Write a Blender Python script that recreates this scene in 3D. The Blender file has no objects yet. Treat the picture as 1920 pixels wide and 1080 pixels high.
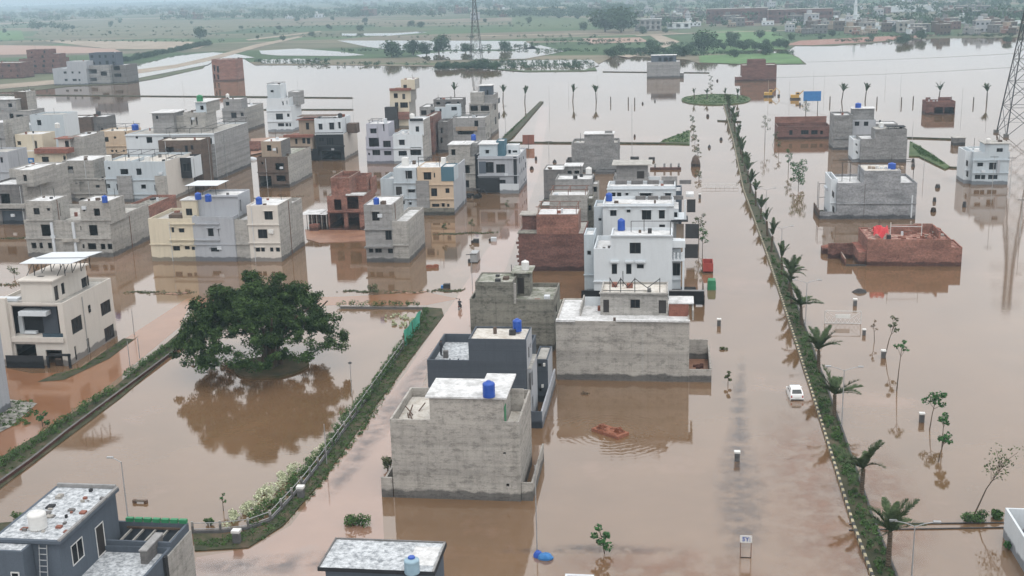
import bpy, bmesh, math, random
import numpy as np
from mathutils import Matrix, Vector
random.seed(7); rng = np.random.default_rng(7)
SC = bpy.context.scene; COL = SC.collection; R = math.radians

# ---------------------------------------------------------------- camera, sky, sun, exposure
CAM_H, FPX = 45.0, 2180.0                     # drone height in metres, focal length in photo pixels (1920 wide)
def _n(v): v = np.array(v, float); return v/np.linalg.norm(v)
vY = _n([302, 575, -FPX]); vZ = np.array([-240, 8360, FPX], float); vZ = _n(vZ - vY*(vZ@vY)); vX = np.cross(vY, vZ)
cam = bpy.data.cameras.new('drone_camera'); cam.sensor_width = 36; cam.lens = FPX/1920*36
cam.clip_start = 1; cam.clip_end = 40000
co = bpy.data.objects.new('drone_camera', cam); COL.objects.link(co)
M3 = Matrix([list(vX), list(vY), list(vZ)]); M4 = M3.to_4x4(); M4.translation = (0, 0, CAM_H)
co.matrix_world = M4; SC.camera = co

W = bpy.data.worlds.new('World'); SC.world = W; W.use_nodes = True
nt = W.node_tree; bg = nt.nodes['Background']
sky = nt.nodes.new('ShaderNodeTexSky'); sky.sky_type = 'NISHITA'; sky.sun_disc = False
sky.sun_elevation = R(58); sky.sun_rotation = R(155); sky.air_density = 1; sky.dust_density = 6; sky.ozone_density = 1
hs = nt.nodes.new('ShaderNodeHueSaturation'); hs.inputs['Saturation'].default_value = .22
tc = nt.nodes.new('ShaderNodeTexCoord'); cn = nt.nodes.new('ShaderNodeTexNoise'); cn.inputs['Scale'].default_value = 2.2; cn.inputs['Detail'].default_value = 5
cr = nt.nodes.new('ShaderNodeValToRGB'); cr.color_ramp.elements[0].position = .3; cr.color_ramp.elements[1].position = .75
cr.color_ramp.elements[0].color = (11.0, 11.1, 11.4, 1); cr.color_ramp.elements[1].color = (16.5, 16.4, 16.2, 1)
mx = nt.nodes.new('ShaderNodeMix'); mx.data_type = 'RGBA'; mx.inputs[0].default_value = .78   # the overcast deck over the clear sky
nt.links.new(sky.outputs[0], hs.inputs['Color']); nt.links.new(tc.outputs['Generated'], cn.inputs['Vector']); nt.links.new(cn.outputs['Fac'], cr.inputs[0])
nt.links.new(hs.outputs[0], mx.inputs[6]); nt.links.new(cr.outputs[0], mx.inputs[7]); # an overcast sky is darker at the horizon than overhead
sz = nt.nodes.new('ShaderNodeSeparateXYZ'); nt.links.new(tc.outputs['Generated'], sz.inputs[0]); gr = nt.nodes.new('ShaderNodeMapRange'); gr.inputs[1].default_value = 0.; gr.inputs[2].default_value = .6; gr.inputs[3].default_value = .73; gr.inputs[4].default_value = 1.14
nt.links.new(sz.outputs[2], gr.inputs[0]); gm = nt.nodes.new('ShaderNodeMix'); gm.data_type = 'RGBA'; gm.blend_type = 'MULTIPLY'; gm.inputs[0].default_value = 1; nt.links.new(mx.outputs[2], gm.inputs[6]); nt.links.new(gr.outputs[0], gm.inputs[7]); nt.links.new(gm.outputs[2], bg.inputs['Color'])
bg.inputs['Strength'].default_value = .15
sun = bpy.data.lights.new('sun', 'SUN'); sun.energy = .9; sun.angle = R(14); sun.color = (1, .96, .9)
so = bpy.data.objects.new('sun', sun); COL.objects.link(so); so.rotation_euler = (R(32), 0, R(25)); so.location = (0, 0, 200)
SC.view_settings.view_transform = 'Standard'; SC.view_settings.look = 'None'; SC.view_settings.exposure = -.22; SC.view_settings.gamma = 1
SC.view_settings.use_curve_mapping = False
SC.render.engine = 'CYCLES'; SC.cycles.use_denoising = True; SC.cycles.max_bounces = 6; SC.cycles.diffuse_bounces = 3
SC.cycles.glossy_bounces = 3; SC.cycles.volume_bounces = 0; SC.cycles.transparent_max_bounces = 8

# ---------------------------------------------------------------- from the survey of the photograph to metres on the ground
def _ray(px, py):
    d = np.array([(px-960)/FPX, (540-py)/FPX, -1.]); return np.array([d@vX, d@vY, d@vZ])
def G(px, py, z=0.):                           # point at height z
    w = _ray(px, py); t = (z-CAM_H)/w[2]; return (float(w[0]*t), float(w[1]*t))
def P(px, py, Y):                              # x, z on the plane y = Y
    w = _ray(px, py); t = Y/w[1]; return float(w[0]*t), float(CAM_H+w[2]*t)
def Q(px, py, X):                              # y, z on the plane x = X
    w = _ray(px, py); t = X/w[0]; return float(w[1]*t), float(CAM_H+w[2]*t)

# ---------------------------------------------------------------- materials
MAT = {}
class NB:
    def __init__(s, name):
        s.m = bpy.data.materials.new(name); s.m.use_nodes = True; s.t = s.m.node_tree
        s.p = s.t.nodes['Principled BSDF']; MAT[name] = s.m; s.g = None
    def n(s, typ, **k):
        o = s.t.nodes.new('ShaderNode'+typ)
        for a, b in k.items(): setattr(o, a, b)
        return o
    def l(s, a, b): s.t.links.new(a, b)
    def pos(s):
        if not s.g: s.g = s.n('NewGeometry')
        return s.g.outputs['Position']
    def vec(s, sx, sy, sz, src=None):
        v = s.n('Vector' 'Math', operation='MULTIPLY'); s.l(src or s.pos(), v.inputs[0]); v.inputs[1].default_value = (sx, sy, sz); return v.outputs[0]
    def noise(s, v, scale=1., detail=4., rough=.55):
        o = s.n('TexNoise'); o.inputs['Scale'].default_value = scale; o.inputs['Detail'].default_value = detail; o.inputs['Roughness'].default_value = rough
        s.l(v, o.inputs['Vector']); return o.outputs['Fac']
    def ramp(s, f, *st):
        o = s.n('ValToRGB'); e = o.color_ramp.elements
        while len(e) < len(st): e.new(.5)
        for q, (p, c) in zip(e, st): q.position = p; q.color = (c, c, c, 1) if isinstance(c, (int, float)) else (*c, 1)
        s.l(f, o.inputs[0]); return o.outputs[0]
    def mul(s, a, b, f=1.):
        o = s.n('Mix', data_type='RGBA', blend_type='MULTIPLY'); o.inputs[0].default_value = f
        for x, i in ((a, 6), (b, 7)):
            if isinstance(x, tuple): o.inputs[i].default_value = (*x, 1)
            else: s.l(x, o.inputs[i])
        return o.outputs[2]
    def mix(s, f, a, b):
        o = s.n('Mix', data_type='RGBA')
        if isinstance(f, float): o.inputs[0].default_value = f
        else: s.l(f, o.inputs[0])
        for x, i in ((a, 6), (b, 7)):
            if isinstance(x, tuple): o.inputs[i].default_value = (*x, 1)
            else: s.l(x, o.inputs[i])
        return o.outputs[2]
    def bump(s, h, st=.3, dist=.05):
        o = s.n('Bump'); o.inputs['Strength'].default_value = st; o.inputs['Distance'].default_value = dist; s.l(h, o.inputs['Height']); s.l(o.outputs[0], s.p.inputs['Normal'])
    def out(s, col, rough=.9, spec=.3):
        if isinstance(col, tuple): s.p.inputs['Base Color'].default_value = (*col, 1)
        else: s.l(col, s.p.inputs['Base Color'])
        s.p.inputs['Roughness'].default_value = rough; s.p.inputs['Specular IOR Level'].default_value = spec
        return s.m
    def damp(s, c, h=.75):                     # the soaked band the flood left at the foot of the walls
        sx = s.n('SeparateXYZ'); s.l(s.pos(), sx.inputs[0])
        a = s.n('Math', operation='MULTIPLY_ADD'); s.l(s.noise(s.vec(.5, .5, .5), 1.3, 5), a.inputs[0]); a.inputs[1].default_value = -1.1; s.l(sx.outputs[2], a.inputs[2])
        f = s.ramp(a.outputs[0], (max(0, h-.62), (.36, .36, .37)), (h-.42, 1.))
        return s.mul(c, f)

def plaster(name, col, stain=.5, course=.0, mould=.0, rough=.92):
    b = NB(name)
    col = tuple(q*.70 for q in col); c = b.mul(col, b.ramp(b.noise(b.pos(), .35, 6, .65), (.3, 1-stain*.22), (.65, 1.)))
    c = b.mul(c, b.ramp(b.noise(b.vec(1.1, 1.1, .12), 1.6, 5, .6), (.32, 1-stain*.45), (.52, 1.)))      # rain streaks
    c = b.mul(c, b.ramp(b.noise(b.vec(1, 1, 1.6), 6., 5, .7), (.3, 1-stain*.55), (.62, 1.)))
    if course:                                                                                          # bands left between pours and block courses
        c = b.mul(c, b.ramp(b.noise(b.vec(.02, .02, 1.2), 1.2, 4, .6), (.38, 1-course), (.56, 1.)))
    if course:                                 # faint lines where one pour or lift of plaster meets the next
        sx = b.n('SeparateXYZ'); b.l(b.pos(), sx.inputs[0]); ad = b.n('Math', operation='ADD'); b.l(sx.outputs[0], ad.inputs[0]); b.l(sx.outputs[1], ad.inputs[1]); cx = b.n('CombineXYZ'); b.l(ad.outputs[0], cx.inputs[0]); b.l(sx.outputs[2], cx.inputs[1])
        wv = b.n('VectorMath', operation='MULTIPLY_ADD'); ns = b.n('TexNoise'); b.l(b.pos(), ns.inputs['Vector']); ns.inputs['Scale'].default_value = .9; b.l(ns.outputs['Color'], wv.inputs[0]); wv.inputs[1].default_value = (.12, .12, 0); b.l(cx.outputs[0], wv.inputs[2])
        t = b.n('TexBrick'); b.l(wv.outputs[0], t.inputs['Vector'])
        for k_, v_ in (('Color1', (1, 1, 1)), ('Color2', (.90, .90, .91)), ('Mortar', (.74, .73, .71))): t.inputs[k_].default_value = (*v_, 1)
        for k_, v_ in (('Scale', 1.), ('Mortar Size', .022), ('Mortar Smooth', .6), ('Brick Width', 4.3), ('Row Height', 1.22), ('Bias', 0.)): t.inputs[k_].default_value = v_
        c = b.mul(c, t.outputs['Color'], .85)
    if mould:
        c = b.mul(c, b.ramp(b.noise(b.vec(.7, .7, 1.5), 1.3, 12, .82), (.41, 1-mould), (.50, 1.)))
    c = b.damp(c); b.bump(b.noise(b.pos(), 9., 3), .25, .03)
    return b.out(c, rough)
plaster('concrete', (.56, .53, .485), .36, .18, .38); plaster('concrete_pale', (.55, .53, .495), .36, .16, .3); plaster('concrete_grey', (.46, .455, .45), .38, .24, .25)
plaster('concrete_mossy', (.36, .35, .30), .6, .35, .5); plaster('concrete_dark', (.27, .26, .255), .5, .2, .3)
plaster('white', (.77, .82, .86), .16); plaster('white_warm', (.76, .71, .65), .16); plaster('cream', (.76, .68, .53), .22); plaster('peach', (.72, .57, .42), .25)
plaster('pale_blue', (.60, .67, .72), .22); plaster('pale_grey', (.50, .52, .56), .25); plaster('lavender', (.53, .54, .62), .22); plaster('teal', (.10, .20, .26), .3)
plaster('slate', (.098, .115, .14), .2, .1); plaster('slate_light', (.115, .14, .175), .25); plaster('charcoal', (.035, .037, .042), .3); plaster('tan', (.45, .36, .28), .35)
plaster('terracotta', (.36, .15, .11), .5, .0, .3); plaster('brown', (.20, .145, .115), .5, .2, .3); plaster('black', (.014, .014, .016), .3)
def brickmat(name, c1, c2, mortar, sc=1., w=.24, h=.08, mort=.012):
    b = NB(name); sx = b.n('SeparateXYZ'); b.l(b.pos(), sx.inputs[0])
    a = b.n('Math', operation='ADD'); b.l(sx.outputs[0], a.inputs[0]); b.l(sx.outputs[1], a.inputs[1])
    cx = b.n('CombineXYZ'); b.l(a.outputs[0], cx.inputs[0]); b.l(sx.outputs[2], cx.inputs[1])
    t = b.n('TexBrick'); b.l(cx.outputs[0], t.inputs['Vector'])
    for k, v in (('Color1', c1), ('Color2', c2), ('Mortar', mortar)): t.inputs[k].default_value = (*v, 1)
    for k, v in (('Scale', 1.), ('Mortar Size', mort), ('Brick Width', w), ('Row Height', h), ('Bias', -.1)): t.inputs[k].default_value = v
    c = b.mul(t.outputs['Color'], b.ramp(b.noise(b.vec(.25, .25, .9), 1., 6, .7), (.35, .55), (.62, 1.)))
    c = b.mul(c, b.ramp(b.noise(b.pos(), 3., 5, .7), (.3, .6), (.6, 1.1)))
    c = b.damp(c, .7); b.bump(t.outputs['Fac'], .4, -.02)
    return b.out(c, .93)
brickmat('brick', (.33, .115, .08), (.17, .056, .042), (.30, .24, .20)); brickmat('brick_dark', (.21, .075, .06), (.11, .043, .037), (.19, .15, .13))
brickmat('block', (.265, .262, .262), (.24, .24, .24), (.23, .226, .222), 1, .42, .21, .012); brickmat('block_blue', (.31, .315, .328), (.288, .292, .305), (.27, .274, .283), 1, .42, .21, .012)
def roofmat(name, lo, hi, a=.38, z=.62, sc=.7):
    b = NB(name); f = b.noise(b.pos(), sc, 8, .72); g = b.noise(b.pos(), sc*5, 5, .7)
    c = b.mul(b.ramp(f, (a, lo), (z, tuple(q*.82 for q in hi))), b.ramp(g, (.3, .72), (.6, 1.))); b.bump(g, .2, .03); return b.out(c, .85)
roofmat('roof_white', (.36, .36, .355), (.74, .745, .75), .34, .56); roofmat('roof_stained', (.17, .185, .20), (.66, .69, .72), .36, .60, 2.6)
roofmat('roof_grey', (.24, .235, .215), (.52, .50, .47), .35, .6); roofmat('roof_speckled', (.36, .32, .27), (.66, .63, .58), .36, .52, 1.6); roofmat('roof_mossy', (.13, .14, .10), (.50, .49, .45), .40, .64, .8)
def simple(name, col, rough=.6, spec=.4, var=.2, sc=2., metal=0.):
    b = NB(name); c = b.mul(col, b.ramp(b.noise(b.pos(), sc, 4), (.3, 1-var), (.7, 1.))); b.p.inputs['Metallic'].default_value = metal; return b.out(c, rough, spec)
simple('glass', (.013, .015, .018), .25, .12); simple('glass_blue', (.03, .06, .085), .1, .6); simple('frame_white', (.55, .55, .54)); simple('frame_dark', (.035, .032, .03)); simple('frame_brown', (.10, .06, .04))
simple('door_dark', (.03, .026, .025), .5); simple('iron', (.03, .03, .032), .55); simple('rust', (.16, .075, .05), .8); simple('galvanised', (.36, .37, .38), .4, .5, .2, 3, .4)
simple('plastic_blue', (.018, .075, .36), .4); simple('plastic_white', (.60, .60, .585), .45, .4, .1); simple('plastic_lightblue', (.26, .38, .46), .4); simple('tarp_blue', (.03, .16, .40), .5); simple('tarp_red', (.55, .05, .06), .6); simple('tarp_green', (.08, .42, .30), .7, .2, .35, 1.5)
simple('panel_white', (.50, .53, .56), .35, .5, .08, .6); simple('car_white', (.72, .72, .72), .25, .5, .05); simple('tyre', (.02, .02, .02), .8); simple('car_glass', (.015, .018, .02), .08, .6); simple('red_light', (.35, .02, .02), .3)
simple('bark', (.10, .075, .055), .95, .2, .4, 4); simple('palm_bark', (.11, .085, .06), .95, .2, .5, 6); simple('yellow_paint', (.45, .27, .05), .5); simple('red_paint', (.32, .05, .04), .6); simple('green_paint', (.03, .20, .09), .6)
simple('kerb_yellow', (.42, .37, .25), .8, .3, .35, 3); simple('raft_brick', (.27, .11, .068), .9, .2, .4, 5); simple('kerb_black', (.05, .05, .048), .8); simple('skin', (.22, .12, .08), .6); simple('cloth_dark', (.03, .032, .04), .9); simple('sign_blue', (.01, .05, .28), .5); simple('cable', (.05, .05, .05), .6)
def leafmat(name, a, b_, sc=1.2):
    b = NB(name); f = b.n('ObjectInfo'); a = tuple(q*.8 for q in a); b_ = tuple(q*.95 for q in b_); c = b.mul(b.ramp(b.noise(b.pos(), sc, 4, .6), (.32, a), (.68, b_)), b.ramp(b.noise(b.pos(), sc*4, 3), (.3, .7), (.7, 1.2)))
    return b.out(c, .75, .08)
leafmat('leaf_banyan', (.010, .027, .010), (.062, .105, .032), 1.1); leafmat('leaf_hedge', (.025, .06, .018), (.085, .15, .05), 1.5); leafmat('leaf_palm', (.035, .06, .026), (.09, .125, .06), 2.)
leafmat('leaf_young', (.02, .07, .022), (.06, .15, .05), 2.); leafmat('leaf_olive', (.05, .065, .03), (.13, .15, .08), 1.6); leafmat('leaf_far', (.026, .055, .030), (.06, .105, .052), .05); leafmat('leaf_dead', (.12, .085, .055), (.2, .15, .1), 2.)
leafmat('blossom', (.34, .38, .22), (.62, .64, .46), 2.5); leafmat('grass_blade', (.035, .075, .02), (.09, .15, .045), .6)
def groundmat(name, stops, sc, rough=.9, spec=.3, det=8):
    b = NB(name); f = b.noise(b.pos(), sc, det, .62); c = b.mul(b.ramp(f, *stops), b.ramp(b.noise(b.pos(), sc*9, 5, .7), (.3, .7), (.65, 1.1))); b.bump(b.noise(b.pos(), 2., 4), .3, .05); return b.out(c, rough, spec)
groundmat('verge', ((.30, (.022, .028, .013)), (.5, (.045, .048, .024)), (.72, (.10, .07, .048))), .5); groundmat('grass', ((.30, (.032, .05, .02)), (.5, (.06, .095, .033)), (.68, (.12, .13, .06))), .22); groundmat('bright_field', ((.32, (.045, .10, .03)), (.55, (.085, .17, .055)), (.7, (.12, .2, .08))), .04)
groundmat('dull_field', ((.3, (.075, .085, .045)), (.5, (.11, .11, .065)), (.7, (.17, .145, .105))), .02); groundmat('mud_bank', ((.3, (.17, .08, .05)), (.65, (.30, .16, .10))), .3, .5, .5); groundmat('dirt', ((.3, (.20, .16, .12)), (.7, (.36, .30, .24))), .05); groundmat('island', ((.35, (.045, .05, .022)), (.65, (.10, .075, .04))), .5); groundmat('rubble', ((.35, (.05, .05, .045)), (.6, (.30, .29, .26))), 1.4); groundmat('brick_rubble', ((.36, (.10, .045, .035)), (.5, (.27, .12, .09)), (.66, (.42, .36, .31))), 1.6)
def fields():
    b = NB('fields'); v = b.n('TexVoronoi'); b.l(b.vec(.0035, .009, 1), v.inputs['Vector']); v.inputs['Scale'].default_value = 1.
    sx = b.n('SeparateColor'); b.l(v.outputs['Color'], sx.inputs[0])
    c = b.ramp(sx.outputs[0], (.0, (.04, .075, .03)), (.25, (.06, .105, .042)), (.42, (.085, .095, .055)), (.6, (.17, .145, .105)), (.75, (.085, .10, .055)), (.9, (.20, .16, .125)), (1., (.14, .12, .09)))
    c = b.mul(c, b.ramp(b.noise(b.vec(.01, .03, 1), 1., 8, .7), (.3, .55), (.65, 1.15))); b.out(c, .95, .2)
fields()
def watermat(name, a, b_, ior=1.42, rough=.035, bs=.05, silt=None):
    b = NB(name); c = b.ramp(b.noise(b.pos(), .018, 6, .6), (.36, a), (.64, b_))
    c = b.mul(c, b.ramp(b.noise(b.vec(1, 1, 1), .12, 5, .6), (.3, .86), (.7, 1.06)))
    if silt: c = b.mix(b.ramp(b.noise(b.pos(), .045, 7, .65), (.56, 0.), (.74, 1.)), c, silt)
    h1 = b.noise(b.vec(.5, 1.1, 1), 1.1, 3, .5); h2 = b.noise(b.vec(1., 1.6, 1), 4.5, 2, .5)
    a1 = b.n('Math', operation='MULTIPLY_ADD'); b.l(h2, a1.inputs[0]); a1.inputs[1].default_value = .25; b.l(h1, a1.inputs[2]); h3 = b.noise(b.vec(1., 1.5, 1), 13., 2, .5); a2 = b.n('Math', operation='MULTIPLY_ADD'); b.l(h3, a2.inputs[0]); a2.inputs[1].default_value = .10; b.l(a1.outputs[0], a2.inputs[2]); a1 = a2
    hh = a1.outputs[0]
    if name == 'flood_water':                  # rings of small waves spreading round the brick platform
        d = b.n('VectorMath', operation='SUBTRACT'); b.l(b.pos(), d.inputs[0]); d.inputs[1].default_value = (-6.1, 112.4, 0); ln = b.n('VectorMath', operation='LENGTH'); b.l(d.outputs[0], ln.inputs[0])
        wob = b.n('Math', operation='MULTIPLY_ADD'); b.l(b.noise(b.pos(), .8, 2), wob.inputs[0]); wob.inputs[1].default_value = 1.2; b.l(ln.outputs['Value'], wob.inputs[2])
        sn = b.n('Math', operation='MULTIPLY'); b.l(wob.outputs[0], sn.inputs[0]); sn.inputs[1].default_value = 8.5; si = b.n('Math', operation='SINE'); b.l(sn.outputs[0], si.inputs[0])
        fm = b.n('MapRange'); b.l(ln.outputs['Value'], fm.inputs[0]); fm.inputs[1].default_value = 1.5; fm.inputs[2].default_value = 8.; fm.inputs[3].default_value = 1.2; fm.inputs[4].default_value = 0.
        pr = b.n('Math', operation='MULTIPLY'); b.l(si.outputs[0], pr.inputs[0]); b.l(fm.outputs[0], pr.inputs[1]); ad = b.n('Math', operation='ADD'); b.l(pr.outputs[0], ad.inputs[0]); b.l(hh, ad.inputs[1]); hh = ad.outputs[0]
    b.bump(hh, bs, .12); b.out(c, rough, .5); b.p.inputs['IOR'].default_value = ior
watermat('flood_water', (.13, .078, .041), (.16, .096, .054), 1.88, .015, .034, silt=(.215, .130, .088)); watermat('street_water', (.205, .118, .08), (.25, .15, .108), 1.95, .03, .016, silt=(.17, .14, .125)); watermat('street_mud', (.185, .088, .045), (.23, .118, .066), 1.38, .08, .04); watermat('pond_water', (.115, .080, .038), (.135, .092, .048), 1.98, .006, .008)
def siltmat(name, col, amt=.8):
    b = NB(name); at = b.n('Attribute', attribute_name='thin'); tr = b.n('BsdfTransparent'); ms = b.n('MixShader'); f = b.n('Math', operation='MULTIPLY'); b.l(at.outputs['Fac'], f.inputs[0])
    b.l(b.ramp(b.noise(b.pos(), .5, 6, .65), (.40, .06*amt), (.62, amt)), f.inputs[1]); b.out(b.mul(col, b.ramp(b.noise(b.pos(), .3, 5), (.3, .75), (.7, 1.))), .05); b.p.inputs['IOR'].default_value = 1.6
    b.l(f.outputs[0], ms.inputs[0]); b.l(tr.outputs[0], ms.inputs[1]); b.l(b.p.outputs[0], ms.inputs[2]); b.l(ms.outputs[0], b.t.nodes['Material Output'].inputs['Surface'])
siltmat('asphalt_shallow', (.10, .10, .11), .52); siltmat('silt_cloud', (.28, .145, .092), .5)

# ---------------------------------------------------------------- geometry helpers
class MB:
    """collects quads and polygons, becomes one mesh"""
    def __init__(s): s.v = []; s.f = []; s.mi = []; s.mats = []; s.cur = 0
    def use(s, m):
        if m not in s.mats: s.mats.append(m)
        s.cur = s.mats.index(m); return s
    def poly(s, *pts):
        i = len(s.v); s.v += [tuple(p) for p in pts]; s.f.append(tuple(range(i, i+len(pts)))); s.mi.append(s.cur); return s
    def box(s, x0, x1, y0, y1, z0, z1, skip=''):
        a = [(x0,y0,z0),(x1,y0,z0),(x1,y1,z0),(x0,y1,z0),(x0,y0,z1),(x1,y0,z1),(x1,y1,z1),(x0,y1,z1)]
        for k, q in (('f',(0,1,5,4)),('r',(1,2,6,5)),('b',(2,3,7,6)),('l',(3,0,4,7)),('t',(4,5,6,7)),('d',(3,2,1,0))):
            if k not in skip: s.poly(*[a[i] for i in q])
        return s
    def tube(s, pts, r0, r1=None, n=6, cap=True):
        r1 = r0 if r1 is None else r1; P_ = [Vector(p) for p in pts]; base = len(s.v)
        for i, p in enumerate(P_):
            d = (P_[min(i+1, len(P_)-1)]-P_[max(i-1, 0)]).normalized(); u = d.orthogonal().normalized(); w = d.cross(u)
            r = r0+(r1-r0)*i/max(1, len(P_)-1)
            for k in range(n):
                a = 2*math.pi*k/n; s.v.append(tuple(p+u*(r*math.cos(a))+w*(r*math.sin(a))))
        for i in range(len(P_)-1):
            for k in range(n):
                s.f.append((base+i*n+k, base+i*n+(k+1) % n, base+(i+1)*n+(k+1) % n, base+(i+1)*n+k)); s.mi.append(s.cur)
        if cap:
            e = base+(len(P_)-1)*n; s.f.append(tuple(range(base+n-1, base-1, -1))); s.f.append(tuple(range(e, e+n))); s.mi += [s.cur]*2
        return s
    def lathe(s, cx, cy, prof, n=14):
        base = len(s.v)
        for r, z in prof:
            for k in range(n): a = 2*math.pi*k/n; s.v.append((cx+r*math.cos(a), cy+r*math.sin(a), z))
        for i in range(len(prof)-1):
            for k in range(n): s.f.append((base+i*n+k, base+i*n+(k+1) % n, base+(i+1)*n+(k+1) % n, base+(i+1)*n+k)); s.mi.append(s.cur)
        return s
    def mesh(s, name, mats=None, off=(0,0,0), smooth=False):
        me = bpy.data.meshes.new(name); o = Vector(off)
        me.from_pydata([(a-o.x, b-o.y, c-o.z) for a, b, c in s.v], [], s.f)
        for m in (mats or s.mats): me.materials.append(MAT[m])
        me.polygons.foreach_set('material_index', s.mi)
        if smooth: me.polygons.foreach_set('use_smooth', [True]*len(s.f))
        me.update(); return me
def link(name, me, parent=None, loc=(0,0,0), rz=0):
    o = bpy.data.objects.new(name, me); COL.objects.link(o); o.location = loc; o.rotation_euler = (0, 0, rz)
    if parent: o.parent = parent
    return o
def tag(o, label=None, cat=None, group=None, kind=None):
    for k, v in (('label', label), ('category', cat), ('group', group), ('kind', kind)):
        if v: o[k] = v
    return o
def empty(name, loc, label, cat, group=None, rz=0):
    return tag(link(name, None, None, loc, rz), label, cat, group)
def part(name, mb, root, mats=None, smooth=False, label=None):
    return tag(link(name, mb.mesh(name, mats, root.matrix_world.translation if root.parent else root.location, smooth), root), label)
def copy_tree(o, parent=None):
    c = o.copy(); COL.objects.link(c); c.parent = parent
    for ch in o.children: copy_tree(ch, c)
    return c
def structure(name, px, z, mat, kind='structure', world=None, th=None):
    """a level sheet of ground or water whose outline was surveyed from the photograph"""
    pts = world or [G(*p, z) for p in px]; mb = MB().use(mat); mb.poly(*[(x, y, z) for x, y in pts])
    if th:
        n = len(pts)
        for i in range(n): a, b = pts[i], pts[(i+1) % n]; mb.poly((*a, z), (*b, z), (*b, z-th), (*a, z-th))
    return tag(link(name, mb.mesh(name)), kind=kind)
_wc = {}
def window_mesh(w, h, kind, frame):
    key = (round(w*10), round(h*10), kind, frame)
    if key not in _wc:
        f = MB().use(frame); t = .07
        f.box(-w/2, -w/2+t, -.05, .05, -h/2, h/2); f.box(w/2-t, w/2, -.05, .05, -h/2, h/2); f.box(-w/2+t, w/2-t, -.05, .05, h/2-t, h/2); f.box(-w/2+t, w/2-t, -.05, .05, -h/2, -h/2+t)
        if kind == 'w' and w > 1.0:
            for k in range(1, 2 if w < 2 else 3): x = -w/2+w*k/(2 if w < 2 else 3); f.box(x-.03, x+.03, -.045, .045, -h/2+t, h/2-t)
        g = MB().use('glass' if kind in 'wn' else 'door_dark').box(-w/2+t, w/2-t, -.012, .012, -h/2+t, h/2-t)
        _wc[key] = (f.mesh('window'), g.mesh('pane'))
    return _wc[key]
ROT = {'F': 0, 'R': math.pi/2, 'B': math.pi, 'L': -math.pi/2}
JIT = [0]
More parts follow.
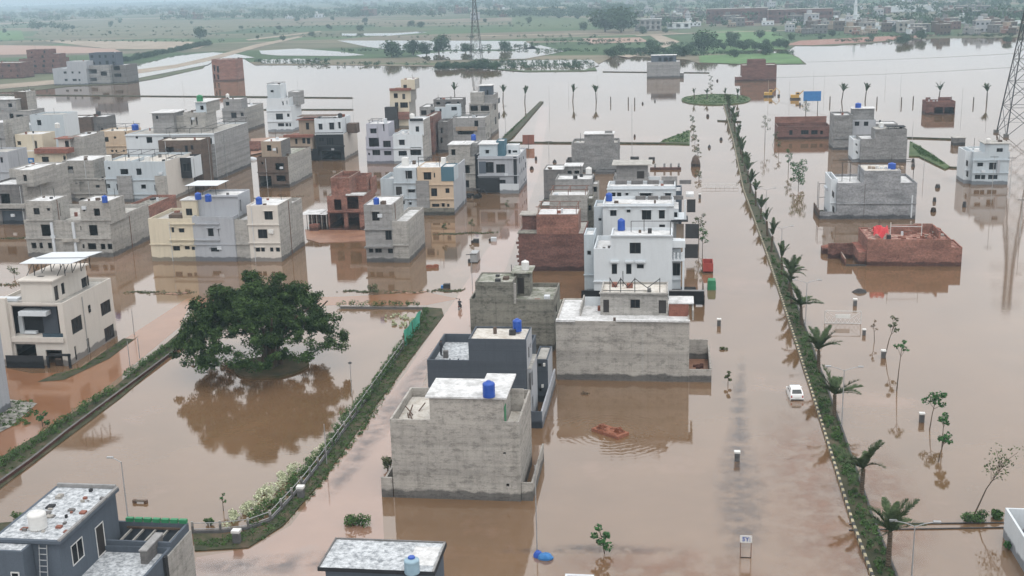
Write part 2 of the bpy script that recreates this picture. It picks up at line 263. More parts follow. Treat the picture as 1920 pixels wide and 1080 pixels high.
class House:
    def __init__(s, label, px, py, name='house', cat='house', group='houses of the flooded estate', Y=None):
        x, y = G(px, py)
        if Y: x, y = P(px, py, Y)[0], Y
        s.Y = y; s.root = empty(name, (x, y, 0), label, cat, group); s.frame = 'frame_dark'; s.name = name
    def win(s, side, u0, u1, z0, z1, plane, kind):
        w, h = u1-u0, z1-z0; cu = (u0+u1)/2; c = (z0+z1)/2; r = s.root.location; rec = .13
        p = {'F': (cu, plane+rec), 'B': (cu, plane-rec), 'R': (plane-rec, cu), 'L': (plane+rec, cu)}[side]
        fm, gm = window_mesh(w, h, 'w' if kind in 'wn' else 'd', s.frame)
        o = link('door' if kind == 'd' else 'window', fm, s.root, (p[0]-r.x, p[1]-r.y, c), ROT[side])
        link('leaf' if kind == 'd' else 'pane', gm, o)
    def m(s, rect, dy=0., d=8., mat='concrete', par=.7, roof='roof_white', g=False, F=(), Rt=(), Lf=(), auto=None, autoR=None, bands=(), slab=0., open_top=False, th=.18, z0=None, ry=None, side=None, Wd=None):
        """one walled block: rect = left, top, right, bottom of its front face in the photograph"""
        Y = s.Y+dy; xl, yt, xr, yb = rect; ym = (yt+yb)/2; xm = (xl+xr)/2
        JIT[0] = (JIT[0]+1) % 9; j = .006*JIT[0]
        x0 = P(xl, ym, Y)[0]-j; x1 = P(xr, ym, Y)[0]+j; z1 = P(xm, yt, Y)[1]; zb = -.8 if g else P(xm, yb, Y)[1]
        if z0 is not None: zb = z0
        if Wd: x0, x1, zb, z1 = Wd
        Y -= j
        Y1 = G(*d)[1] if isinstance(d, tuple) else Y+d
        if ry: Y1 = G(*(ry if isinstance(ry, tuple) else (xm, ry)), z1)[1]
        if Y1 < Y+.6: Y1 = Y+.6
        hol = {'F': [], 'R': [], 'L': [], 'B': []}
        for q in F:
            a, b = P(q[0], q[1], Y), P(q[2], q[3], Y); hol['F'].append((a[0], b[0], b[1], a[1], q[4] if len(q) > 4 else 'w'))
        for q in Rt:
            a, b = Q(q[0], q[1], x1), Q(q[2], q[3], x1); hol['R'].append((min(a[0], b[0]), max(a[0], b[0]), b[1], a[1], q[4] if len(q) > 4 else 'w'))
        for q in Lf:
            a, b = Q(q[0], q[1], x0), Q(q[2], q[3], x0); hol['L'].append((min(a[0], b[0]), max(a[0], b[0]), b[1], a[1], q[4] if len(q) > 4 else 'w'))
        zr = z1-par
        for au, sd, u0, u1 in ((auto, 'F', x0, x1), (autoR, 'R', Y, Y1)):
            if au:
                nf = max(1, round((zr-max(zb, 0)+.3)/3.2)); hh = (zr-max(zb, 0))/nf
                for k in range(nf):
                    zz = max(zb, 0)+hh*k+hh*.36; n = au
                    for i in range(n):
                        if random.random() < .14: continue
                        w = random.choice((.8, 1.2, 1.5, 1.7)); w = min(w, (u1-u0)/n*.8); cu = u0+(u1-u0)*(i+.5+random.uniform(-.12, .12))/n; h = hh*random.choice((.42, .42, .3, .55))
                        hol[sd].append((cu-w/2, cu+w/2, zz, zz+h, random.choice('wwwo')))
        mb = MB().use(mat)
        def face(sd, o, ud, nrm, L, holes):
            us = sorted({0., L, *[min(max(h[0], .05), L-.05) for h in holes], *[min(max(h[1], .05), L-.05) for h in holes]})
            vs = sorted({zb, z1, *[min(max(h[2], zb+.05), z1-.05) for h in holes], *[min(max(h[3], zb+.05), z1-.05) for h in holes]})
            pt = lambda u, v, dep=0.: (o[0]+ud[0]*u-nrm[0]*dep, o[1]+ud[1]*u-nrm[1]*dep, v)
            for i in range(len(us)-1):
                for k in range(len(vs)-1):
                    cu, cv = (us[i]+us[i+1])/2, (vs[k]+vs[k+1])/2
                    if any(h[0] < cu < h[1] and h[2] < cv < h[3] for h in holes): continue
                    mb.poly(pt(us[i], vs[k]), pt(us[i+1], vs[k]), pt(us[i+1], vs[k+1]), pt(us[i], vs[k+1]))
            for h in holes:
                a0, a1 = min(max(h[0], .05), L-.05), min(max(h[1], .05), L-.05); b0, b1 = min(max(h[2], zb+.05), z1-.05), min(max(h[3], zb+.05), z1-.05); e = .24
                for (p, q) in (((a0, b0), (a1, b0)), ((a1, b0), (a1, b1)), ((a1, b1), (a0, b1)), ((a0, b1), (a0, b0))):
                    mb.poly(pt(*p), pt(*q), pt(*q, e), pt(*p, e))
        face('F', (x0, Y), (1, 0), (0, -1), x1-x0, [(h[0]-x0, h[1]-x0, h[2], h[3]) for h in hol['F']])
        mb.use(side or mat)
        face('B', (x1, Y1), (-1, 0), (0, 1), x1-x0, [])
        face('R', (x1, Y), (0, 1), (1, 0), Y1-Y, [(h[0]-Y, h[1]-Y, h[2], h[3]) for h in hol['R']])
        face('L', (x0, Y1), (0, -1), (-1, 0), Y1-Y, [(Y1-h[1], Y1-h[0], h[2], h[3]) for h in hol['L']])
        mb.use(mat); a = (x0+th, x1-th, Y+th, Y1-th)
        if par > 0 or open_top:
            zi = zb if open_top else zr-.02
            for (p, q, p2, q2) in (((x0, Y), (x1, Y), (a[0], a[2]), (a[1], a[2])), ((x1, Y), (x1, Y1), (a[1], a[2]), (a[1], a[3])), ((x1, Y1), (x0, Y1), (a[1], a[3]), (a[0], a[3])), ((x0, Y1), (x0, Y), (a[0], a[3]), (a[0], a[2]))):
                mb.poly((*p, z1), (*q, z1), (*q2, z1), (*p2, z1)); mb.poly((*p2, z1), (*q2, z1), (*q2, zi), (*p2, zi))
        part('wall', mb, s.root)
        if not open_top:
            rb = MB().use(roof)
            if par > 0: rb.poly((a[0], a[2], zr), (a[1], a[2], zr), (a[1], a[3], zr), (a[0], a[3], zr))
            else:
                o = slab; rb.box(x0-o, x1+o, Y-o, Y1+o, z1-.002, z1+(.16 if slab else .05), skip='' if slab else 'd')
            part('roof', rb, s.root)
        for sd, pl in (('F', Y), ('R', x1), ('L', x0)):
            for h in hol[sd]:
                if h[4] != 'o': s.win(sd, h[0], h[1], h[2], h[3], pl, h[4])
        if not bands and g and 140 < Y < 330 and zr > 5.4 and random.random() < .7:
            for k in range(1, int(zr/3)): part('floor_band', MB().use(mat).box(x0-.1, x1+.04, Y-.24, Y-.003, 3.05*k-.08, 3.05*k+.08), s.root)
        for hx in hol['F']:                        # little concrete shades over some windows
            if hx[4] == 'w' and Y < 330 and random.random() < .55: part('sunshade', MB().use(mat).box(hx[0]-.18, hx[1]+.18, Y-.34, Y-.002, hx[3]+.07, hx[3]+.14), s.root)
        if par >= .1 and not open_top and Y1-Y > 3.5 and x1-x0 > 4 and Y > 105:
            for k in range(random.choice((1, 2, 2, 3))):
                q = (random.uniform(x0+.5, x1-1.3), random.uniform(Y+.5, Y1-1.3)); e = random.uniform(.25, .8); part('roof_clutter', MB().use(random.choice(('concrete_dark', 'brown', 'panel_white', 'iron', 'terracotta'))).box(q[0], q[0]+e, q[1], q[1]+e*random.uniform(.5, 1.4), zr, zr+random.uniform(.2, .8)), s.root)
            if zr-max(zb, 0) > 3 and Y < 330 and hol['F']:
                if random.random() < .6: u = Y+random.uniform(.2, .8)*(Y1-Y); part('drain_pipe', MB().use(random.choice(('panel_white', 'galvanised', 'rust'))).tube([(x1+.07, u, max(zb, 0)-.3), (x1+.07, u, zr)], .055, n=5), s.root)
                if random.random() < .45: u = random.uniform(x0+.4, x1-.4); part('drain_pipe', MB().use(random.choice(('panel_white', 'galvanised'))).tube([(u, Y-.07, max(zb, 0)-.3), (u, Y-.07, zr)], .05, n=5), s.root)
                if Y > 170 and random.random() < .4: u = random.uniform(x0+.3, x1-1.2); v = random.uniform(max(zb, 0)+1.5, zr-.8); part('ac_unit', MB().use('panel_white').box(u, u+.8, Y-.33, Y-.01, v, v+.55), s.root)
            if random.random() < .5: q = (random.uniform(x0+.5, x1-.5), Y1-random.uniform(.4, 2)); part('vent_pipe', MB().use('iron').tube([(q[0], q[1], zr), (q[0], q[1], zr+random.uniform(1.2, 2.6))], .05, n=5), s.root)
        for zpx in bands:
            z = P(xm, zpx, Y)[1]; part('floor_band', MB().use(mat).box(x0-.12, x1+.05, Y-.28, Y-.002, z-.09, z+.09), s.root)
        s.x0, s.x1, s.Y0, s.Y1, s.zr, s.z1 = x0, x1, Y, Y1, zr, z1
        return s
    def b(s, name, rect, dy=0., d=.2, mat='concrete', label=None, g=False):
        Y = s.Y+dy; xl, yt, xr, yb = rect; ym = (yt+yb)/2; xm = (xl+xr)/2
        x0, x1 = P(xl, ym, Y)[0], P(xr, ym, Y)[0]; z1 = P(xm, yt, Y)[1]; z0 = -.8 if g else P(xm, yb, Y)[1]
        return part(name, MB().use(mat).box(x0, x1, Y, Y+d, min(z0, z1-.03), z1), s.root, label=label)
    def w(s, name, x0, x1, y0, y1, z0, z1, mat):        # metres, measured from the last block's corner
        return part(name, MB().use(mat).box(x0, x1, y0, y1, z0, z1), s.root)
    def posts(s, name, pts, mat='iron', r=.05):
        mb = MB().use(mat)
        for a, b in pts: mb.tube([a, b], r, n=5)
        return part(name, mb, s.root)
    def pergola(s, h=2.2, n=3, mat='iron', x=(0., 1.), y=(0., 1.), sheet=None):
        """light frame of posts and rails on the last block's roof"""
        xa, xb = s.x0+(s.x1-s.x0)*x[0]+.3, s.x0+(s.x1-s.x0)*x[1]-.3; ya, yb = s.Y0+(s.Y1-s.Y0)*y[0]+.3, s.Y0+(s.Y1-s.Y0)*y[1]-.3; z = s.zr
        L = []
        for k in range(n):
            xx = xa+(xb-xa)*k/(n-1)
            for yy in (ya, yb): L.append(((xx, yy, z), (xx, yy, z+h)))
            L.append(((xx, ya, z+h), (xx, yb, z+h)))
        for yy in (ya, yb): L.append(((xa-.4, yy, z+h), (xb+.4, yy, z+h)))
        s.posts('canopy_frame', L, mat, .06)
        if sheet: part('canopy_sheet', MB().use(sheet).box(xa-.5, xb+.5, ya-.4, yb+.4, z+h+.065, z+h+.11), s.root)
    def rail(s, side='F', h=.9, mat='iron'):
        mb = MB().use(mat); x0, x1, y0, y1, z = s.x0, s.x1, s.Y0, s.Y1, s.z1
        a, b = {'F': ((x0, y0), (x1, y0)), 'R': ((x1, y0), (x1, y1)), 'L': ((x0, y0), (x0, y1))}[side]
        n = max(2, int(math.hypot(b[0]-a[0], b[1]-a[1])/1.2))
        P_ = [(a[0]+(b[0]-a[0])*k/n+.05, a[1]+(b[1]-a[1])*k/n+.05) for k in range(n+1)]
        for p in P_: mb.tube([(*p, z), (*p, z+h)], .03, n=4)
        for q in (.45, 1.): mb.tube([(*P_[0], z+h*q), (*P_[-1], z+h*q)], .03, n=4)
        part('railing', mb, s.root)
def tank(x, y, z, r=.55, h=1.3, mat='plastic_blue', label='', stand=0.):
    t = empty('water_tank', (x, y, z), label, 'water tank', 'water tanks on the roofs'); b = MB().use(mat)
    p = [(.02, .02+stand)]; n = 5
    for k in range(n+1):
        zz = stand+.02+h*.86*k/n; p += [(r*.97, zz), (r*1.0, zz+h*.04), (r*1.0, zz+h*.10)] if k < n else [(r*.97, zz)]
    p += [(r*.8, stand+h*.93), (r*.42, stand+h*.98), (r*.40, stand+h*1.0), (.01, stand+h*1.0)]
    part_at(t, 'shell', b.lathe(0, 0, p, 16), True)
    part_at(t, 'lid', MB().use(mat).lathe(0, 0, [(.01, stand+h*1.045), (r*.33, stand+h*1.04), (r*.36, stand+h*1.005)], 12), True)
    if stand:
        q = MB().use('iron')
        for a in range(4): an = a*math.pi/2+.7; q.tube([(r*.9*math.cos(an), r*.9*math.sin(an), 0), (r*.7*math.cos(an), r*.7*math.sin(an), stand)], .04, n=4)
        part_at(t, 'stand', q)
    return t
def part_at(root, name, mb, smooth=False, label=None): return tag(link(name, mb.mesh(name, smooth=smooth), root), label)

# ---------------------------------------------------------------- ground, water, land
structure('ground', None, -2.2, 'dirt', world=[(-5000, -150), (5000, -150), (5000, 9500), (-5000, 9500)])
structure('flood_water', None, 0., 'flood_water', world=[(-1500, -60), (1500, -60), (1500, 2500), (-1500, 2500)])
shore = [(-500, 190), (0, 173), (60, 170), (130, 162), (236, 157), (300, 146), (380, 128), (396, 112), (410, 101), (452, 107), (478, 122), (600, 122), (720, 123), (830, 125), (880, 131), (930, 128), (985, 135), (1100, 134), (1128, 117), (1150, 105), (1212, 107), (1290, 112), (1310, 118), (1400, 121), (1512, 120), (1498, 108), (1475, 97), (1490, 86), (1560, 86), (1640, 80), (1710, 73), (1800, 71), (1920, 70), (2500, 64)]
w = [G(*p, .14) for p in shore]
structure('farmland', None, .14, 'fields', world=w+[(4900, 1500), (4900, 9400), (-4900, 9400), (-4900, 600)])
for px, m, z, nm in (
    ([(1312, 58), (1372, 56), (1450, 60), (1478, 75), (1470, 93), (1330, 98), (1310, 84)], 'bright_field', .30, 'green_field'),
    ([(1310, 104), (1400, 101), (1472, 98), (1500, 110), (1505, 119), (1400, 120), (1312, 117)], 'bright_field', .30, 'green_field'),
    ([(-40, 57), (40, 57), (46, 74), (-40, 76)], 'bright_field', .30, 'green_field'), ([(960, 30), (1100, 34), (1110, 52), (960, 56)], 'grass', .30, 'green_field'),
    ([(-60, 84), (110, 86), (215, 92), (230, 98), (-60, 104)], 'mud_bank', .30, 'ploughed_field'), ([(76, 76), (360, 78), (392, 83), (370, 92), (210, 92)], 'dirt', .26, 'ploughed_field'),
    ([(640, 118), (1000, 118), (1110, 120), (1120, 132), (980, 134), (840, 122)], 'grass', .26, 'marsh'), ([(1318, 82), (1470, 82), (1470, 98), (1318, 99)], 'grass', .24, 'green_field')):
    structure(nm, px, z, m)
for px in ([(640, 63), (738, 62), (790, 59), (800, 61), (730, 67), (642, 67)], [(632, 76), (800, 76), (985, 77), (1010, 92), (740, 94), (690, 88)], [(486, 95), (560, 91), (640, 97), (684, 103), (650, 105), (520, 104), (490, 101)], [(780, 103), (850, 95), (960, 96), (1010, 84), (1060, 96), (985, 110), (800, 113)], [(240, 126), (330, 104), (400, 98), (450, 102), (478, 108), (404, 112), (390, 121), (250, 148)], [(485, 112), (560, 110), (600, 113), (600, 119), (490, 119)], [(1380, 97), (1440, 92), (1480, 93), (1476, 99), (1390, 101)]):
    structure('pond', px, .34, 'pond_water')
structure('pond', [(880, 116), (990, 113), (1110, 112), (1124, 122), (1095, 131), (985, 132), (900, 126)], .34, 'pond_water'); structure('mud_bank', [(1474, 84), (1500, 76), (1600, 71), (1700, 66), (1760, 65), (1715, 71), (1640, 78), (1520, 85)], .25, 'brick_rubble'); structure('ploughed_field', [(100, 40), (330, 37), (560, 40), (420, 60), (300, 72), (60, 68)], .22, 'dull_field'); structure('ploughed_field', [(1090, 72), (1200, 70), (1215, 78), (1110, 82)], .24, 'mud_bank')
for q in ([(460, 74), (600, 58), (604, 59.2), (466, 76)], [(0, 44), (160, 36), (330, 33), (330, 34), (160, 37.4), (0, 46)], [(900, 66), (1190, 61), (1190, 62), (900, 67.5)], [(1190, 66), (1330, 60), (1500, 56), (1500, 57), (1330, 61.2), (1195, 67.5)]): structure('dirt_track', q, .44, 'dirt')
structure('dirt_road', [(-60, 163), (100, 150), (235, 133), (330, 121), (400, 105), (480, 83), (570, 66), (575, 67.5), (490, 87), (402, 112), (330, 127), (238, 141), (100, 158), (-60, 172)], .38, 'dirt')
structure('dirt_track', [(1160, 105), (1245, 84), (1218, 66), (1240, 66), (1275, 78), (1250, 88), (1180, 108)], .40, 'dirt')
structure('roundabout', None, .35, 'grass', world=[(G(1342, 187)[0]+13.2*math.cos(a), G(1342, 187)[1]+13.2*math.sin(a)*1.6) for a in np.linspace(0, 6.28, 40)[:-1]], th=1.)
structure('canal_bank', [(938, 262), (946, 254), (1012, 190), (1019, 190), (962, 256), (950, 264)], .4, 'verge', th=1.)
structure('grass_spit', [(1234, 268), (1256, 257), (1286, 247), (1294, 244), (1293, 270)], .3, 'grass', th=.6); structure('grass_spit', [(1706, 264), (1722, 272), (1782, 312), (1772, 316), (1722, 292), (1704, 292)], .3, 'grass', th=.6)
for a, b, t in (((-40, 178), (660, 184), 1.0), ((495, 206), (662, 206), .6), ((950, 268), (1290, 270), .8), ((370, 181), (505, 182), .8), ((1130, 135), (1330, 137), .5), ((1700, 259), (1790, 262), .5), ((1780, 315), (1800, 316), .5), ((1345, 227), (1390, 229), .5)):
    p, q = G(*a), G(*b); structure('earth_bund', None, .35, 'verge', world=[(p[0], p[1]-t), (q[0], q[1]-t), (q[0], q[1]+t), (p[0], p[1]+t)], th=.8)
for q in ([(855, 560), (905, 480), (962, 400), (985, 330), (1012, 200), (1030, 200), (1010, 330), (985, 400), (950, 500), (880, 640), (800, 700), (716, 933), (720, 1010), (640, 1100), (360, 1100), (368, 1045), (470, 1028), (545, 985), (610, 900), (690, 790), (760, 700), (830, 595)],): structure('street', q, .004, 'street_water')
structure('street', [(-40, 680), (60, 700), (140, 697), (236, 634), (350, 560), (640, 556), (800, 548), (860, 560), (800, 572), (640, 572), (352, 580), (338, 612), (210, 718), (-20, 878)], .004, 'street_mud')
structure('mud_bank', [(572, 430), (690, 432), (690, 452), (600, 455), (575, 448)], .12, 'mud_bank', th=.4); BAR = []
def bar(a, b, wmax, mat, z=.05):
    """irregular low bar of mud just breaking the water between two surveyed points"""
    p, q = G(*a), G(*b); n = 22; up, dn = [], []
    for i in range(n+1):
        u = i/n; e = max(.0, math.sin(math.pi*min(1, u*1.02)))**.4; x, y = p[0]+(q[0]-p[0])*u, p[1]+(q[1]-p[1])*u+.5*math.sin(u*7)
        up.append((x, y+wmax*e*random.uniform(.1, 1.))); dn.append((x, y-wmax*e*random.uniform(.1, 1.)))
        for k in range(2): BAR.append((x+random.uniform(-1, 1), y+random.uniform(-wmax, wmax)*.6, .06, random.uniform(.12, .32)))
    structure('mud_bar', None, z, mat, world=dn+up[::-1])
bar((240, 549), (300, 547), .7, 'verge'); bar((285, 552), (362, 548), .8, 'mud_bank'); bar((640, 547), (712, 546), .7, 'verge'); bar((725, 549), (802, 547), .8, 'mud_bank'); bar((806, 546), (872, 544), .9, 'verge'); bar((820, 440), (872, 437), .9, 'verge'); bar((868, 438), (927, 436), .8, 'verge'); bar((560, 400), (620, 398), .8, 'mud_bank'); bar((480, 372), (570, 368), 1., 'mud_bank'); bar((0, 448), (50, 446), .9, 'verge'); bar((0, 535), (40, 533), .6, 'mud_bank')
structure('mud_bank', [(470, 260), (540, 255), (545, 275), (470, 290)], .3, 'mud_bank')
structure('verge', [(800, 576), (828, 578), (832, 590), (700, 765), (640, 850), (600, 905), (530, 985), (465, 1026), (365, 1032), (362, 1000), (440, 1000), (500, 985), (560, 920), (600, 870), (690, 740), (760, 640)], .10, 'verge', th=.8)
structure('verge', [(105, 700), (150, 690), (232, 634), (250, 636), (262, 628), (205, 672), (120, 712), (70, 716)], .05, 'verge'); structure('verge', [(-40, 740), (30, 750), (70, 756), (20, 800), (-40, 830)], .08, 'rubble')
structure('verge', [(-60, 895), (215, 725), (345, 615), (372, 600), (372, 622), (226, 745), (-60, 960)], .10, 'verge', th=.7); structure('verge', [(-60, 985), (60, 975), (60, 1010), (-60, 1010)], .1, 'verge', th=.7)
structure('tree_island', None, .30, 'island', world=[(G(507, 690)[0]+4.6*math.cos(a)*(1+.06*math.sin(3*a)), G(507, 690)[1]+4.2*math.sin(a)) for a in np.linspace(0, 6.28, 30)[:-1]], th=.8)

def ribbon(name, pxs, wid, mat, z):
    """thin stain in the water whose edges fade out: a strip along a surveyed line"""
    pts = [G(*p, z) for p in pxs]; n = len(pts); v = []; f = []; th = []; A = (0, .55, 1, .55, 0)
    for i, (x, y) in enumerate(pts):
        a, b = pts[max(0, i-1)], pts[min(n-1, i+1)]; L = math.dist(a, b); nx, ny = -(b[1]-a[1])/L, (b[0]-a[0])/L; w_ = wid[i] if isinstance(wid, (list, tuple)) else wid
        for k in range(5): v.append((x+nx*w_*(k-2)/2, y+ny*w_*(k-2)/2, z)); th.append(A[k]*(0. if i in (0, n-1) else 1.))
    for i in range(n-1):
        for k in range(4): f.append((i*5+k+1, i*5+k, i*5+5+k, i*5+6+k))
    me = bpy.data.meshes.new(name); me.from_pydata(v, [], f); at = me.attributes.new('thin', 'FLOAT', 'POINT'); at.data.foreach_set('value', th); me.materials.append(MAT[mat])
    return tag(link(name, me), kind='structure')
ribbon('wet_asphalt', [(830, 640), (800, 685), (765, 730), (725, 780), (680, 840), (640, 900), (610, 940)], [1.2, 1.6, 1.8, 1.8, 1.5, 1.2, .8], 'asphalt_shallow', .014); ribbon('wet_asphalt', [(330, 1060), (420, 1062), (520, 1060), (620, 1050), (690, 1046)], [1, 1.6, 2.2, 2., 1], 'asphalt_shallow', .014)
ribbon('wet_asphalt', [(1392, 660), (1388, 720), (1386, 800), (1385, 870), (1388, 920), (1392, 1000), (1395, 1060)], [.4, .9, 1.3, 2.2, 2.8, 2.4, 1.2], 'asphalt_shallow', .014); ribbon('wet_asphalt', [(930, 1035), (1010, 1030), (1100, 1028), (1200, 1030), (1290, 1034)], [.6, .9, 1., 1., .6], 'asphalt_shallow', .018)
ribbon('silt_cloud', [(1650, 1120), (1600, 1060), (1560, 1000), (1520, 900), (1490, 820), (1450, 760)], [4, 6, 6, 5, 4, 3], 'silt_cloud', .010); ribbon('silt_cloud', [(1000, 1075), (1150, 1068), (1300, 1070), (1480, 1080)], [3, 5, 5, 4], 'silt_cloud', .022); ribbon('silt_cloud', [(1700, 1075), (1680, 1000), (1640, 900), (1600, 820)], [3, 4, 4, 3], 'silt_cloud', .026)
# ---------------------------------------------------------------- houses, nearest first
def tk(px, py, z, r=.55, h=1.3, mat='plastic_blue', label='', stand=0.): x, y = G(px, py, z); return tank(x, y, z, r, h, mat, label, stand)
h = House('weathered bare concrete house with a blue tank, nearest in the middle row', 720, 932)
h.m((735, 789, 975, 932), d=8.6, par=.9, g=True, roof='roof_speckled', F=[(949, 907, 955, 913, 'o'), (943, 848, 949, 852, 'o')]); zr = h.zr; x1 = h.x1; x0 = h.x0; Y0 = h.Y0
h.b('boundary_wall', (715, 896, 736, 932), d=.25, g=True); h.w('boundary_wall', x0-1.05, x0-.85, Y0+.25, Y0+8, -.8, 1.5, 'concrete')
h.w('side_wall', x1+.9, x1+1.05, Y0+.2, Y0+9.5, -.8, 1.75, 'concrete'); h.w('side_wall', x1+.03, x1+.9, Y0+.2, Y0+.35, -.8, 1.75, 'concrete')
h.w('parapet_wall', x1-1.7, x1-1.55, Y0+.2, Y0+5.2, zr, zr+1.5, 'concrete'); h.w('parapet_wall', x1-1.55, x1-.2, Y0+5.05, Y0+5.2, zr, zr+2.2, 'concrete')
h.m((806, 747, 943, 789), d=4.8, par=.12, z0=zr, roof='roof_white', th=.22); z = h.z1; h.w('green_door', h.x1+.01, h.x1+.05, h.Y0+.6, h.Y0+1.5, zr+.1, zr+2.1, 'green_paint')
h.w('roof_slab', h.x0-.35, h.x1+.35, h.Y0-.12, h.Y1+.1, z+.002, z+.16, 'roof_white'); h.w('roof_slab', h.x1-2.4, h.x1+.35, h.Y1+.102, h.Y1+1.7, z+.002, z+.16, 'roof_white')
L = []
for k in range(6): a = (x0+.5+random.random()*2.2, Y0+1.+random.random()*4, zr+.1); h.posts('scrap_timber', [(a, (a[0]+random.uniform(-.9, 1.2), a[1]+random.uniform(.6, 1.6), zr+.15+random.random()*.5))], 'frame_brown', .06)
tk(917, 744, z+.16, .56, 1.45, label='ribbed blue tank on the nearest concrete house')

h = House('dark slate painted house with a raised roof and side windows', 1000, 803)
h.m((804, 676, 987, 803), d=9.5, par=.95, g=True, mat='slate', roof='roof_stained'); zr = h.zr; Y0 = h.Y0; x1 = h.x1
for k in (.35, .6): h.w('roof_pipe', h.x0+3.6*k+1, h.x0+3.6*k+1.12, Y0+.6, Y0+.75, zr, zr+.9, 'slate')
h.m((879, 636, 987, 676), ry=612, par=.18, z0=zr, mat='slate', side='pale_grey', roof='roof_speckled', Rt=[(990.5, 652, 993.5, 670), (994, 645, 996, 652)]); z = h.z1
h.m((982, 674, 990, 803), dy=.6, Wd=(x1+.02, x1+.5, -.8, zr-.1), d=5, par=0, mat='pale_grey', roof='roof_grey', Rt=[(996, 700, 1000, 722), (998, 745, 1001, 770)])
h.b('boundary_wall', (988, 772, 1016, 803), d=.2, mat='slate', g=True); xw = G(1015, 803)[0]; h.w('boundary_wall', xw-.02, xw+.16, Y0+.2, Y0+14, -.8, 1.9, 'pale_grey')
h.m((1004, 674, 1027, 740), dy=8, d=5, g=True, par=.15, mat='slate', side='pale_grey', roof='roof_grey', F=[(1008, 681, 1015, 688, 'n'), (1010, 728, 1016, 735, 'n')])
for p, q in (((1018, 682), (1022, 687)), ((1015, 722), (1019, 727))): h.b('ac_unit', (*p, *q), 7.6, .3, 'plastic_white')
tk(970, 621, z, .48, 1.35, label='slim blue tank on the dark slate house')

h = House('mossy grey concrete house with a stained roof and stair room', 960, 657)
h.m((883, 561, 1038, 657), d=8.5, par=.55, g=True, mat='concrete_mossy', roof='roof_mossy', Rt=[(1042, 575, 1045, 590)]); zr = h.zr; Y0 = h.Y0; x1 = h.x1
h.m((892, 529, 962, 561), d=5.2, par=.12, z0=zr, mat='concrete_mossy', roof='roof_mossy'); z = h.z1
h.w('wall_fin', h.x1+.02, h.x1+.3, Y0-.03, Y0+.5, zr, h.z1-.2, 'concrete_pale')
h.m((964, 512, 993, 551), dy=3.6, d=3.2, par=0, slab=.35, z0=zr, mat='concrete_mossy', roof='roof_mossy', F=[(969, 521, 983, 551, 'd')]); z = h.z1
h.m((1041, 590, 1066, 650), dy=3, d=7.5, par=.8, g=True, mat='concrete_mossy', roof='roof_mossy', F=[(1046, 598, 1053, 606, 'n')])
tk(985, 506, z+.16, .5, 1.25, 'plastic_white', 'white tank on the mossy concrete house')

h = House('long grey plaster house with a white roof and an upper room', 1042, 712)
h.m((1043, 603, 1292, 713), par=.14, g=True, ry=560, roof='roof_white', Rt=[]); zr = h.zr; Y0 = h.Y0; x1 = h.x1; x0 = h.x0
h.b('drain_stain', (1203, 622, 1207, 706), -.03, .025, 'concrete_pale'); h.b('roof_edge', (1042, 600, 1078, 604), -.25, .6, 'roof_white'); h.b('roof_edge', (1155, 600.5, 1294, 604), -.25, .4, 'roof_white')
h.m((1126, 549, 1252, 590), dy=3.2, ry=528, par=.28, z0=zr-.02, roof='roof_speckled', mat='concrete_pale', F=[(1131, 562, 1142, 586, 'd'), (1182, 561.5, 1200, 578), (1235, 563, 1249, 588, 'd')], bands=[549.5]); z = h.z1; zq = h.zr
A = [h.x0+(h.x1-h.x0)*k for k in (.14, .3, .51, .88)]; L = [((a, h.Y0+.8, zq), (a, h.Y0+.8, zq+1.9)) for a in A]
for a, b in zip(A, A[1:]): L += [((a, h.Y0+.8, zq+1.8), ((a+b)/2, h.Y0+.8, zq+.7)), (((a+b)/2, h.Y0+.8, zq+.7), (b, h.Y0+.8, zq+1.8))]
L.append(((h.x0+.3, h.Y0+.7, zq+.35), (h.x0+6, h.Y0+.7, zq+.35))); h.posts('wire_frame', L, 'iron', .05)
h.w('parapet_wall', x0+2.6, x0+2.75, Y0+2.5, Y0+9, zr, zr+.9, 'concrete_pale'); h.w('parapet_wall', x0+2.9, h.x0-.1, Y0+7.2, Y0+7.35, zr, zr+1.1, 'white')
h.w('porch_canopy', h.x1+.1, h.x1+3., h.Y0-.3, h.Y0+2.8, zr+1.5, zr+1.65, 'roof_white'); h.w('porch_wall', h.x1+.1, h.x1+2.4, h.Y0-.25, h.Y0-.05, zr, zr+1.49, 'terracotta'); h.w('porch_wall', h.x1+2.8, h.x1+2.99, h.Y0-1.8, h.Y0+2.8, zr, zr+1.2, 'concrete_pale')
xe = G(1334, 719)[0]; h.b('yard_wall', (1292, 693, 1334, 717), 0, .18, g=True); h.w('yard_wall', xe-.2, xe, Y0+.2, Y0+8.5, -.8, 1.7, 'concrete'); h.w('yard_wall', x1+.03, xe-.2, Y0+8.3, Y0+8.5, -.8, 2.6, 'concrete'); h.w('yard_floor', x1+.03, xe-.2, Y0+.2, Y0+8.3, -.5, .12, 'mud_bank')
for k in range(16): a, b = x1+.4+random.random()*1.7, Y0+.6+random.random()*5; s_ = .2+random.random()*.5; h.w('rubble_piece', a, a+s_, b, b+s_*.8, .12, .2+random.random()*.35, 'terracotta')

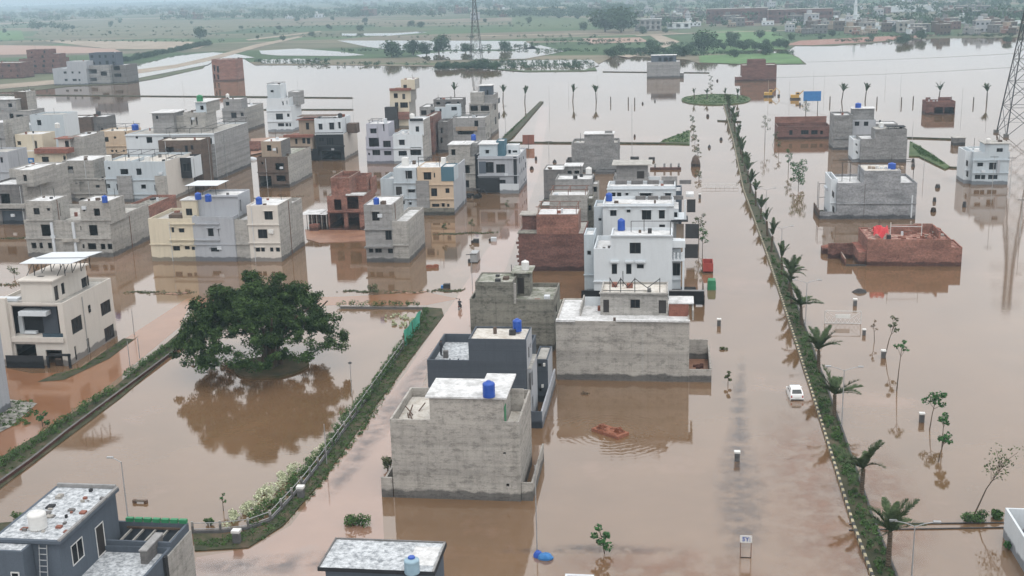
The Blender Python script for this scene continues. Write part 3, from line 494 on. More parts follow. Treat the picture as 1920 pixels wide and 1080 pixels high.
h = House('white three storey house with three shaded windows behind the grey plaster house', 1180, 566)
h.m((1146, 441, 1260, 566), ry=427, par=.35, g=True, mat='white', F=[(1180.5, 455, 1201.5, 475.6), (1174, 495, 1184, 514), (1194, 495, 1207, 503.5), (1147, 495, 1157, 514)], bands=[441.5]); z = h.zr; x1 = h.x1; Y0 = h.Y0; z1 = h.z1
for q in ((1144, 490, 1160, 493), (1172, 490, 1187, 493), (1191, 490, 1210, 493)): h.b('sunshade', q, -.45, .43, 'white')
L = [((x1-.3, Y0+k, z), (x1-.3, Y0+k, z+1.6)) for k in (1, 4)]+[((x1-.3, Y0+4, z+1.6), (x1-6, Y0+4, z+1.6)), ((x1-6, Y0+4, z), (x1-6, Y0+4, z+1.6))]; h.posts('canopy_frame', L, 'iron', .05)
h.m((1114, 466, 1146, 566), d=9, par=.7, g=True, mat='white', F=[]); zl = h.zr
for k in range(3): h.w('plant_pot', h.x0+.5+k*.7, h.x0+.9+k*.7, h.Y0+.6+k, h.Y0+1.+k, zl, zl+.5, 'concrete_dark')
h.m((1096, 440, 1114, 560), dy=4, d=5, par=.4, g=True, mat='pale_blue', F=[(1101, 470, 1108, 478)])
h.m((1260, 466, 1276, 566), dy=1.6, d=7, par=0, g=True, mat='white', F=[(1261.5, 493, 1275, 517)])
h.b('balcony_slab', (1260, 461, 1285, 464.5), .2, 5, 'white'); h.b('balcony_parapet', (1260, 452, 1285, 461), .2, .15, 'white'); h.b('balcony_slab', (1260, 487, 1284, 490), .2, 5, 'white')
for q in ((1263, 474, 1266, 487), (1270, 474, 1273, 487), (1277, 474, 1280, 487)): h.b('baluster', q, .25, .3, 'white')
for q in ((1280, 464.5, 1284, 487), (1279, 490, 1283, 566)): h.b('column', q, .25, .4, 'white')
h.b('boundary_fence', (1090, 545, 1125, 573), -2.2, .12, 'black'); h.b('boundary_fence', (1254, 546, 1320, 571), -1.9, .12, 'black'); h.b('fence_rail', (1254, 544, 1321, 546), -1.95, .2, 'galvanised')
xq = G(1321, 571)[0]; h.w('yard_wall', xq-.15, xq, Y0-1.6, Y0+7, -.8, 1.5, 'brown'); h.w('car_cover', xq-5.2, xq-1.2, Y0+.4, Y0+2.8, .4, 1.6, 'black')
tk(1165, 432, z, .55, 1.75, label='tall blue tank on the white house with shaded windows')

YF = G(1196, 382, 9.8)[1]
h = House('pale blue white house with four dark windows and a balcony', 1196, 470, Y=YF)
h.m((1131, 382, 1262, 480), ry=368, par=.45, g=True, mat='white', F=[(1144, 394, 1156, 405), (1175, 393, 1182, 398.5), (1203.5, 394, 1221, 412), (1235.5, 394, 1246.5, 410), (1236, 421, 1247, 426)], bands=[386]); z = h.zr; x1 = h.x1; Y0 = h.Y0; Y1 = h.Y1; x0 = h.x0
for k in range(4): h.w('planter', x0+5.2+k*2.1, x0+6.9+k*2.1, Y1-.9, Y1-.3, z, z+.6, 'concrete_dark')
h.w('mattress', x0+2.5, x0+4.6, Y0+.6, Y0+1.6, z, z+.25, 'tan')
h.m((1114, 387, 1131, 480), dy=1, d=6, par=.5, g=True, mat='pale_blue', F=[(1122, 409, 1128, 414)])
h.m((1262, 392, 1272, 480), dy=2, d=6, par=0, g=True, mat='white', F=[(1263, 398, 1270, 410)]); h.b('balcony_slab', (1262, 411, 1287, 414), .3, 6, 'white')
for q in ((1283, 375, 1286.5, 411), (1262, 375, 1264, 411)): h.b('column', q, .35, .3, 'white')
h.b('porch_roof', (1258, 413, 1290, 416), -.3, 4, 'charcoal'); h.b('garage_door', (1268, 420, 1282, 460), 1, .1, 'tan', g=True); h.b('boundary_fence', (1285, 420, 1310, 447), -.6, .12, 'iron'); h.b('boundary_fence', (1283, 458, 1309, 484), -4.5, .12, 'iron')
tk(1142, 377, z, .55, 1.4, label='blue tank on the left end of the four window white house')
YG = G(1200, 350, 9.8)[1]
h = House('white house with a strip window, second behind the shaded window house', 1200, 400, Y=YG)
h.m((1139, 349, 1266, 420), ry=339, par=.5, g=True, mat='white', F=[(1147, 361, 1154, 369), (1157, 361, 1165, 369), (1173, 361.5, 1178, 366.5), (1200, 362, 1223, 369.5), (1247, 362, 1258, 369.5)], bands=[354]); z = h.zr; x0 = h.x0; Y1 = h.Y1
for k in range(5): h.w('planter', x0+1.2+k*2.9, x0+3.3+k*2.9, Y1-.9, Y1-.3, z, z+.7, 'concrete_dark')
h.m((1266, 358, 1278, 420), dy=2, d=6, par=.3, g=True, mat='slate_light', F=[]); h.b('awning', (1286, 364, 1301, 370), 1, 3, 'roof_white'); h.b('boundary_fence', (1288, 374, 1304, 398), 0, .12, 'iron')
YH = G(1184, 309, 9.9)[1]
h = House('grey house with a wide flat slab over its dark roof door', 1184, 345, Y=YH)
h.m((1150, 335, 1216, 380), d=8, par=.3, g=True, mat='concrete_grey'); zr = h.zr; h.m((1156, 309, 1214, 339), d=5, par=0, slab=.9, z0=zr, mat='concrete_grey', roof='roof_grey', F=[(1194, 321, 1208, 338, 'd')])
h.b('parapet_wall', (1215, 331, 1238, 339), .5, .2, 'white', g=True); h.b('parapet_wall', (1240, 331, 1270, 337), .2, .2, 'concrete_grey', g=True)
h = House('tall blank grey block house with a raised centre tower', 1110, 323)
h.m((1072, 268, 1159, 330), d=9, par=.6, g=True, mat='block', roof='roof_grey'); zr = h.zr; h.m((1096, 252, 1149, 268), d=5, par=0, slab=.25, z0=zr, mat='block', roof='roof_white'); z = h.z1; h.w('roof_hatch', h.x1-2, h.x1-.2, h.Y0+.6, h.Y0+2, z+.162, z+.7, 'concrete_grey'); h.m((1062, 300, 1074, 335), dy=2, d=5, g=True, mat='concrete_dark'); h.b('lean_to', (1116, 322, 1152, 340), -3, 2.8, 'concrete_grey', g=True)

h = House('red brick house with a blank brick gable and stepped left edge', 1000, 508)
h.m((973, 438, 1096, 508), d=10, par=.1, g=True, mat='brick_dark', roof='roof_grey'); zr = h.zr; Y0 = h.Y0; x0 = h.x0; x1 = h.x1
h.m((1006, 402, 1084, 438), d=5.5, par=.12, z0=zr, mat='brick', roof='roof_white'); h.pergola(1.3, 3, 'rust')
for k in range(7): h.w('toothed_brick', x0-.12-.16*(k % 3), x0-.01, Y0, Y0+.22, .7+k*.75, 1.1+k*.75, 'brick_dark')
h.w('stair_wall', x0+.2, x0+2.6, Y0+3.5, Y0+3.75, zr, zr+2.4, 'brick_dark'); h.w('stair_slab', x0-.2, x0+2.9, Y0+3.2, Y0+6.5, zr+2.402, zr+2.6, 'concrete'); h.w('roof_edge', x0-.2, x0+3, Y0-.1, Y0+2, zr+.11, zr+.25, 'concrete_mossy')
h.w('yard_wall', x1+.1, x1+.3, Y0+2, Y0+9, -.8, 4.2, 'concrete_mossy'); h.m((1075, 425, 1100, 508), dy=6.5, d=5, par=.3, g=True, mat='concrete_mossy')
YK = G(1065, 368, 9.7)[1]
h = House('cream concrete house with a white roof behind the brick gable', 1065, 430, Y=YK)
h.m((1031, 366, 1101, 440), ry=357, par=.2, g=True, mat='concrete_pale'); h.pergola(1.1, 3, 'rust'); h.m((1012, 385, 1032, 440), dy=1, d=6, g=True, mat='concrete_mossy', par=.3); h.m((1101, 372, 1112, 440), dy=1, d=4, g=True, mat='concrete_mossy', par=.3, F=[(1103, 385, 1109, 395, 'o')])
YL = G(1076, 337, 9.7)[1]
h = House('plain grey house with a parapet roof and a white tank', 1076, 400, Y=YL)
h.m((1042, 336, 1110, 400), ry=326, par=.3, g=True, mat='concrete_grey', F=[]); z = h.zr; h.m((1110, 345, 1121, 400), dy=1.5, d=4, g=True, mat='concrete_pale', par=.2, F=[(1113, 350, 1119, 360)]); h.pergola(1.2, 2, 'iron', (0, .5)); tk(1104, 328, z, .6, 1.5, 'plastic_white', 'white tank on the plain grey parapet roof')
YM = G(1040, 318, 7)[1]
h = House('low grey house with flat white roof by the middle street', 1040, 360, Y=YM)
h.m((1020, 318, 1058, 370), d=7, par=.15, g=True, mat='concrete_dark'); h.m((1060, 312, 1090, 360), dy=3, d=4, g=True, mat='concrete_grey', F=[(1064, 320, 1072, 327, 'o'), (1077, 320, 1086, 327, 'o')], par=0, slab=.3)

# right side of the boulevard
h = House('big blank grey house with a long white roof terrace and pergola', 1640, 411)
h.m((1569, 343, 1718, 411), d=11, par=.5, g=True, mat='block_blue', roof='roof_white'); zr = h.zr; x0 = h.x0; x1 = h.x1; Y0 = h.Y0
h.m((1620, 320, 1689, 343), ry=308, par=.12, z0=zr, mat='block_blue', roof='roof_speckled'); z = h.z1
h.posts('canopy_frame', [((x0+a, Y0+5, zr), (x0+a, Y0+5, z+.9)) for a in (1.5, 3, 4.8, 14.8)]+[((x0+1.2, Y0+5, z+.9), (x1+.1, Y0+5, z+.9)), ((x0+1.2, Y0+8, z+.9), (x1+.1, Y0+8, z+.9))], 'iron', .06)
h.b('joint', (1620, 345, 1621.5, 409), -.03, .025, 'concrete_dark'); h.b('drain_pipe', (1708.5, 366, 1711, 408), -.1, .08, 'panel_white')
h.m((1557, 336, 1569, 411), dy=.9, d=9, par=.9, g=True, mat='white', F=[], Lf=[(1559.5, 357, 1562, 371), (1560, 385, 1562.5, 400)])
h.b('yard_wall', (1537, 397, 1569, 411), -.02, .2, 'block_blue', g=True); xa = G(1537, 411)[0]; h.w('yard_wall', xa-.2, xa, Y0+.2, Y0+9, -.8, 1.6, 'brown'); h.w('yard_floor', xa, x0-1.3, Y0+.25, Y0+9, -.5, .1, 'verge'); h.b('balcony_slab', (1548, 352, 1558, 356), 5, 3, 'white'); h.posts('balcony_frame', [((xa+.4, Y0+6, 0), (xa+.4, Y0+6, 6)), ((xa+.4, Y0+8, 0), (xa+.4, Y0+8, 6)), ((xa+.4, Y0+6, 5.9), (xa+1.6, Y0+6, 5.9)), ((xa+.4, Y0+6, 3.2), (xa+1.6, Y0+6, 3.2))], 'iron', .05)
for k in range(9): a = x0+6+k*.75; h.w('roof_clutter', a, a+.5, Y0+2.2+random.random(), Y0+3.2+random.random(), z-.1, z+.15+random.random()*.35, random.choice(('panel_white', 'tan', 'roof_white')))
tk(1672, 317, z-.12, .75, 1.2, label='broad blue tank on the big blank grey house')
h = House('unfinished low brick house with rubble and a red cloth on its roof', 1690, 499)
h.m((1626, 449, 1782, 499), d=9.5, par=.25, g=True, mat='brick', roof='brick_rubble'); zr = h.zr; x0 = h.x0; x1 = h.x1; Y0 = h.Y0
h.m((1782, 464, 1803, 499), d=6, par=.2, g=True, mat='brick', roof='brick_rubble'); h.w('parapet_wall', x1-4.6, x1-1.6, Y0+6.5, Y0+6.75, zr, zr+1.5, 'brick'); h.w('parapet_wall', x1-1.6, x1-1.35, Y0+1.5, Y0+6.7, zr, zr+1.3, 'brick'); h.w('parapet_wall', x0+4.5, x0+8.6, Y0+5.5, Y0+5.75, zr, zr+1.5, 'brick')
h.w('stair_ramp', x0-1.2, x0-.05, Y0+.6, Y0+8, -.8, 2.2, 'brick'); h.w('yard_wall', x0-3.4, x0-3.2, Y0-.0, Y0+5, -.8, 1.2, 'brick'); h.w('yard_wall', x0-3.2, x0-.02, Y0-.05, Y0+.12, -.8, .25, 'concrete_dark'); h.w('yard_wall', x0-5.4, x0-1.4, Y0+5.1, Y0+5.3, -.8, 2.6, 'brick_dark')
h.posts('roof_pole', [((x0+3.8, Y0+2, zr), (x0+3.8, Y0+2, zr+2.6)), ((x0+8.6, Y0+2, zr), (x0+8.6, Y0+2, zr+2.4)), ((x0+3.8, Y0+2, zr+2.), (x0+8.6, Y0+2, zr+1.9))], 'frame_white', .06)
for k in range(34): a, b = x0+1+random.random()*11.5, Y0+.5+random.random()*7; s_ = .25+random.random()*.5; h.w('brick_heap', a, a+s_, b, b+s_, zr, zr+.15+random.random()*.4, random.choice(('brick', 'terracotta', 'concrete', 'brick')))
rx, ry_ = x0+2.3, Y0+2.6; t = empty('cloth', (rx, ry_, zr), 'crumpled red cloth draped over poles on the brick house roof', 'cloth'); b = MB().use('tarp_red')
gr = [[(rx-1.1+i*.3+random.uniform(-.1, .1), ry_-.8+k*.38, zr+1.35+.5*math.sin(i*1.1+k)+random.uniform(-.15, .15)-(.9 if k == 0 else 0)) for k in range(6)] for i in range(9)]
for i in range(8):
    for k in range(5): b.poly(gr[i][k], gr[i+1][k], gr[i+1][k+1], gr[i][k+1])
part('fabric', b, t)
h = House('grey block house with white roof terraces by the grass bank', 1655, 305)
h.m((1614, 260, 1700, 305), d=9, par=.4, g=True, mat='block', roof='roof_white'); zr = h.zr; h.m((1641, 242, 1700, 260), d=6, par=.1, z0=zr, mat='block', roof='roof_grey'); z = h.z1; h.pergola(.5, 3, 'iron', (.4, .95), (.1, .6), 'charcoal'); tk(1652, 238, z, .6, 1.2, 'plastic_white', 'white tank on the grey block house by the grass bank')
h.m((1600, 262, 1614, 305), dy=1.2, d=8, par=.6, g=True, mat='white', Lf=[(1603.5, 268, 1606, 274), (1604, 282, 1607, 289)])
h = House('grey house with stacked upper rooms and a blue tank', 1600, 281)
h.m((1563, 216, 1598, 283), d=9, par=.5, g=True, mat='block', roof='roof_white'); h.m((1598, 225, 1641, 283), dy=1, d=8, par=.3, g=True, mat='pale_grey', F=[(1603, 228, 1611, 236), (1620, 228, 1628, 236)]); zr = h.zr; h.m((1599, 204, 1639, 225), dy=3, d=4, par=0, slab=.3, z0=zr, mat='block', roof='roof_white'); z = h.z1; h.m((1636, 232, 1682, 283), dy=2, d=6, par=.2, g=True, mat='concrete_grey'); tk(1609, 202, z+.16, .8, 1.3, label='blue tank on the stacked upper rooms')
h = House('roofless single storey brick house with dark windows', 1505, 261)
h.m((1458, 237, 1557, 261), d=10, g=True, mat='brick_dark', open_top=True, F=[(1502, 244, 1516, 252), (1521, 244, 1533, 252), (1538, 245, 1543, 252), (1480, 244, 1486, 253)], side='brick_dark'); h.w('rear_wall', h.x0, h.x1, h.Y1-.05, h.Y1+.2, 0, 5.4, 'brick'); h.w('ceiling_slab', h.x0+.2, h.x1-.2, h.Y0+.2, h.Y0+4, 2.9, 3.05, 'brown'); h.m((1557, 240, 1563, 262), d=6, g=True, mat='concrete_dark')
h = House('pale blue house with a recessed balcony at the far right', 1860, 346)
h.m((1824, 285, 1891, 346), d=9, par=.3, g=True, mat='pale_blue', F=[(1833, 305, 1843, 312), (1855, 305, 1867, 318), (1828, 328, 1838, 336), (1840, 328, 1847, 336), (1853, 328, 1870, 336)], bands=[300, 324]); zr = h.zr; h.m((1848, 270, 1891, 285), d=5, par=.2, z0=zr, mat='pale_blue', F=[(1869, 278, 1880, 287)]); z = h.z1; h.w('roof_lid', h.x0-.3, h.x1+.3, h.Y0-.2, h.Y1+.2, z+.002, z+.15, 'roof_grey')
h.b('side_pier', (1870, 300, 1875, 324), -.35, .34, 'pale_grey'); h.m((1809, 283, 1824, 346), dy=1.5, d=7, par=.6, g=True, mat='white', Lf=[(1811, 300, 1813, 312), (1811.5, 320, 1813.5, 332)], roof='roof_white'); tk(1853, 269, z+.16, .5, 1.1, 'plastic_white', 'white tank on the pale blue balcony house')
h = House('small brick pavilion with dark open bays standing in water', 1765, 215)
h.m((1737, 190, 1791, 215), d=7, par=.5, g=True, mat='brick_dark', roof='terracotta', F=[(1752, 201, 1768, 213, 'o'), (1771, 201, 1789, 213, 'o')]); h.w('parapet_wall', h.x0+1, h.x0+2.5, h.Y1-.3, h.Y1-.1, h.zr, h.zr+1.2, 'brick_dark'); h.w('parapet_wall', h.x0+5, h.x1, h.Y1-.3, h.Y1-.1, h.zr, h.zr+1.2, 'brick_dark')
h = House('dark grey shed half under water near the pale blue house', 1799, 273, 'shed', 'shed'); h.m((1788, 259, 1810, 273), d=3, par=0, slab=.15, g=True, mat='concrete_dark', roof='roof_grey')
h = House('isolated brown brick building with a stepped top beyond the roundabout', 1423, 152); h.m((1391, 122, 1456, 152), d=12, par=.4, g=True, mat='brick_dark', roof='roof_grey'); zr = h.zr; h.m((1402, 112, 1436, 122), d=7, par=.4, z0=zr, mat='brick_dark', roof='roof_grey', dy=2); h.m((1379, 144, 1391, 152), d=6, par=0, g=True, mat='brick_dark')
h = House('isolated grey block building with open attic beyond the roundabout', 1243, 146); h.m((1213, 116, 1275, 146), d=12, par=.3, g=True, mat='concrete_grey'); zr = h.zr; h.m((1221, 104, 1268, 117), dy=2, d=6, par=0, slab=.2, z0=zr, mat='slate_light', F=[(1235, 108, 1240, 115, 'o'), (1245, 108, 1252, 115, 'o'), (1255, 108, 1261, 115, 'o')]); h.m((1275, 137, 1282, 146), d=6, par=0, g=True, mat='concrete_dark')

# ---------------------------------------------------------------- left foreground houses
h = House('modern white corner house with a dark balcony recess and a roof canopy', 133, 686); h.frame = 'frame_dark'
h.m((-6, 568, 124, 688), d=(232, 630), par=.45, g=True, mat='white_warm', roof='roof_grey', F=[(20, 572, 116, 640, 'o'), (28, 645, 70, 672, 'o'), (85, 656, 120, 690, 'o')],
    Rt=[(133, 600, 156, 617), (188, 570, 209, 583.5), (195, 617, 216, 631), (139, 650, 145.5, 674), (162, 636, 170, 660)]); zr = h.zr; Y0 = h.Y0; x1 = h.x1; x0 = h.x0; Yr = h.Y1
h.b('balcony_wall', (20, 570, 116, 642), 1.7, .15, 'charcoal'); h.b('balcony_floor', (18, 633, 118, 642), -.35, 2., 'white_warm'); h.b('balcony_canopy', (34, 585, 86, 593), -.3, 1.9, 'white'); h.b('balcony_pillar', (36, 593, 44, 634), 1.2, .3, 'white'); h.b('stone_panel', (80, 568, 108, 628), .9, .12, 'slate'); h.b('balcony_glass', (80, 625, 118, 636), -.1, .05, 'glass_blue'); h.b('balcony_bench', (46, 621, 68, 626), .8, .5, 'white')
h.b('gate', (12, 667, 82, 697), -1.2, .1, 'charcoal'); h.b('gate_frame', (91, 664, 131, 668), -1., .2, 'charcoal'); h.b('gate_post', (88, 668, 92, 700), -1., .2, 'charcoal'); h.b('gate_post', (128, 664, 132, 694), -1., .2, 'charcoal'); h.b('door_panel', (104, 672, 116, 692), -.1, .08, 'brown'); h.b('side_pier', (-6, 560, 18, 690), -.5, .49, 'white_warm', g=True)
h.m((39, 528, 98, 566), dy=1.3, ry=(178, 497), par=.25, z0=zr, mat='white_warm', roof='roof_grey', Rt=[(100.6, 538, 111.5, 561, 'd'), (114, 532, 123, 550), (152, 523, 169, 538.5)]); z = h.z1
h.w('roof_slab', h.x0-.3, h.x1+.35, h.Y0-.3, h.Y1+.2, z+.002, z+.2, 'white_warm'); h.w('parapet_coping', x0, h.x0-.4, Y0+.9, Y0+2, zr+.4, zr+.75, 'panel_white')
for zz, yy in ((2.6, .30), (.9, .80)): h.w('vent', x1+.02, x1+.1, Y0+(Yr-Y0)*.47, Y0+(Yr-Y0)*.47+.5, 5+zz*.3, 5.45+zz*.3, 'black')
def canopy(label, pts, z, tilt, posts):
    P0 = [G(*p, z) for p in pts]; t = empty('solar_canopy', (*P0[0], z), label, 'solar canopy'); o = t.location; b = MB().use('panel_white')
    q = [(x-o.x, y-o.y, tilt*k) for (x, y), k in zip(P0, (0, 0, 1, 1))]
    b.poly(*q); b.poly(*[(a, c, d-.06) for a, c, d in q[::-1]])
    for i in range(4): a, c = q[i], q[(i+1) % 4]; b.poly(a, (a[0], a[1], a[2]-.06), (c[0], c[1], c[2]-.06), c)
    part_at(t, 'canopy_sheet', b); f = MB().use('iron')
    for u in (.2, .8):
        for v in (.25, .8):
            p = [q[0][i]+(q[1][i]-q[0][i])*u+(q[3][i]-q[0][i])*v for i in range(3)]; f.tube([(p[0], p[1], -posts), (p[0], p[1], p[2]-.06)], .06, n=4); f.tube([(p[0]-1.1, p[1], -posts), (p[0], p[1], p[2]-.06)], .05, n=4)
    part_at(t, 'canopy_frame', f)
canopy('white sheet canopy over the front of the modern white house roof', [(36, 494), (132, 494), (166, 483.5), (62, 484)], z+2., .1, 1.8); canopy('white sheet canopy at the back of the modern white house roof', [(66, 483), (160, 482), (192, 473), (98, 474)], z+2.2, .1, 2.0)
g = G(21, 765)
h = House('plain grey wall of a house cut off by the left edge', 5, 770); Yb = g[1]; h.Y = Yb-11
h.m((0, 0, 1, 1), Wd=(g[0]-9, g[0], -.8, 9.4), d=11, par=.4, g=True, mat='pale_grey', roof='roof_white')
# house at the bottom left: lower block, upper block, yard terrace
h = House('slate blue house with a stained white roof at the bottom left corner', 250, 1100); h.Y = 57.; h.frame = 'frame_white'
h.m((0, 0, 1, 1), Wd=(-45.2, -35.55, -.8, 6.55), d=15.3, par=.45, mat='slate_light', roof='roof_stained', g=True); Y0 = h.Y0
for yy, a in ((67.0, .8), (68.6, .8), (69.8, .8), (72.6, 1.3), (74., .7)): h.win('R', yy-a/2, yy+a/2, 2.2, 5.0, h.x1+.16, 'w')
h.w('pier', h.x1+.01, h.x1+.14, 71.2, 75.6, .2, 6.3, 'concrete_pale'); h.w('pier', h.x1+.01, h.x1+.2, 70.8, 71.19, .2, 6.5, 'charcoal')
h.m((0, 0, 1, 1), dy=15.32, Wd=(-45.2, -35.55, -.8, 6.9), d=3.2, par=1.5, mat='slate_light', roof='verge', g=True); zt = h.zr; ya, yb = h.Y0, h.Y1
for k in range(5): x = h.x0+5.2+k*.95; h.w('pergola_beam', x, x+.12, ya+.15, yb-.1, zt+.9, zt+1.05, 'concrete_pale')
h.w('pergola_beam', h.x0+4.9, h.x1-.4, yb-.35, yb-.22, zt+1.05, zt+1.2, 'brown')
for k in range(7): x = h.x0+4.8+k*.7; h.w('planter_box', x, x+.56, yb-.18, yb+.12, zt+1.51, zt+1.8, 'green_paint')
h.w('wall_duct', h.x1-1.5, h.x1-1.0, ya-1.8, ya+.9, 6.0, 7.1, 'concrete_dark'); h.w('duct_top', h.x1-1.55, h.x1-.95, ya-1.85, ya+.95, 7.1, 7.2, 'concrete_grey')
h.Y = 66.3
h.m((0, 0, 1, 1), Wd=(-45.0, -40.5, 6.1, 9.75), d=8.2, par=.02, mat='slate_light', roof='roof_stained', F=[]); zu = h.z1
h.win('R', 67.6, 69.2, 7.3, 8.8, h.x1+.12, 'w'); h.win('R', 71., 72.2, 6.15, 8.5, h.x1+.12, 'd')
h.w('roof_slab', h.x0-.2, h.x1+.25, h.Y0-.25, h.Y1+.15, zu+.002, zu+.22, 'slate_light'); h.w('roof_sheet', h.x0+.05, h.x1, h.Y0, h.Y1-.1, zu+.222, zu+.232, 'roof_stained')
h.w('parapet_coping', h.x1+.05, h.x1+.25, h.Y0-.2, h.Y1+.1, zu+.222, zu+.36, 'concrete_grey'); h.w('parapet_coping', h.x0, h.x1+.05, h.Y1-.05, h.Y1+.15, zu+.222, zu+.5, 'concrete_grey')
h.m((0, 0, 1, 1), dy=-1.3, Wd=(-46., -42.4, 6.1, 9.7), d=1.25, par=.02, mat='slate_light', roof='roof_stained', F=[]); h.win('F', -43.4, -42.8, 7.2, 8.2, h.Y0-.16, 'w')
L = []
for s_ in (0, .55): L.append(((-41.9+s_, 65.6, 6.2), (-41.9+s_, 66.2, 9.6)))
for k in range(8): L.append(((-41.9, 65.6+.07*k, 6.6+.4*k), (-41.35, 65.6+.07*k, 6.6+.4*k)))
h.posts('ladder', L, 'galvanised', .035)
for k in range(26):
    a, b = -44.3+random.random()*3.6, 66.8+random.random()*7; s_ = .12+random.random()*.4; h.w('roof_debris', a, a+s_, b, b+s_*random.uniform(.4, 1.6), zu+.23, zu+.27+random.random()*.2, random.choice(('concrete_dark', 'terracotta', 'concrete', 'charcoal')))
tk(72, 990, zu+.25, .62, 1.25, 'plastic_white', 'big white round tank on the slate blue corner house')
h.w('box_tank', -42.5, -40.9, 60.9, 62.6, 6.15, 7.1, 'plastic_white'); h.w('box_tank', -41.6, -41.0, 61.2, 61.9, 7.1, 7.5, 'plastic_white')
# house at the bottom middle
a = G(629, 1009, 9); b = G(837, 1014, 9); c = G(597, 1063, 9); h = House('dark house with a speckled white slab roof at the bottom edge', 700, 1150); h.Y = c[1]+.25
h.m((0, 0, 1, 1), Wd=(a[0]+.4, b[0]-.35, -.8, 8.7), d=4.5, par=.02, mat='slate_light', roof='roof_stained', g=True, F=[]); z = h.z1
h.w('roof_slab', a[0]-.05, b[0]+.05, c[1], a[1], z+.002, z+.26, 'charcoal'); h.w('roof_sheet', a[0], b[0], c[1]+.04, a[1]-.04, z+.262, z+.275, 'roof_stained'); h.w('parapet_coping', a[0], b[0], a[1]-.12, a[1], z+.276, z+.36, 'concrete_dark'); h.w('parapet_coping', b[0]-.12, b[0], c[1], a[1]-.13, z+.276, z+.36, 'concrete_grey'); h.w('parapet_coping', a[0], a[0]+.1, c[1], a[1]-.13, z+.276, z+.36, 'concrete_dark')
h.Y = c[1]-3; h.m((0, 0, 1, 1), Wd=(b[0]-2.3, b[0]-.1, -.8, 7.8), d=3.2, par=.02, mat='slate_light', roof='roof_stained', g=True, F=[]); h.w('roof_patch', b[0]-1.9, b[0]-.2, c[1]+.8, a[1]-.7, z+.276, z+.284, 'roof_white')
t = tk(773, 1074, z+.28, .50, 1.05, 'plastic_lightblue', 'pale tank with a blue lid on the speckled slab roof'); [c_ for c_ in t.children if c_.name.startswith('lid')][0].data = MB().use('plastic_blue').lathe(0, 0, [(.01, 1.16), (.21, 1.15), (.24, 1.05)], 12).mesh('lid')
h = House('white flat roof peeping over the bottom edge', 1088, 1180); g = G(1087, 1076, 3.2); h.Y = g[1]-3.; h.m((0, 0, 1, 1), Wd=(g[0]-1.05, g[0]+1.05, -.8, 3.2), d=3., par=.1, mat='white', roof='roof_white', g=True, F=[])
g0 = G(1885, 952, 2.6); g1 = G(1915, 995, 2.6)
h = House('low white walled yard at the right edge', 1930, 1000); h.Y = g0[1]-9; h.m((0, 0, 1, 1), Wd=(g0[0], g0[0]+9, -.8, 2.6), d=9, mat='white', open_top=True, g=True, F=[]); h.w('yard_floor', g0[0]+.2, g0[0]+8.7, h.Y0+.2, h.Y1-.2, -.5, .3, 'concrete_dark'); h.w('cross_wall', g0[0]+.19, g0[0]+5, h.Y1-4.2, h.Y1-4.05, .3, 2.4, 'pale_grey')

# ---------------------------------------------------------------- left blocks of houses
h = House('twin bare concrete house with two upper rooms and white drain pipes', 130, 482)
h.m((49, 413, 209, 482), d=(282, 447), par=.7, g=True, mat='concrete_pale', roof='roof_grey', F=[(76, 421, 96, 443, 'o'), (166, 422, 184, 442, 'o'), (150, 424, 153, 432, 'o'), (58, 455, 69, 466, 'o'), (73, 455, 81, 466, 'o'), (89, 455, 98, 466, 'o'), (154, 458, 159, 466, 'o'), (164, 456, 181, 468, 'o'), (188, 457, 198, 468, 'o'), (201, 457, 211, 468, 'o')], bands=[447]); zr = h.zr; xr = h.x1; Yr = h.Y1
h.m((49, 377, 98, 413), d=6, par=.15, z0=zr, mat='concrete_pale', F=[(62, 390, 75, 402.5), (88, 390, 94, 395.5)], Rt=[(110, 381, 115, 405, 'o')], bands=[412.5])
h.m((150, 377, 206, 413), ry=(236, 366), par=.15, z0=zr, mat='concrete_pale', F=[(155, 390, 160, 396, 'o'), (175, 391, 188, 405, 'o')], bands=[412.5]); z = h.zr
for q in ((97, 417, 101.5, 480), (137, 417, 141.5, 474)): h.b('drain_pipe', q, -.3, .28, 'panel_white')
h.b('ledge', (116, 448, 148, 454), -.5, .48, 'concrete'); tk(197, 380, z, .5, 1.3, 'plastic_blue', 'dull blue tank on the twin concrete house')
h.m((0, 0, 1, 1), dy=Yr-h.Y+.02, Wd=(xr-5, xr-.1, -.8, 6.2), d=13, par=.5, g=True, mat='brick', roof='rubble', side='brick')
h = House('cream and grey terrace of joined houses with a sheet canopy', 405, 490); h.frame = 'frame_dark'
h.m((282, 410, 364, 490), d=10, par=.6, g=True, mat='cream', F=[(321, 426, 327, 436), (335, 428, 346, 436), (324, 461, 338, 470), (346, 461, 356, 468), (359, 462, 367, 469)], roof='roof_grey'); zr = h.zr; zc = h.zr
for q in ((317, 419, 364, 421), (317, 449, 364, 451)): h.b('floor_band', q, -.35, .34, 'cream')
h.m((364, 406, 441, 490), d=11, par=.5, g=True, mat='pale_grey', F=[(389, 428, 401, 443), (409, 429, 413, 443), (395, 464, 411, 472)]); zg = h.zr
for q in ((366, 419, 411, 421), (366, 449, 413, 451)): h.b('floor_band', q, -.35, .34, 'pale_grey')
h.b('pilaster', (412, 409, 440, 490), -.14, .13, 'pale_grey', g=True)
h.m((441, 412, 468, 490), dy=.15, d=11, par=.5, g=True, mat='concrete_pale', F=[])
h.m((467, 385, 524, 490), ry=(545, 370), par=.2, g=True, mat='white_warm', side='concrete_pale', F=[(495, 396, 512, 412), (483, 430, 502, 447), (479, 464, 488, 472), (489, 464, 497, 472), (506, 464, 513, 472), (517, 464, 525, 472)], bands=[421, 455]); z = h.zr; xr = h.x1; dd = h.Y1-h.Y
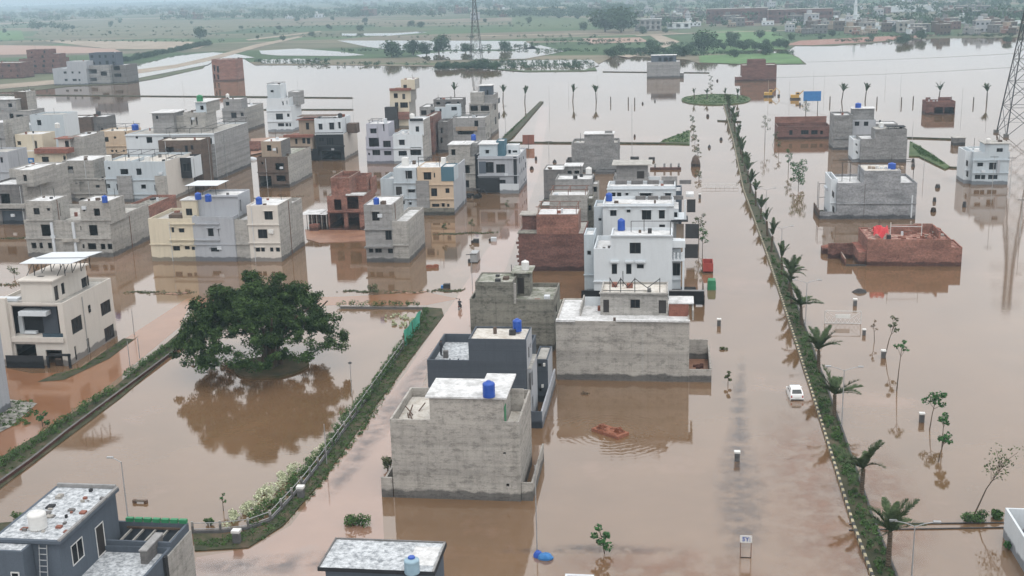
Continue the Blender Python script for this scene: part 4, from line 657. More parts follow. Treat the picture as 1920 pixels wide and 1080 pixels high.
h.b('ac_unit', (503, 431, 512, 438), -.35, .34, 'plastic_white'); h.m((0, 0, 1, 1), dy=dd+.02, Wd=(xr-7, xr-.06, -.8, z-.9), d=(573, 459), par=.6, g=True, mat='concrete_pale')
h.m((369, 366, 447, 406), dy=2.2, d=6, par=.3, z0=zg, mat='pale_grey', Rt=[(449, 375, 454, 396, 'o')], bands=[368]); zz = h.zr; h.pergola(1.7, 3, 'iron', (-.28, .45), (.2, 1.1), 'panel_white')
h.m((341, 376, 369, 406), dy=1.5, d=3.5, par=0, slab=.15, z0=zc, mat='cream', F=[(348, 391, 361, 404)]); h.w('roof_clutter', h.x0-3, h.x0-.4, h.Y0+1, h.Y0+3, zc, zc+.8, 'brown')
tk(372, 374, zz, .55, 1.2, label='left one of two blue tanks under the sheet canopy'); tk(391, 378, zz, .55, 1.3, label='right one of two blue tanks under the sheet canopy'); tk(486, 383, z, .55, 1.3, label='deep blue tank on the white end of the cream terrace')
h = House('narrow grey fronted house with bare plaster side and blue tank', 720, 492)
h.m((685, 384, 737, 492), ry=(744, 367), par=.15, g=True, mat='concrete_grey', side='concrete_pale', F=[(697, 397, 712, 414), (722, 432, 735, 450), (691, 465, 700, 474), (703, 465, 716, 474), (727, 466, 737, 475)], bands=[430, 462]); z = h.zr
h.m((737, 415, 766, 492), dy=-.1, d=(797, 461), par=.5, g=True, mat='concrete_pale', F=[]); h.b('door_canopy', (683, 463, 738, 466), -.6, .58, 'concrete_dark'); tk(706, 383, z, .5, 1.15, label='blue tank on the narrow grey fronted house')
h = House('unfinished brick house with open bays and a roofless room', 650, 432)
h.m((615, 367, 682, 432), d=9, par=.1, g=True, mat='brick', roof='rubble', F=[(626, 374, 641, 394, 'o'), (650, 368.5, 673, 392, 'o'), (617, 400, 646, 428, 'o'), (652, 400, 675, 430, 'o')], bands=[397]); zr = h.zr
h.m((621, 333, 655, 365), z0=zr, ry=(668, 320), mat='brick', open_top=True, F=[(632, 344, 638, 356, 'o')], dy=.1); h.w('cross_wall', h.x0+.2, h.x1-.2, h.Y0+2.3, h.Y0+2.5, zr, h.z1-.1, 'brick'); h.m((662, 330, 688, 362), dy=5, d=4, z0=zr, mat='brick', open_top=True)
h.b('lintel_slab', (648, 364.5, 682, 367), -.5, 2, 'roof_white'); h.w('side_wall', h.x1+.2, h.x1+.4, h.Y0+1.5, h.Y0+6, zr-1, zr+2.3, 'brick')
for k in range(14): a_, b_ = G(640+random.random()*40, 352, zr); s_ = .3+random.random()*.4; h.w('brick_heap', a_, a_+s_, b_+random.random()*3, b_+3+s_, zr, zr+.2+random.random()*.3, random.choice(('brick', 'concrete', 'terracotta')))
t = House('lean-to shed of white roof sheets on posts beside the brick shell', 590, 432, 'shed', 'shed'); xa, xb = P(567, 420, t.Y)[0], P(613, 420, t.Y)[0]; L = []
for k in range(6):
    for yy in (t.Y, t.Y+4.5): x = xa+(xb-xa)*k/5; L.append(((x, yy, -.3), (x, yy, 3.1)))
t.posts('post', L, 'concrete_pale', .1); t.w('back_wall', xa, xb, t.Y+4.6, t.Y+4.8, -.5, 3.1, 'brick_dark')
for k in range(4): x = xa-.3+(xb-xa+.3)*k/4; t.w('roof_sheet', x, x+(xb-xa)/4+.1, t.Y-.4+.2*(k % 2), t.Y+5, 3.1+.05*(k % 3), 3.16+.05*(k % 3), 'roof_white')
t.w('brick_stack', xa+1.6, xa+3.4, t.Y-.9, t.Y+.6, 0, 1.3, 'brick')
h = House('grey blue and peach house pair with a teal clad corner room', 800, 402)
h.m((740, 315, 782, 402), d=9, par=.15, g=True, mat='pale_blue', F=[(760, 320, 773, 335), (742, 350, 754, 366, 'd'), (765, 355, 778, 361), (747, 376, 759, 383), (767, 379, 772, 384)], bands=[343, 372]); zb = h.zr
h.m((782, 337, 851, 402), d=(874, 378), par=.3, g=True, mat='peach', side='pale_grey', F=[(808, 353, 820, 368), (835, 353, 843, 362), (810, 382, 824, 388), (828, 381, 834, 388), (838, 382, 843, 388)], bands=[346, 373]); zr = h.zr; x1 = h.x1; dd = h.Y1
h.m((782, 314, 827, 337), d=8, par=.15, z0=zr, mat='peach', F=[(794, 323, 809, 337), (813, 324, 816, 333)]); z = h.zr; h.m((827, 313, 851, 337), dy=-.06, d=5, par=.15, z0=zr, mat='teal', side='pale_blue', bands=[]); h.b('stair_block', (781, 339, 805, 402), -.35, .34, 'concrete_grey', g=True); h.w('parapet_wall', x1-.25, x1-.02, h.Y0+5.1, dd, zr, zr+2.4, 'pale_grey')
h.w('white_box_tank', h.x0-9, h.x0-7.7, h.Y0+4, h.Y0+5.2, zb, zb+1.6, 'plastic_white'); h.w('white_box_tank', h.x0-.9, h.x0, h.Y0+5, h.Y0+6, z, z+1.4, 'plastic_white'); L = [((h.x0-5, h.Y0+2, z), (h.x0-5, h.Y0+2, z+2)), ((h.x0-.6, h.Y0+2, z), (h.x0-.6, h.Y0+2, z+2)), ((h.x0-5, h.Y0+2, z+2), (h.x0-.6, h.Y0+2, z+2))]; h.posts('canopy_frame', L, 'iron', .07)
h.m((715, 335, 740, 402), dy=.6, d=9, par=.9, g=True, mat='pale_blue', F=[]); h.b('boundary_wall', (794, 390, 852, 403), -1.2, .2, 'concrete_mossy', g=True)
h = House('modern grey house with a slate panelled front and dark gate', 935, 361)
h.m((897, 293, 973, 361), d=14, par=.35, g=True, mat='pale_grey', F=[(898, 304, 926, 324, 'w'), (930, 308, 947, 324), (931, 337, 948, 344, 'w')], autoR=4, bands=[297, 329]); zr = h.zr; h.b('front_panel', (898, 303, 911, 325), -.12, .1, 'slate_light'); h.b('side_panel', (963, 294, 969, 343), -.2, .18, 'charcoal', g=True); h.b('gate', (896, 333, 937, 360), -1.5, .12, 'charcoal'); h.b('boundary_wall', (937, 345, 973, 362), -1.5, .2, 'white', g=True)
h.m((899, 271, 931, 293), dy=.8, d=6, par=0, slab=.3, z0=zr, mat='pale_blue', F=[(910, 281, 917, 288)]); h.m((931, 264, 946, 293), dy=2.5, d=4, par=.2, z0=zr, mat='teal'); h.m((950, 272, 972, 291), dy=5, d=3, par=.1, z0=zr, mat='white', F=[(953, 281, 958, 288), (961, 282, 970, 286)])
h = House('beige house with a white roof slab beside the slate panelled house', 865, 358)
h.m((838, 294, 891, 358), d=10, par=.4, g=True, mat='concrete_pale', F=[(864, 310, 881, 325, 'o'), (872, 338, 880, 352)], bands=[308, 326]); zr = h.zr; h.m((841, 272, 881, 294), dy=.4, d=6, par=0, slab=.2, z0=zr, mat='concrete_pale', F=[(846, 280, 854, 291)]); z = h.z1; h.m((868, 268, 895, 294), dy=2.5, d=5, par=.3, z0=zr, mat='concrete_grey'); h.m((891, 290, 898, 350), dy=.5, d=8, g=True, mat='charcoal', par=.1); tk(888, 263, z+.16, .6, 1.4, label='blue tank behind the beige house')
h = House('lavender grey house with dark upper window bay', 712, 307)
h.m((687, 256, 738, 307), d=9, par=.3, g=True, mat='lavender', F=[(691, 256.5, 711, 275, 'o'), (718, 264, 733, 276), (698, 281, 713, 291), (720, 283, 734, 291), (690, 287, 694, 291, 'o')], bands=[278]); zr = h.zr; h.m((687, 232, 728, 256), d=7, par=.2, z0=zr, mat='lavender', F=[(694, 241, 706, 250), (718, 233, 721, 246)]); h.w('ventilator', h.x1-1.4, h.x1-.6, h.Y0+1, h.Y0+1.8, h.zr, h.zr+1.4, 'panel_white'); h.pergola(.9, 2, 'iron', (0, .5), (.3, .9))
h = House('bright white house with arched style upper windows', 765, 307)
h.m((738, 252, 793, 307), d=11, par=.4, g=True, mat='white', side='concrete_pale', F=[(748, 262, 759, 272), (769, 276, 790, 279, 'o'), (747, 283, 763, 292, 'o'), (769, 281, 790, 291, 'o')], bands=[278]); zr = h.zr; h.m((767, 225, 794, 252), dy=.5, ry=(808, 218), par=.3, z0=zr, mat='white', side='concrete_pale', F=[(779, 237, 786, 247)]); h.b('roof_panel', (768, 222, 793, 227), -.05, .05, 'charcoal'); tk(773, 224, h.zr, .7, 1.6, 'plastic_white', 'white tank on the bright white house')
h = House('brick sided house behind the bright white house', 815, 292); h.m((800, 218, 812, 292), dy=2, d=13, par=.3, g=True, mat='brick_dark', roof='roof_grey'); h.m((822, 228, 840, 285), dy=6, d=8, g=True, mat='concrete_dark', F=[(826, 240, 830, 250, 'o'), (826, 258, 830, 268, 'o')])
h = House('cream house with red roof edge and a tall stair tower', 750, 240)
h.m((732, 190, 768, 240), d=10, par=.2, g=True, mat='cream', side='concrete_pale', F=[(740, 192, 747, 200), (750, 192, 765, 202)]); zr = h.zr; h.m((731, 168, 770, 190), dy=.2, d=9, par=.1, z0=zr, mat='cream', side='concrete_pale', roof='terracotta', F=[(738, 175, 746, 184), (754, 176, 760, 186, 'd')]); z2 = h.zr; h.b('tile_edge', (730, 165.5, 770, 170), -.6, .9, 'terracotta'); h.m((752, 149, 778, 170), dy=1.4, d=7, par=.15, z0=z2, mat='cream', side='concrete_pale', F=[(756, 159, 763, 165)]); h.m((722, 201, 745, 240), dy=-2, d=2, par=.2, g=True, mat='iron', roof='tarp_blue')
h.b('brick_annex', (746, 210, 767, 224), -.8, .75, 'brick')
h = House('grey blue house with flat white roof and a brown top floor', 825, 264); h.m((788, 200, 863, 264), d=10, par=.3, g=True, mat='concrete_grey', auto=4, roof='roof_white'); zr = h.zr; h.m((813, 186, 867, 201), dy=2, d=6, par=.3, z0=zr, mat='concrete_dark', auto=3); h.m((816, 201, 838, 230), dy=-.4, d=.3, par=0, z0=3, mat='pale_blue', F=[(824, 204, 828, 210)]); h.m((836, 196, 862, 222), dy=-.7, d=3, par=.1, z0=3, mat='pale_blue', auto=1)
h = House('tall grey corner house with stepped roof tower by the canal bank', 905, 256)
h.m((881, 196, 921, 256), d=15, par=.4, g=True, mat='concrete_pale', F=[(882, 198, 896, 208, 'o'), (901, 198, 917, 208, 'o'), (884, 222, 890, 232), (900, 224, 910, 234)], Rt=[(927, 195, 930, 205), (934, 185, 938, 192), (928, 220, 931, 232), (935, 212, 938, 222)], bands=[194]); zr = h.zr; h.m((882, 173, 906, 196), dy=.6, d=6, par=.1, z0=zr, mat='concrete_pale'); h.m((906, 178, 926, 196), dy=3, d=9, par=.3, z0=zr, mat='concrete_grey'); z = h.zr; h.m((899, 161, 921, 178), dy=4, d=5, par=0, slab=.3, z0=z-.3, mat='slate_light', F=[(912, 169, 916, 178)])
h = House('pale grey house with a wide open terrace roof', 880, 270); h.m((849, 221, 910, 270), d=10, par=.5, g=True, mat='concrete_grey', side='concrete_pale', F=[(889, 226, 897, 237), (858, 240, 888, 252, 'o')], auto=0, autoR=3); h.w('terrace_wall', h.x0+1, h.x0+7.5, h.Y0-.5, h.Y0-.3, 4, 5.2, 'tan'); h.pergola(1., 3, 'iron'); h.w('dish', h.x1-4, h.x1-3, h.Y0+1, h.Y0+1.2, h.zr, h.zr+1.2, 'panel_white')
h = House('house with a black tiled balcony front and white upper floor', 605, 301); h.m((594, 251, 645, 301), d=(664, 287), par=.4, g=True, mat='charcoal', side='white_warm', F=[(597, 258, 608, 266), (611, 258, 626, 272), (603, 283, 640, 298, 'o')], bands=[249]); zr = h.zr; h.b('balcony_rail', (590, 250.5, 645, 252), -.8, .1, 'white'); h.b('balcony_slab', (594, 273, 645, 276), -.8, .78, 'charcoal'); h.b('gate', (582, 279, 597, 300), -.9, .1, 'black'); h.m((590, 222, 641, 251), dy=.4, d=9, par=.3, z0=zr, mat='white', F=[(597, 232, 605, 243), (617, 230, 627, 243), (634, 229, 639, 241)]); tk(638, 221, h.zr, .6, 1.3, 'iron', 'black tank on the white upper floor'); h.w('stair_head', h.x1+.2, h.x1+3, h.Y0+4, h.Y0+7, zr, zr+2.6, 'brown')
h = House('tan house with red tiled roofs', 560, 302); h.m((535, 256, 586, 302), d=9, par=.1, g=True, mat='tan', roof='terracotta', F=[(553, 260, 558, 270), (566, 259, 573, 269), (575, 259, 582, 270)]); zr = h.zr; h.b('tile_edge', (531, 253, 586, 258), -.7, 1.4, 'terracotta'); h.m((561, 225, 590, 256), dy=2, d=6, par=0, slab=.6, z0=zr, mat='tan', roof='terracotta', F=[(573, 230, 580, 243)]); h.w('canopy_sheet', h.x0-.3, h.x1+6, h.Y0, h.Y0+5, h.z1+.9, h.z1+1., 'brown')
h = House('brown brick house with raw concrete side wall and open garage', 512, 352)
h.m((484, 294, 541, 352), d=(577, 329), par=.35, g=True, mat='brown', side='concrete_pale', F=[(516, 306, 533, 319, 'o'), (486, 330, 510, 350, 'o'), (518, 329, 536, 340, 'o'), (490, 304, 494, 308, 'o')], bands=[323], roof='roof_mossy'); zr = h.zr; h.m((490, 265, 527, 294), dy=.4, d=7, par=.1, z0=zr, mat='tan', side='concrete_dark', F=[(500, 272, 509, 283, 'o'), (518, 276, 521, 288, 'o')])
h = House('slender white house with stacked balconies standing in open water', 525, 247); h.m((501, 199, 547, 247), d=11, par=.3, g=True, mat='white', F=[(517, 213, 531, 224), (538, 213, 543, 219), (521, 231, 533, 237), (535, 231, 541, 237), (542, 231, 546, 237)], bands=[208, 228]); zr = h.zr; h.m((500, 184, 541, 199), d=8, par=.4, z0=zr, mat='white', F=[(529, 190, 532, 197, 'o'), (537, 189, 539, 196, 'o')]); z = h.zr; h.m((501, 159, 526, 184), dy=.5, d=6, par=.15, z0=z, mat='pale_blue', side='white', F=[(507, 169, 513, 173, 'o')]); h.pergola(.6, 2); h.m((541, 172, 560, 199), dy=5, d=6, par=.2, z0=zr, mat='concrete_grey')
h = House('grey house with bare side wall and a small roof room', 440, 247); h.m((418, 203, 461, 247), d=(490, 235), par=.5, g=True, mat='concrete_grey', F=[(433, 211, 444, 221), (451, 211, 457, 218), (434, 230, 445, 237), (451, 230, 455, 236), (457, 230, 461, 236)], bands=[208, 227], side='concrete_pale'); zr = h.zr; h.m((419, 186, 452, 203), d=6, par=.15, z0=zr, mat='concrete_grey', F=[(423, 191, 430, 198, 'o')]); tk(427, 184, h.zr, .6, 1.5, 'plastic_white', 'white tank on the grey house with a small roof room')
h = House('long white terrace with blue roof tanks and a rail', 400, 338); h.m((240, 251, 405, 338), d=(456, 311), par=.35, g=True, roof='roof_grey', mat='white', side='concrete_grey', F=[(254, 256, 259, 260, 'o'), (274, 257, 286, 268, 'o'), (306, 257, 318, 261), (387, 259, 398, 270, 'o')], bands=[253]); z = h.zr; h.pergola(1.6, 5, 'iron', (.45, 1)); h.b('brick_pier', (365, 287, 384, 338), -.2, .19, 'brick', g=True); h.b('block_pier', (384.2, 270, 405, 338), -.2, .19, 'block', g=True)
h.m((287, 212, 326, 250), dy=5, d=7, par=0, slab=.5, z0=z, mat='concrete_grey', F=[(292, 217, 297, 223, 'o')]); h.m((326, 217, 347, 250), dy=6.5, d=8, par=.3, z0=z, mat='concrete_pale'); h.m((345, 211, 384, 250), dy=5.5, d=8, par=.4, z0=z, mat='concrete_pale', F=[(357, 220, 361, 234, 'o'), (367, 220, 371, 234, 'o')]); zz = h.zr; h.m((367, 192, 387, 212), dy=7, d=9, par=0, slab=.4, z0=zz, mat='pale_blue', side='concrete_pale', F=[(375, 198, 382, 206, 'o')]); tk(375, 190, h.z1+.16, .8, 1.6, 'green_paint', 'green tank on the dark edged upper roof')
for px, l in ((254, 'leftmost blue tank on the long white terrace'), (340, 'middle blue tank on the long white terrace'), (366, 'right blue tank on the long white terrace')): tk(px, 244, z, .9, 1.6, label=l)
h = House('brown grey house with a recessed window in front of the long white terrace', 340, 356); h.m((301, 263, 380, 356), d=6, par=.2, g=True, mat='brown', F=[(309, 276, 327, 287, 'o'), (346, 273, 353, 287), (357, 272, 363, 281)], roof='roof_speckled')
h = House('peach house with paired dark windows', 205, 294); h.m((186, 246, 241, 294), d=9, par=.3, g=True, mat='peach', roof='roof_speckled', F=[(192, 257, 204, 266, 'o'), (213, 256, 218, 260, 'o'), (234, 247, 238, 263, 'o'), (208, 281, 213, 285, 'o'), (216, 281, 220, 285, 'o'), (230, 281, 234, 285, 'o')], bands=[274]); h.pergola(1.5, 3, 'iron'); h.m((172, 250, 186, 294), dy=1, d=9, g=True, mat='peach', F=[(173, 257, 178, 266, 'o')])
h = House('cream house with red tile canopies and a blue sheet', 85, 322); h.m((27, 284, 66, 322), d=9, par=.1, g=True, mat='cream', F=[(40, 297, 64, 307, 'o')]); zr = h.zr; h.b('blue_sheet', (40, 296, 64, 307), -.15, .06, 'tarp_blue'); h.m((66, 286, 126, 322), d=10, par=.1, g=True, mat='cream', side='concrete_pale', roof='terracotta', F=[(78, 294, 92, 304, 'o'), (118, 292, 124, 302, 'o')]); h.b('tile_edge', (64, 279, 128, 288), -.8, 3.2, 'terracotta'); h.m((30, 252, 80, 285), dy=3, d=7, par=.15, z0=zr, mat='cream', F=[(32, 265, 40, 272, 'o'), (64, 264, 71, 281, 'o')]); h.m((110, 260, 132, 285), dy=4, d=4, par=0, slab=.8, z0=zr, mat='white_warm', roof='terracotta', side='concrete_pale', F=[(121, 264, 131, 280, 'o')]); h.m((131, 256, 160, 322), dy=5, d=12, g=True, mat='concrete_pale', par=.3)
h = House('pale cyan white house with a single upper window', 80, 285); h.m((60, 215, 122, 285), d=9, par=.5, g=True, roof='roof_grey', mat='pale_blue', side='white', F=[(69, 225, 78, 235, 'o')]); h.m((22, 235, 60, 285), dy=1, d=8, par=.3, g=True, mat='pale_blue'); tk(108, 240, h.z1+1, .7, 1.5, 'plastic_white', 'white tank before the pale cyan house')
h = House('grey house with dark roof slab and two windows', 30, 262); h.m((-10, 208, 60, 262), d=9, par=.2, g=True, roof='roof_grey', mat='concrete_grey', F=[(17, 213, 26, 223, 'o'), (30, 215, 44, 224, 'o')]); zr = h.zr; h.m((-6, 187, 30, 208), dy=2, d=7, par=0, slab=.4, z0=zr, mat='concrete_grey', side='concrete_pale', F=[(15, 194, 23, 201, 'o')]); h.m((28, 172, 50, 200), dy=5, d=6, par=.1, z0=zr, mat='brown', side='concrete_pale'); h.pergola(.6, 2)
h = House('dark brown house with a flat canopy and grey tank', 160, 258); h.m((123, 220, 172, 258), d=8, par=.3, g=True, mat='brown', F=[(132, 230, 147, 243, 'o')]); h.m((158, 219, 200, 258), dy=1.5, d=7, par=.2, g=True, mat='concrete_dark', auto=2); tk(185, 217, h.zr, .8, 1.7, 'iron', 'dark grey tank on the dark brown house')
h = House('grey house at the left edge with two small low windows', 10, 322); h.m((-30, 230, 12, 322), d=9, par=.3, g=True, mat='concrete_grey', side='concrete_pale', F=[(0, 258, 3, 263, 'o'), (8, 235, 11, 245, 'o')]); h.m((12, 225, 26, 322), dy=2, d=9, g=True, mat='concrete_pale', F=[])
h = House('white roofed house at the left edge below the cream house', 12, 345); h.m((-30, 285, 18, 345), d=9, par=.4, g=True, roof='roof_grey', mat='pale_grey', F=[(0, 295, 6, 305, 'o')]); h.m((18, 290, 27, 345), dy=3, d=6, g=True, mat='brown', par=.2)
h = House('bare concrete house with a dark shop front and tilted roof edge', 20, 421); h.m((-20, 346, 46, 421), d=9, par=.4, g=True, mat='concrete_dark', F=[(0, 363, 20, 382, 'o'), (2, 392, 44, 420, 'o')], side='concrete_pale'); zr = h.zr; xr = h.x1; h.b('shop_gate', (3, 393, 44, 421), .3, .08, 'slate'); h.b('floor_band', (-20, 383, 46, 391), -.8, .78, 'concrete_pale')
h.m((30, 319, 62, 346), dy=1.5, ry=(95, 306), par=.12, z0=zr-.3, mat='concrete_pale', F=[(43, 328, 51, 340, 'o')]); h.m((0, 0, 1, 1), dy=9.1, Wd=(xr-8, xr-.05, -.8, zr+2.2), d=10, par=.2, g=True, mat='concrete_pale')
h = House('concrete house with a large upper opening between grey neighbours', 160, 378); h.m((140, 337, 199, 378), d=9, par=.3, g=True, mat='concrete_pale', F=[(148, 341, 160, 358, 'o'), (179, 347, 187, 352, 'o'), (141, 342, 145, 346, 'o'), (150, 371, 162, 375, 'o'), (172, 371, 178, 375, 'o')], bands=[335, 363]); zr = h.zr; h.m((119, 301, 175, 337), dy=.4, d=9, par=.15, z0=zr-3, mat='concrete_pale', F=[(125, 312, 138, 325, 'o')], Rt=[(178, 306, 181, 323, 'o')]); h.m((118, 318, 140, 378), dy=.8, d=9, g=True, mat='concrete_grey', par=.2)
h = House('light blue fronted house pair with a tall white side wall', 250, 378); h.m((199, 302, 250, 378), d=10, par=.4, g=True, roof='roof_speckled', mat='pale_blue', F=[(202, 313, 207, 318, 'o'), (225, 317, 241, 327, 'o'), (198.5, 345, 207, 353, 'o'), (218, 345, 227, 357, 'o')], bands=[335, 364]); h.m((250, 303, 313, 378), dy=-.05, d=15, par=.5, g=True, roof='roof_speckled', mat='pale_blue', side='white_warm', F=[(255, 316, 266, 328, 'o'), (264, 346, 274, 354, 'o'), (289, 347, 292, 358, 'o')], bands=[337, 364]); z = h.zr; h.pergola(1.7, 5, 'iron', (-.8, .9), (.2, .8)); h.b('concrete_pier', (221, 330, 248, 378), -.5, .44, 'concrete_grey', g=True); h.b('concrete_pier', (292, 330, 313, 378), -.6, .54, 'concrete_pale', g=True); h.w('white_box_tank', h.x0-7, h.x0-5.8, h.Y0+1.5, h.Y0+2.6, z, z+1.7, 'plastic_white'); h.w('white_box_tank', h.x0+2.5, h.x0+3.5, h.Y0+1.5, h.Y0+2.6, z, z+1.3, 'plastic_white'); h.m((313, 296, 358, 310), dy=8, d=6, par=.4, z0=4, mat='charcoal', side='white', auto=2)
# beyond the water
G2 = 'houses on the far left shore'
h = House('pale concrete block on the far left shore', 130, 160, group=G2); h.m((100, 128, 163, 160), d=14, par=.5, g=True, mat='pale_grey', F=[(119, 134, 125, 138), (134, 134, 138, 138), (147, 134, 151, 138), (121, 148, 127, 152), (136, 148, 144, 152), (147, 148, 151, 152)], roof='roof_white'); zr = h.zr; h.m((125, 115, 162, 128), d=10, par=.3, z0=zr, mat='pale_grey')
h = House('dark stepped house beside the pale block on the far shore', 200, 158, group=G2); h.m((163, 122, 205, 158), d=12, par=.4, g=True, mat='concrete_grey', F=[(166, 130, 182, 138, 'o'), (166, 146, 182, 152, 'o'), (188, 134, 201, 142, 'o')]); h.m((205, 122, 237, 156), dy=3, d=14, par=.4, g=True, mat='concrete_dark', F=[(212, 122, 225, 132, 'o'), (214, 138, 228, 144, 'o')]); zr = h.zr; h.m((168, 99, 218, 123), dy=5, d=8, par=.4, z0=zr-.4, mat='slate_light', auto=4)
h = House('brick block with a raised middle on the far left shore', 70, 139, group=G2); h.m((37, 110, 110, 139), d=14, par=.3, g=True, mat='brick_dark', auto=4, roof='roof_grey'); zr = h.zr; h.m((50, 93, 92, 110), dy=2, d=9, par=.3, z0=zr-.4, mat='brick_dark', auto=2, roof='roof_grey'); h.m((92, 101, 110, 112), dy=1, d=9, par=.2, z0=zr-.3, mat='brick_dark', roof='roof_grey')
h = House('brick house at the far left edge', 10, 148, group=G2); h.m((-30, 118, 40, 148), d=14, par=.3, g=True, mat='brick_dark', auto=5, roof='roof_grey')
h = House('lone square brick tower house in the shallow water', 420, 152); h.m((398, 111, 444, 152), d=10, par=.3, g=True, mat='brick', side='brick', roof='roof_grey', F=[(400, 122, 404, 134, 'o'), (406, 124, 411, 136, 'o'), (400, 139, 404, 149, 'o'), (407, 140, 411, 149, 'o')])

# ---------------------------------------------------------------- vegetation
def leaf_mesh(name, clumps, per, size, mat, off=(0, 0, 0), shell=.45, squash=.8, up=.5, aspect=.55):
    """many leaf-sized quads spread through round clumps (x, y, z, r)"""
    c = np.repeat(np.array(clumps, float), per, axis=0); n = len(c)
    d = rng.normal(size=(n, 3)); d /= np.linalg.norm(d, axis=1)[:, None]
    rad = c[:, 3]*(shell+(1-shell)*rng.random(n)**.6); p = c[:, :3]+d*rad[:, None]*np.array([1, 1, squash])-np.array(off)
    nr = d*.7+rng.normal(size=(n, 3))*.6+np.array([0, 0, up]); nr /= np.linalg.norm(nr, axis=1)[:, None]
    t = np.cross(nr, rng.normal(size=(n, 3))); t /= np.linalg.norm(t, axis=1)[:, None]; b = np.cross(nr, t)
    s = size*(.6+.8*rng.random(n))[:, None]; t = t*s*.5; b = b*s*.5*aspect
    v = np.stack([p-t, p-b*.9, p+t, p+b*.9], 1).reshape(-1, 3)
    me = bpy.data.meshes.new(name); me.vertices.add(n*4); me.vertices.foreach_set('co', v.ravel()); me.loops.add(n*4); me.loops.foreach_set('vertex_index', np.arange(n*4))
    me.polygons.add(n); me.polygons.foreach_set('loop_start', np.arange(0, n*4, 4)); me.polygons.foreach_set('loop_total', np.full(n, 4)); me.materials.append(MAT[mat]); me.update(calc_edges=True); return me
# the big banyan
bx, by = G(509, 688); t = empty('banyan_tree', (bx, by, .3), 'huge dark green banyan tree with a wide domed crown on its own islet', 'tree')
mb = MB().use('bark')
for k in range(11):
    a = k*2.4; r = .25+.12*k; mb.tube([(r*math.cos(a), r*math.sin(a), -.3), (r*.8*math.cos(a), r*.8*math.sin(a), 1.4), (r*.9*math.cos(a+.2), r*.9*math.sin(a+.2), 3.0)], .34, .22, 7)
part_at(t, 'trunk', mb); lb = MB().use('bark'); cl = []
for k in range(13):
    a = k*2.399; r = 4.0+3.6*random.random(); lb.tube([(.3*math.cos(a), .3*math.sin(a), 2.4), (r*.5*math.cos(a), r*.5*math.sin(a), 4.2+random.random()), (r*math.cos(a), r*math.sin(a), 5.6+2.4*random.random())], .3, .09, 6)
part_at(t, 'limb', lb)
for k in range(520):
    a = random.random()*6.283; u = random.random()**.55; lob = 1+.10*math.sin(3*a+1)+.08*math.sin(5*a+2)+.05*math.sin(9*a)
    R_ = 9.6*lob; top = 11.6*(1-(u**2.6))**.5*(.88+.12*math.sin(4*a)); low = 2.0+1.6*random.random()
    z = top*(.80+.2*random.random()) if random.random() < .56 else low+(max(top, 3.4)-low)*random.random()*.8
    if random.random() < .07: continue
    cl.append((R_*u*math.cos(a)-1.5, R_*u*math.sin(a), max(z, 3.5 if u < .72 else 2.6), .55+.6*random.random()))
link('crown', leaf_mesh('crown', cl, 170, .32, 'leaf_banyan', shell=.2, squash=.75, up=.3), t)
def tree(px, py, top, r, label, leaf='leaf_young', lean=0., n=7, per=46, size=.3, name='tree', group=None, squash=.8, tall=.5, cat='tree'):
    """young tree: base and height surveyed from the photograph, r = crown radius in metres"""
    x, y = G(px, py); h = 0
    for i in range(1, 400):
        h = i*.05; w_ = np.array([x, y, h-CAM_H]); c = w_[0]*vX+w_[1]*vY+w_[2]*vZ
        if 540-FPX*c[1]/(-c[2]) <= top: break
    t = empty(name, (x, y, 0), label, cat, group); lx = lean*h
    mb = MB().use('bark'); mb.tube([(0, 0, -.6), (lx*.4, 0, h*.4), (lx, 0, h*.85)], .035+.007*h, .02, 6); cl = []
    for k in range(n):
        a = k*2.4; q = r*(.25+.65*random.random()); z = h*(1-tall)+h*tall*(k+.5)/n*.95; p = (lx*(z/h)+q*math.cos(a), q*math.sin(a), z); mb.tube([(lx*.8*(z/h), 0, z*.8), p], .03, .015, 4); cl.append((*p, r*(.38+.25*random.random())))
    part_at(t, 'trunk', mb); link('crown', leaf_mesh('crown', cl, per, size, leaf, squash=squash), t); return t
tree(1497, 353, 300, 1.7, 'bushy green tree standing in water left of the grey block house', 'leaf_young', n=14, per=60, tall=.8, size=.4); tree(1478, 322, 278, 1.0, 'slim green tree just above the bushy green tree in the water', n=8, tall=.7)
tree(1434, 272, 215, 1.3, 'spindly tree with a sparse crown left of the roofless brick house', 'leaf_olive', n=8, per=30, tall=.5); tree(1448, 272, 246, .8, 'small leaning tree at the corner of the roofless brick house', 'leaf_olive', n=4, per=30, lean=.3); tree(1460, 290, 262, .9, 'short tree below the roofless brick house', 'leaf_olive', n=5, per=30)
tree(1742, 806, 735, .95, 'round leafed young tree beside a white capped pillar', n=6, per=60, tall=.35, lean=.12); tree(1766, 840, 778, .7, 'small umbrella shaped young tree below the round leafed one', n=4, per=44, tall=.25); tree(1758, 866, 818, .75, 'thin stemmed young tree with one flat leafy top', n=4, per=44, tall=.2, lean=.2)
tree(1658, 668, 590, .6, 'leaning sapling with dark leaf tufts beside a white capped pillar', 'leaf_olive', n=5, per=30, lean=.22, tall=.4); tree(1681, 732, 640, .65, 'tall thin sapling with a single leafy top in open water', n=4, per=34, tall=.18, lean=.05); tree(1640, 640, 600, .4, 'bare spindly sapling near the white lattice barrier', 'leaf_dead', n=4, per=10, lean=-.1)
tree(1822, 965, 840, 1.3, 'tall leaning sapling with scattered leaves at the lower right', 'leaf_olive', n=10, per=22, lean=.42, tall=.4, size=.26); tree(1135, 1038, 990, .75, 'small green tree half drowned in the lower middle', n=7, per=40, tall=.75, lean=-.2); tree(1365, 722, 696, .4, 'dark drowned sapling on the boulevard beside the grey plaster house', 'leaf_olive', n=4, per=40, tall=.7)
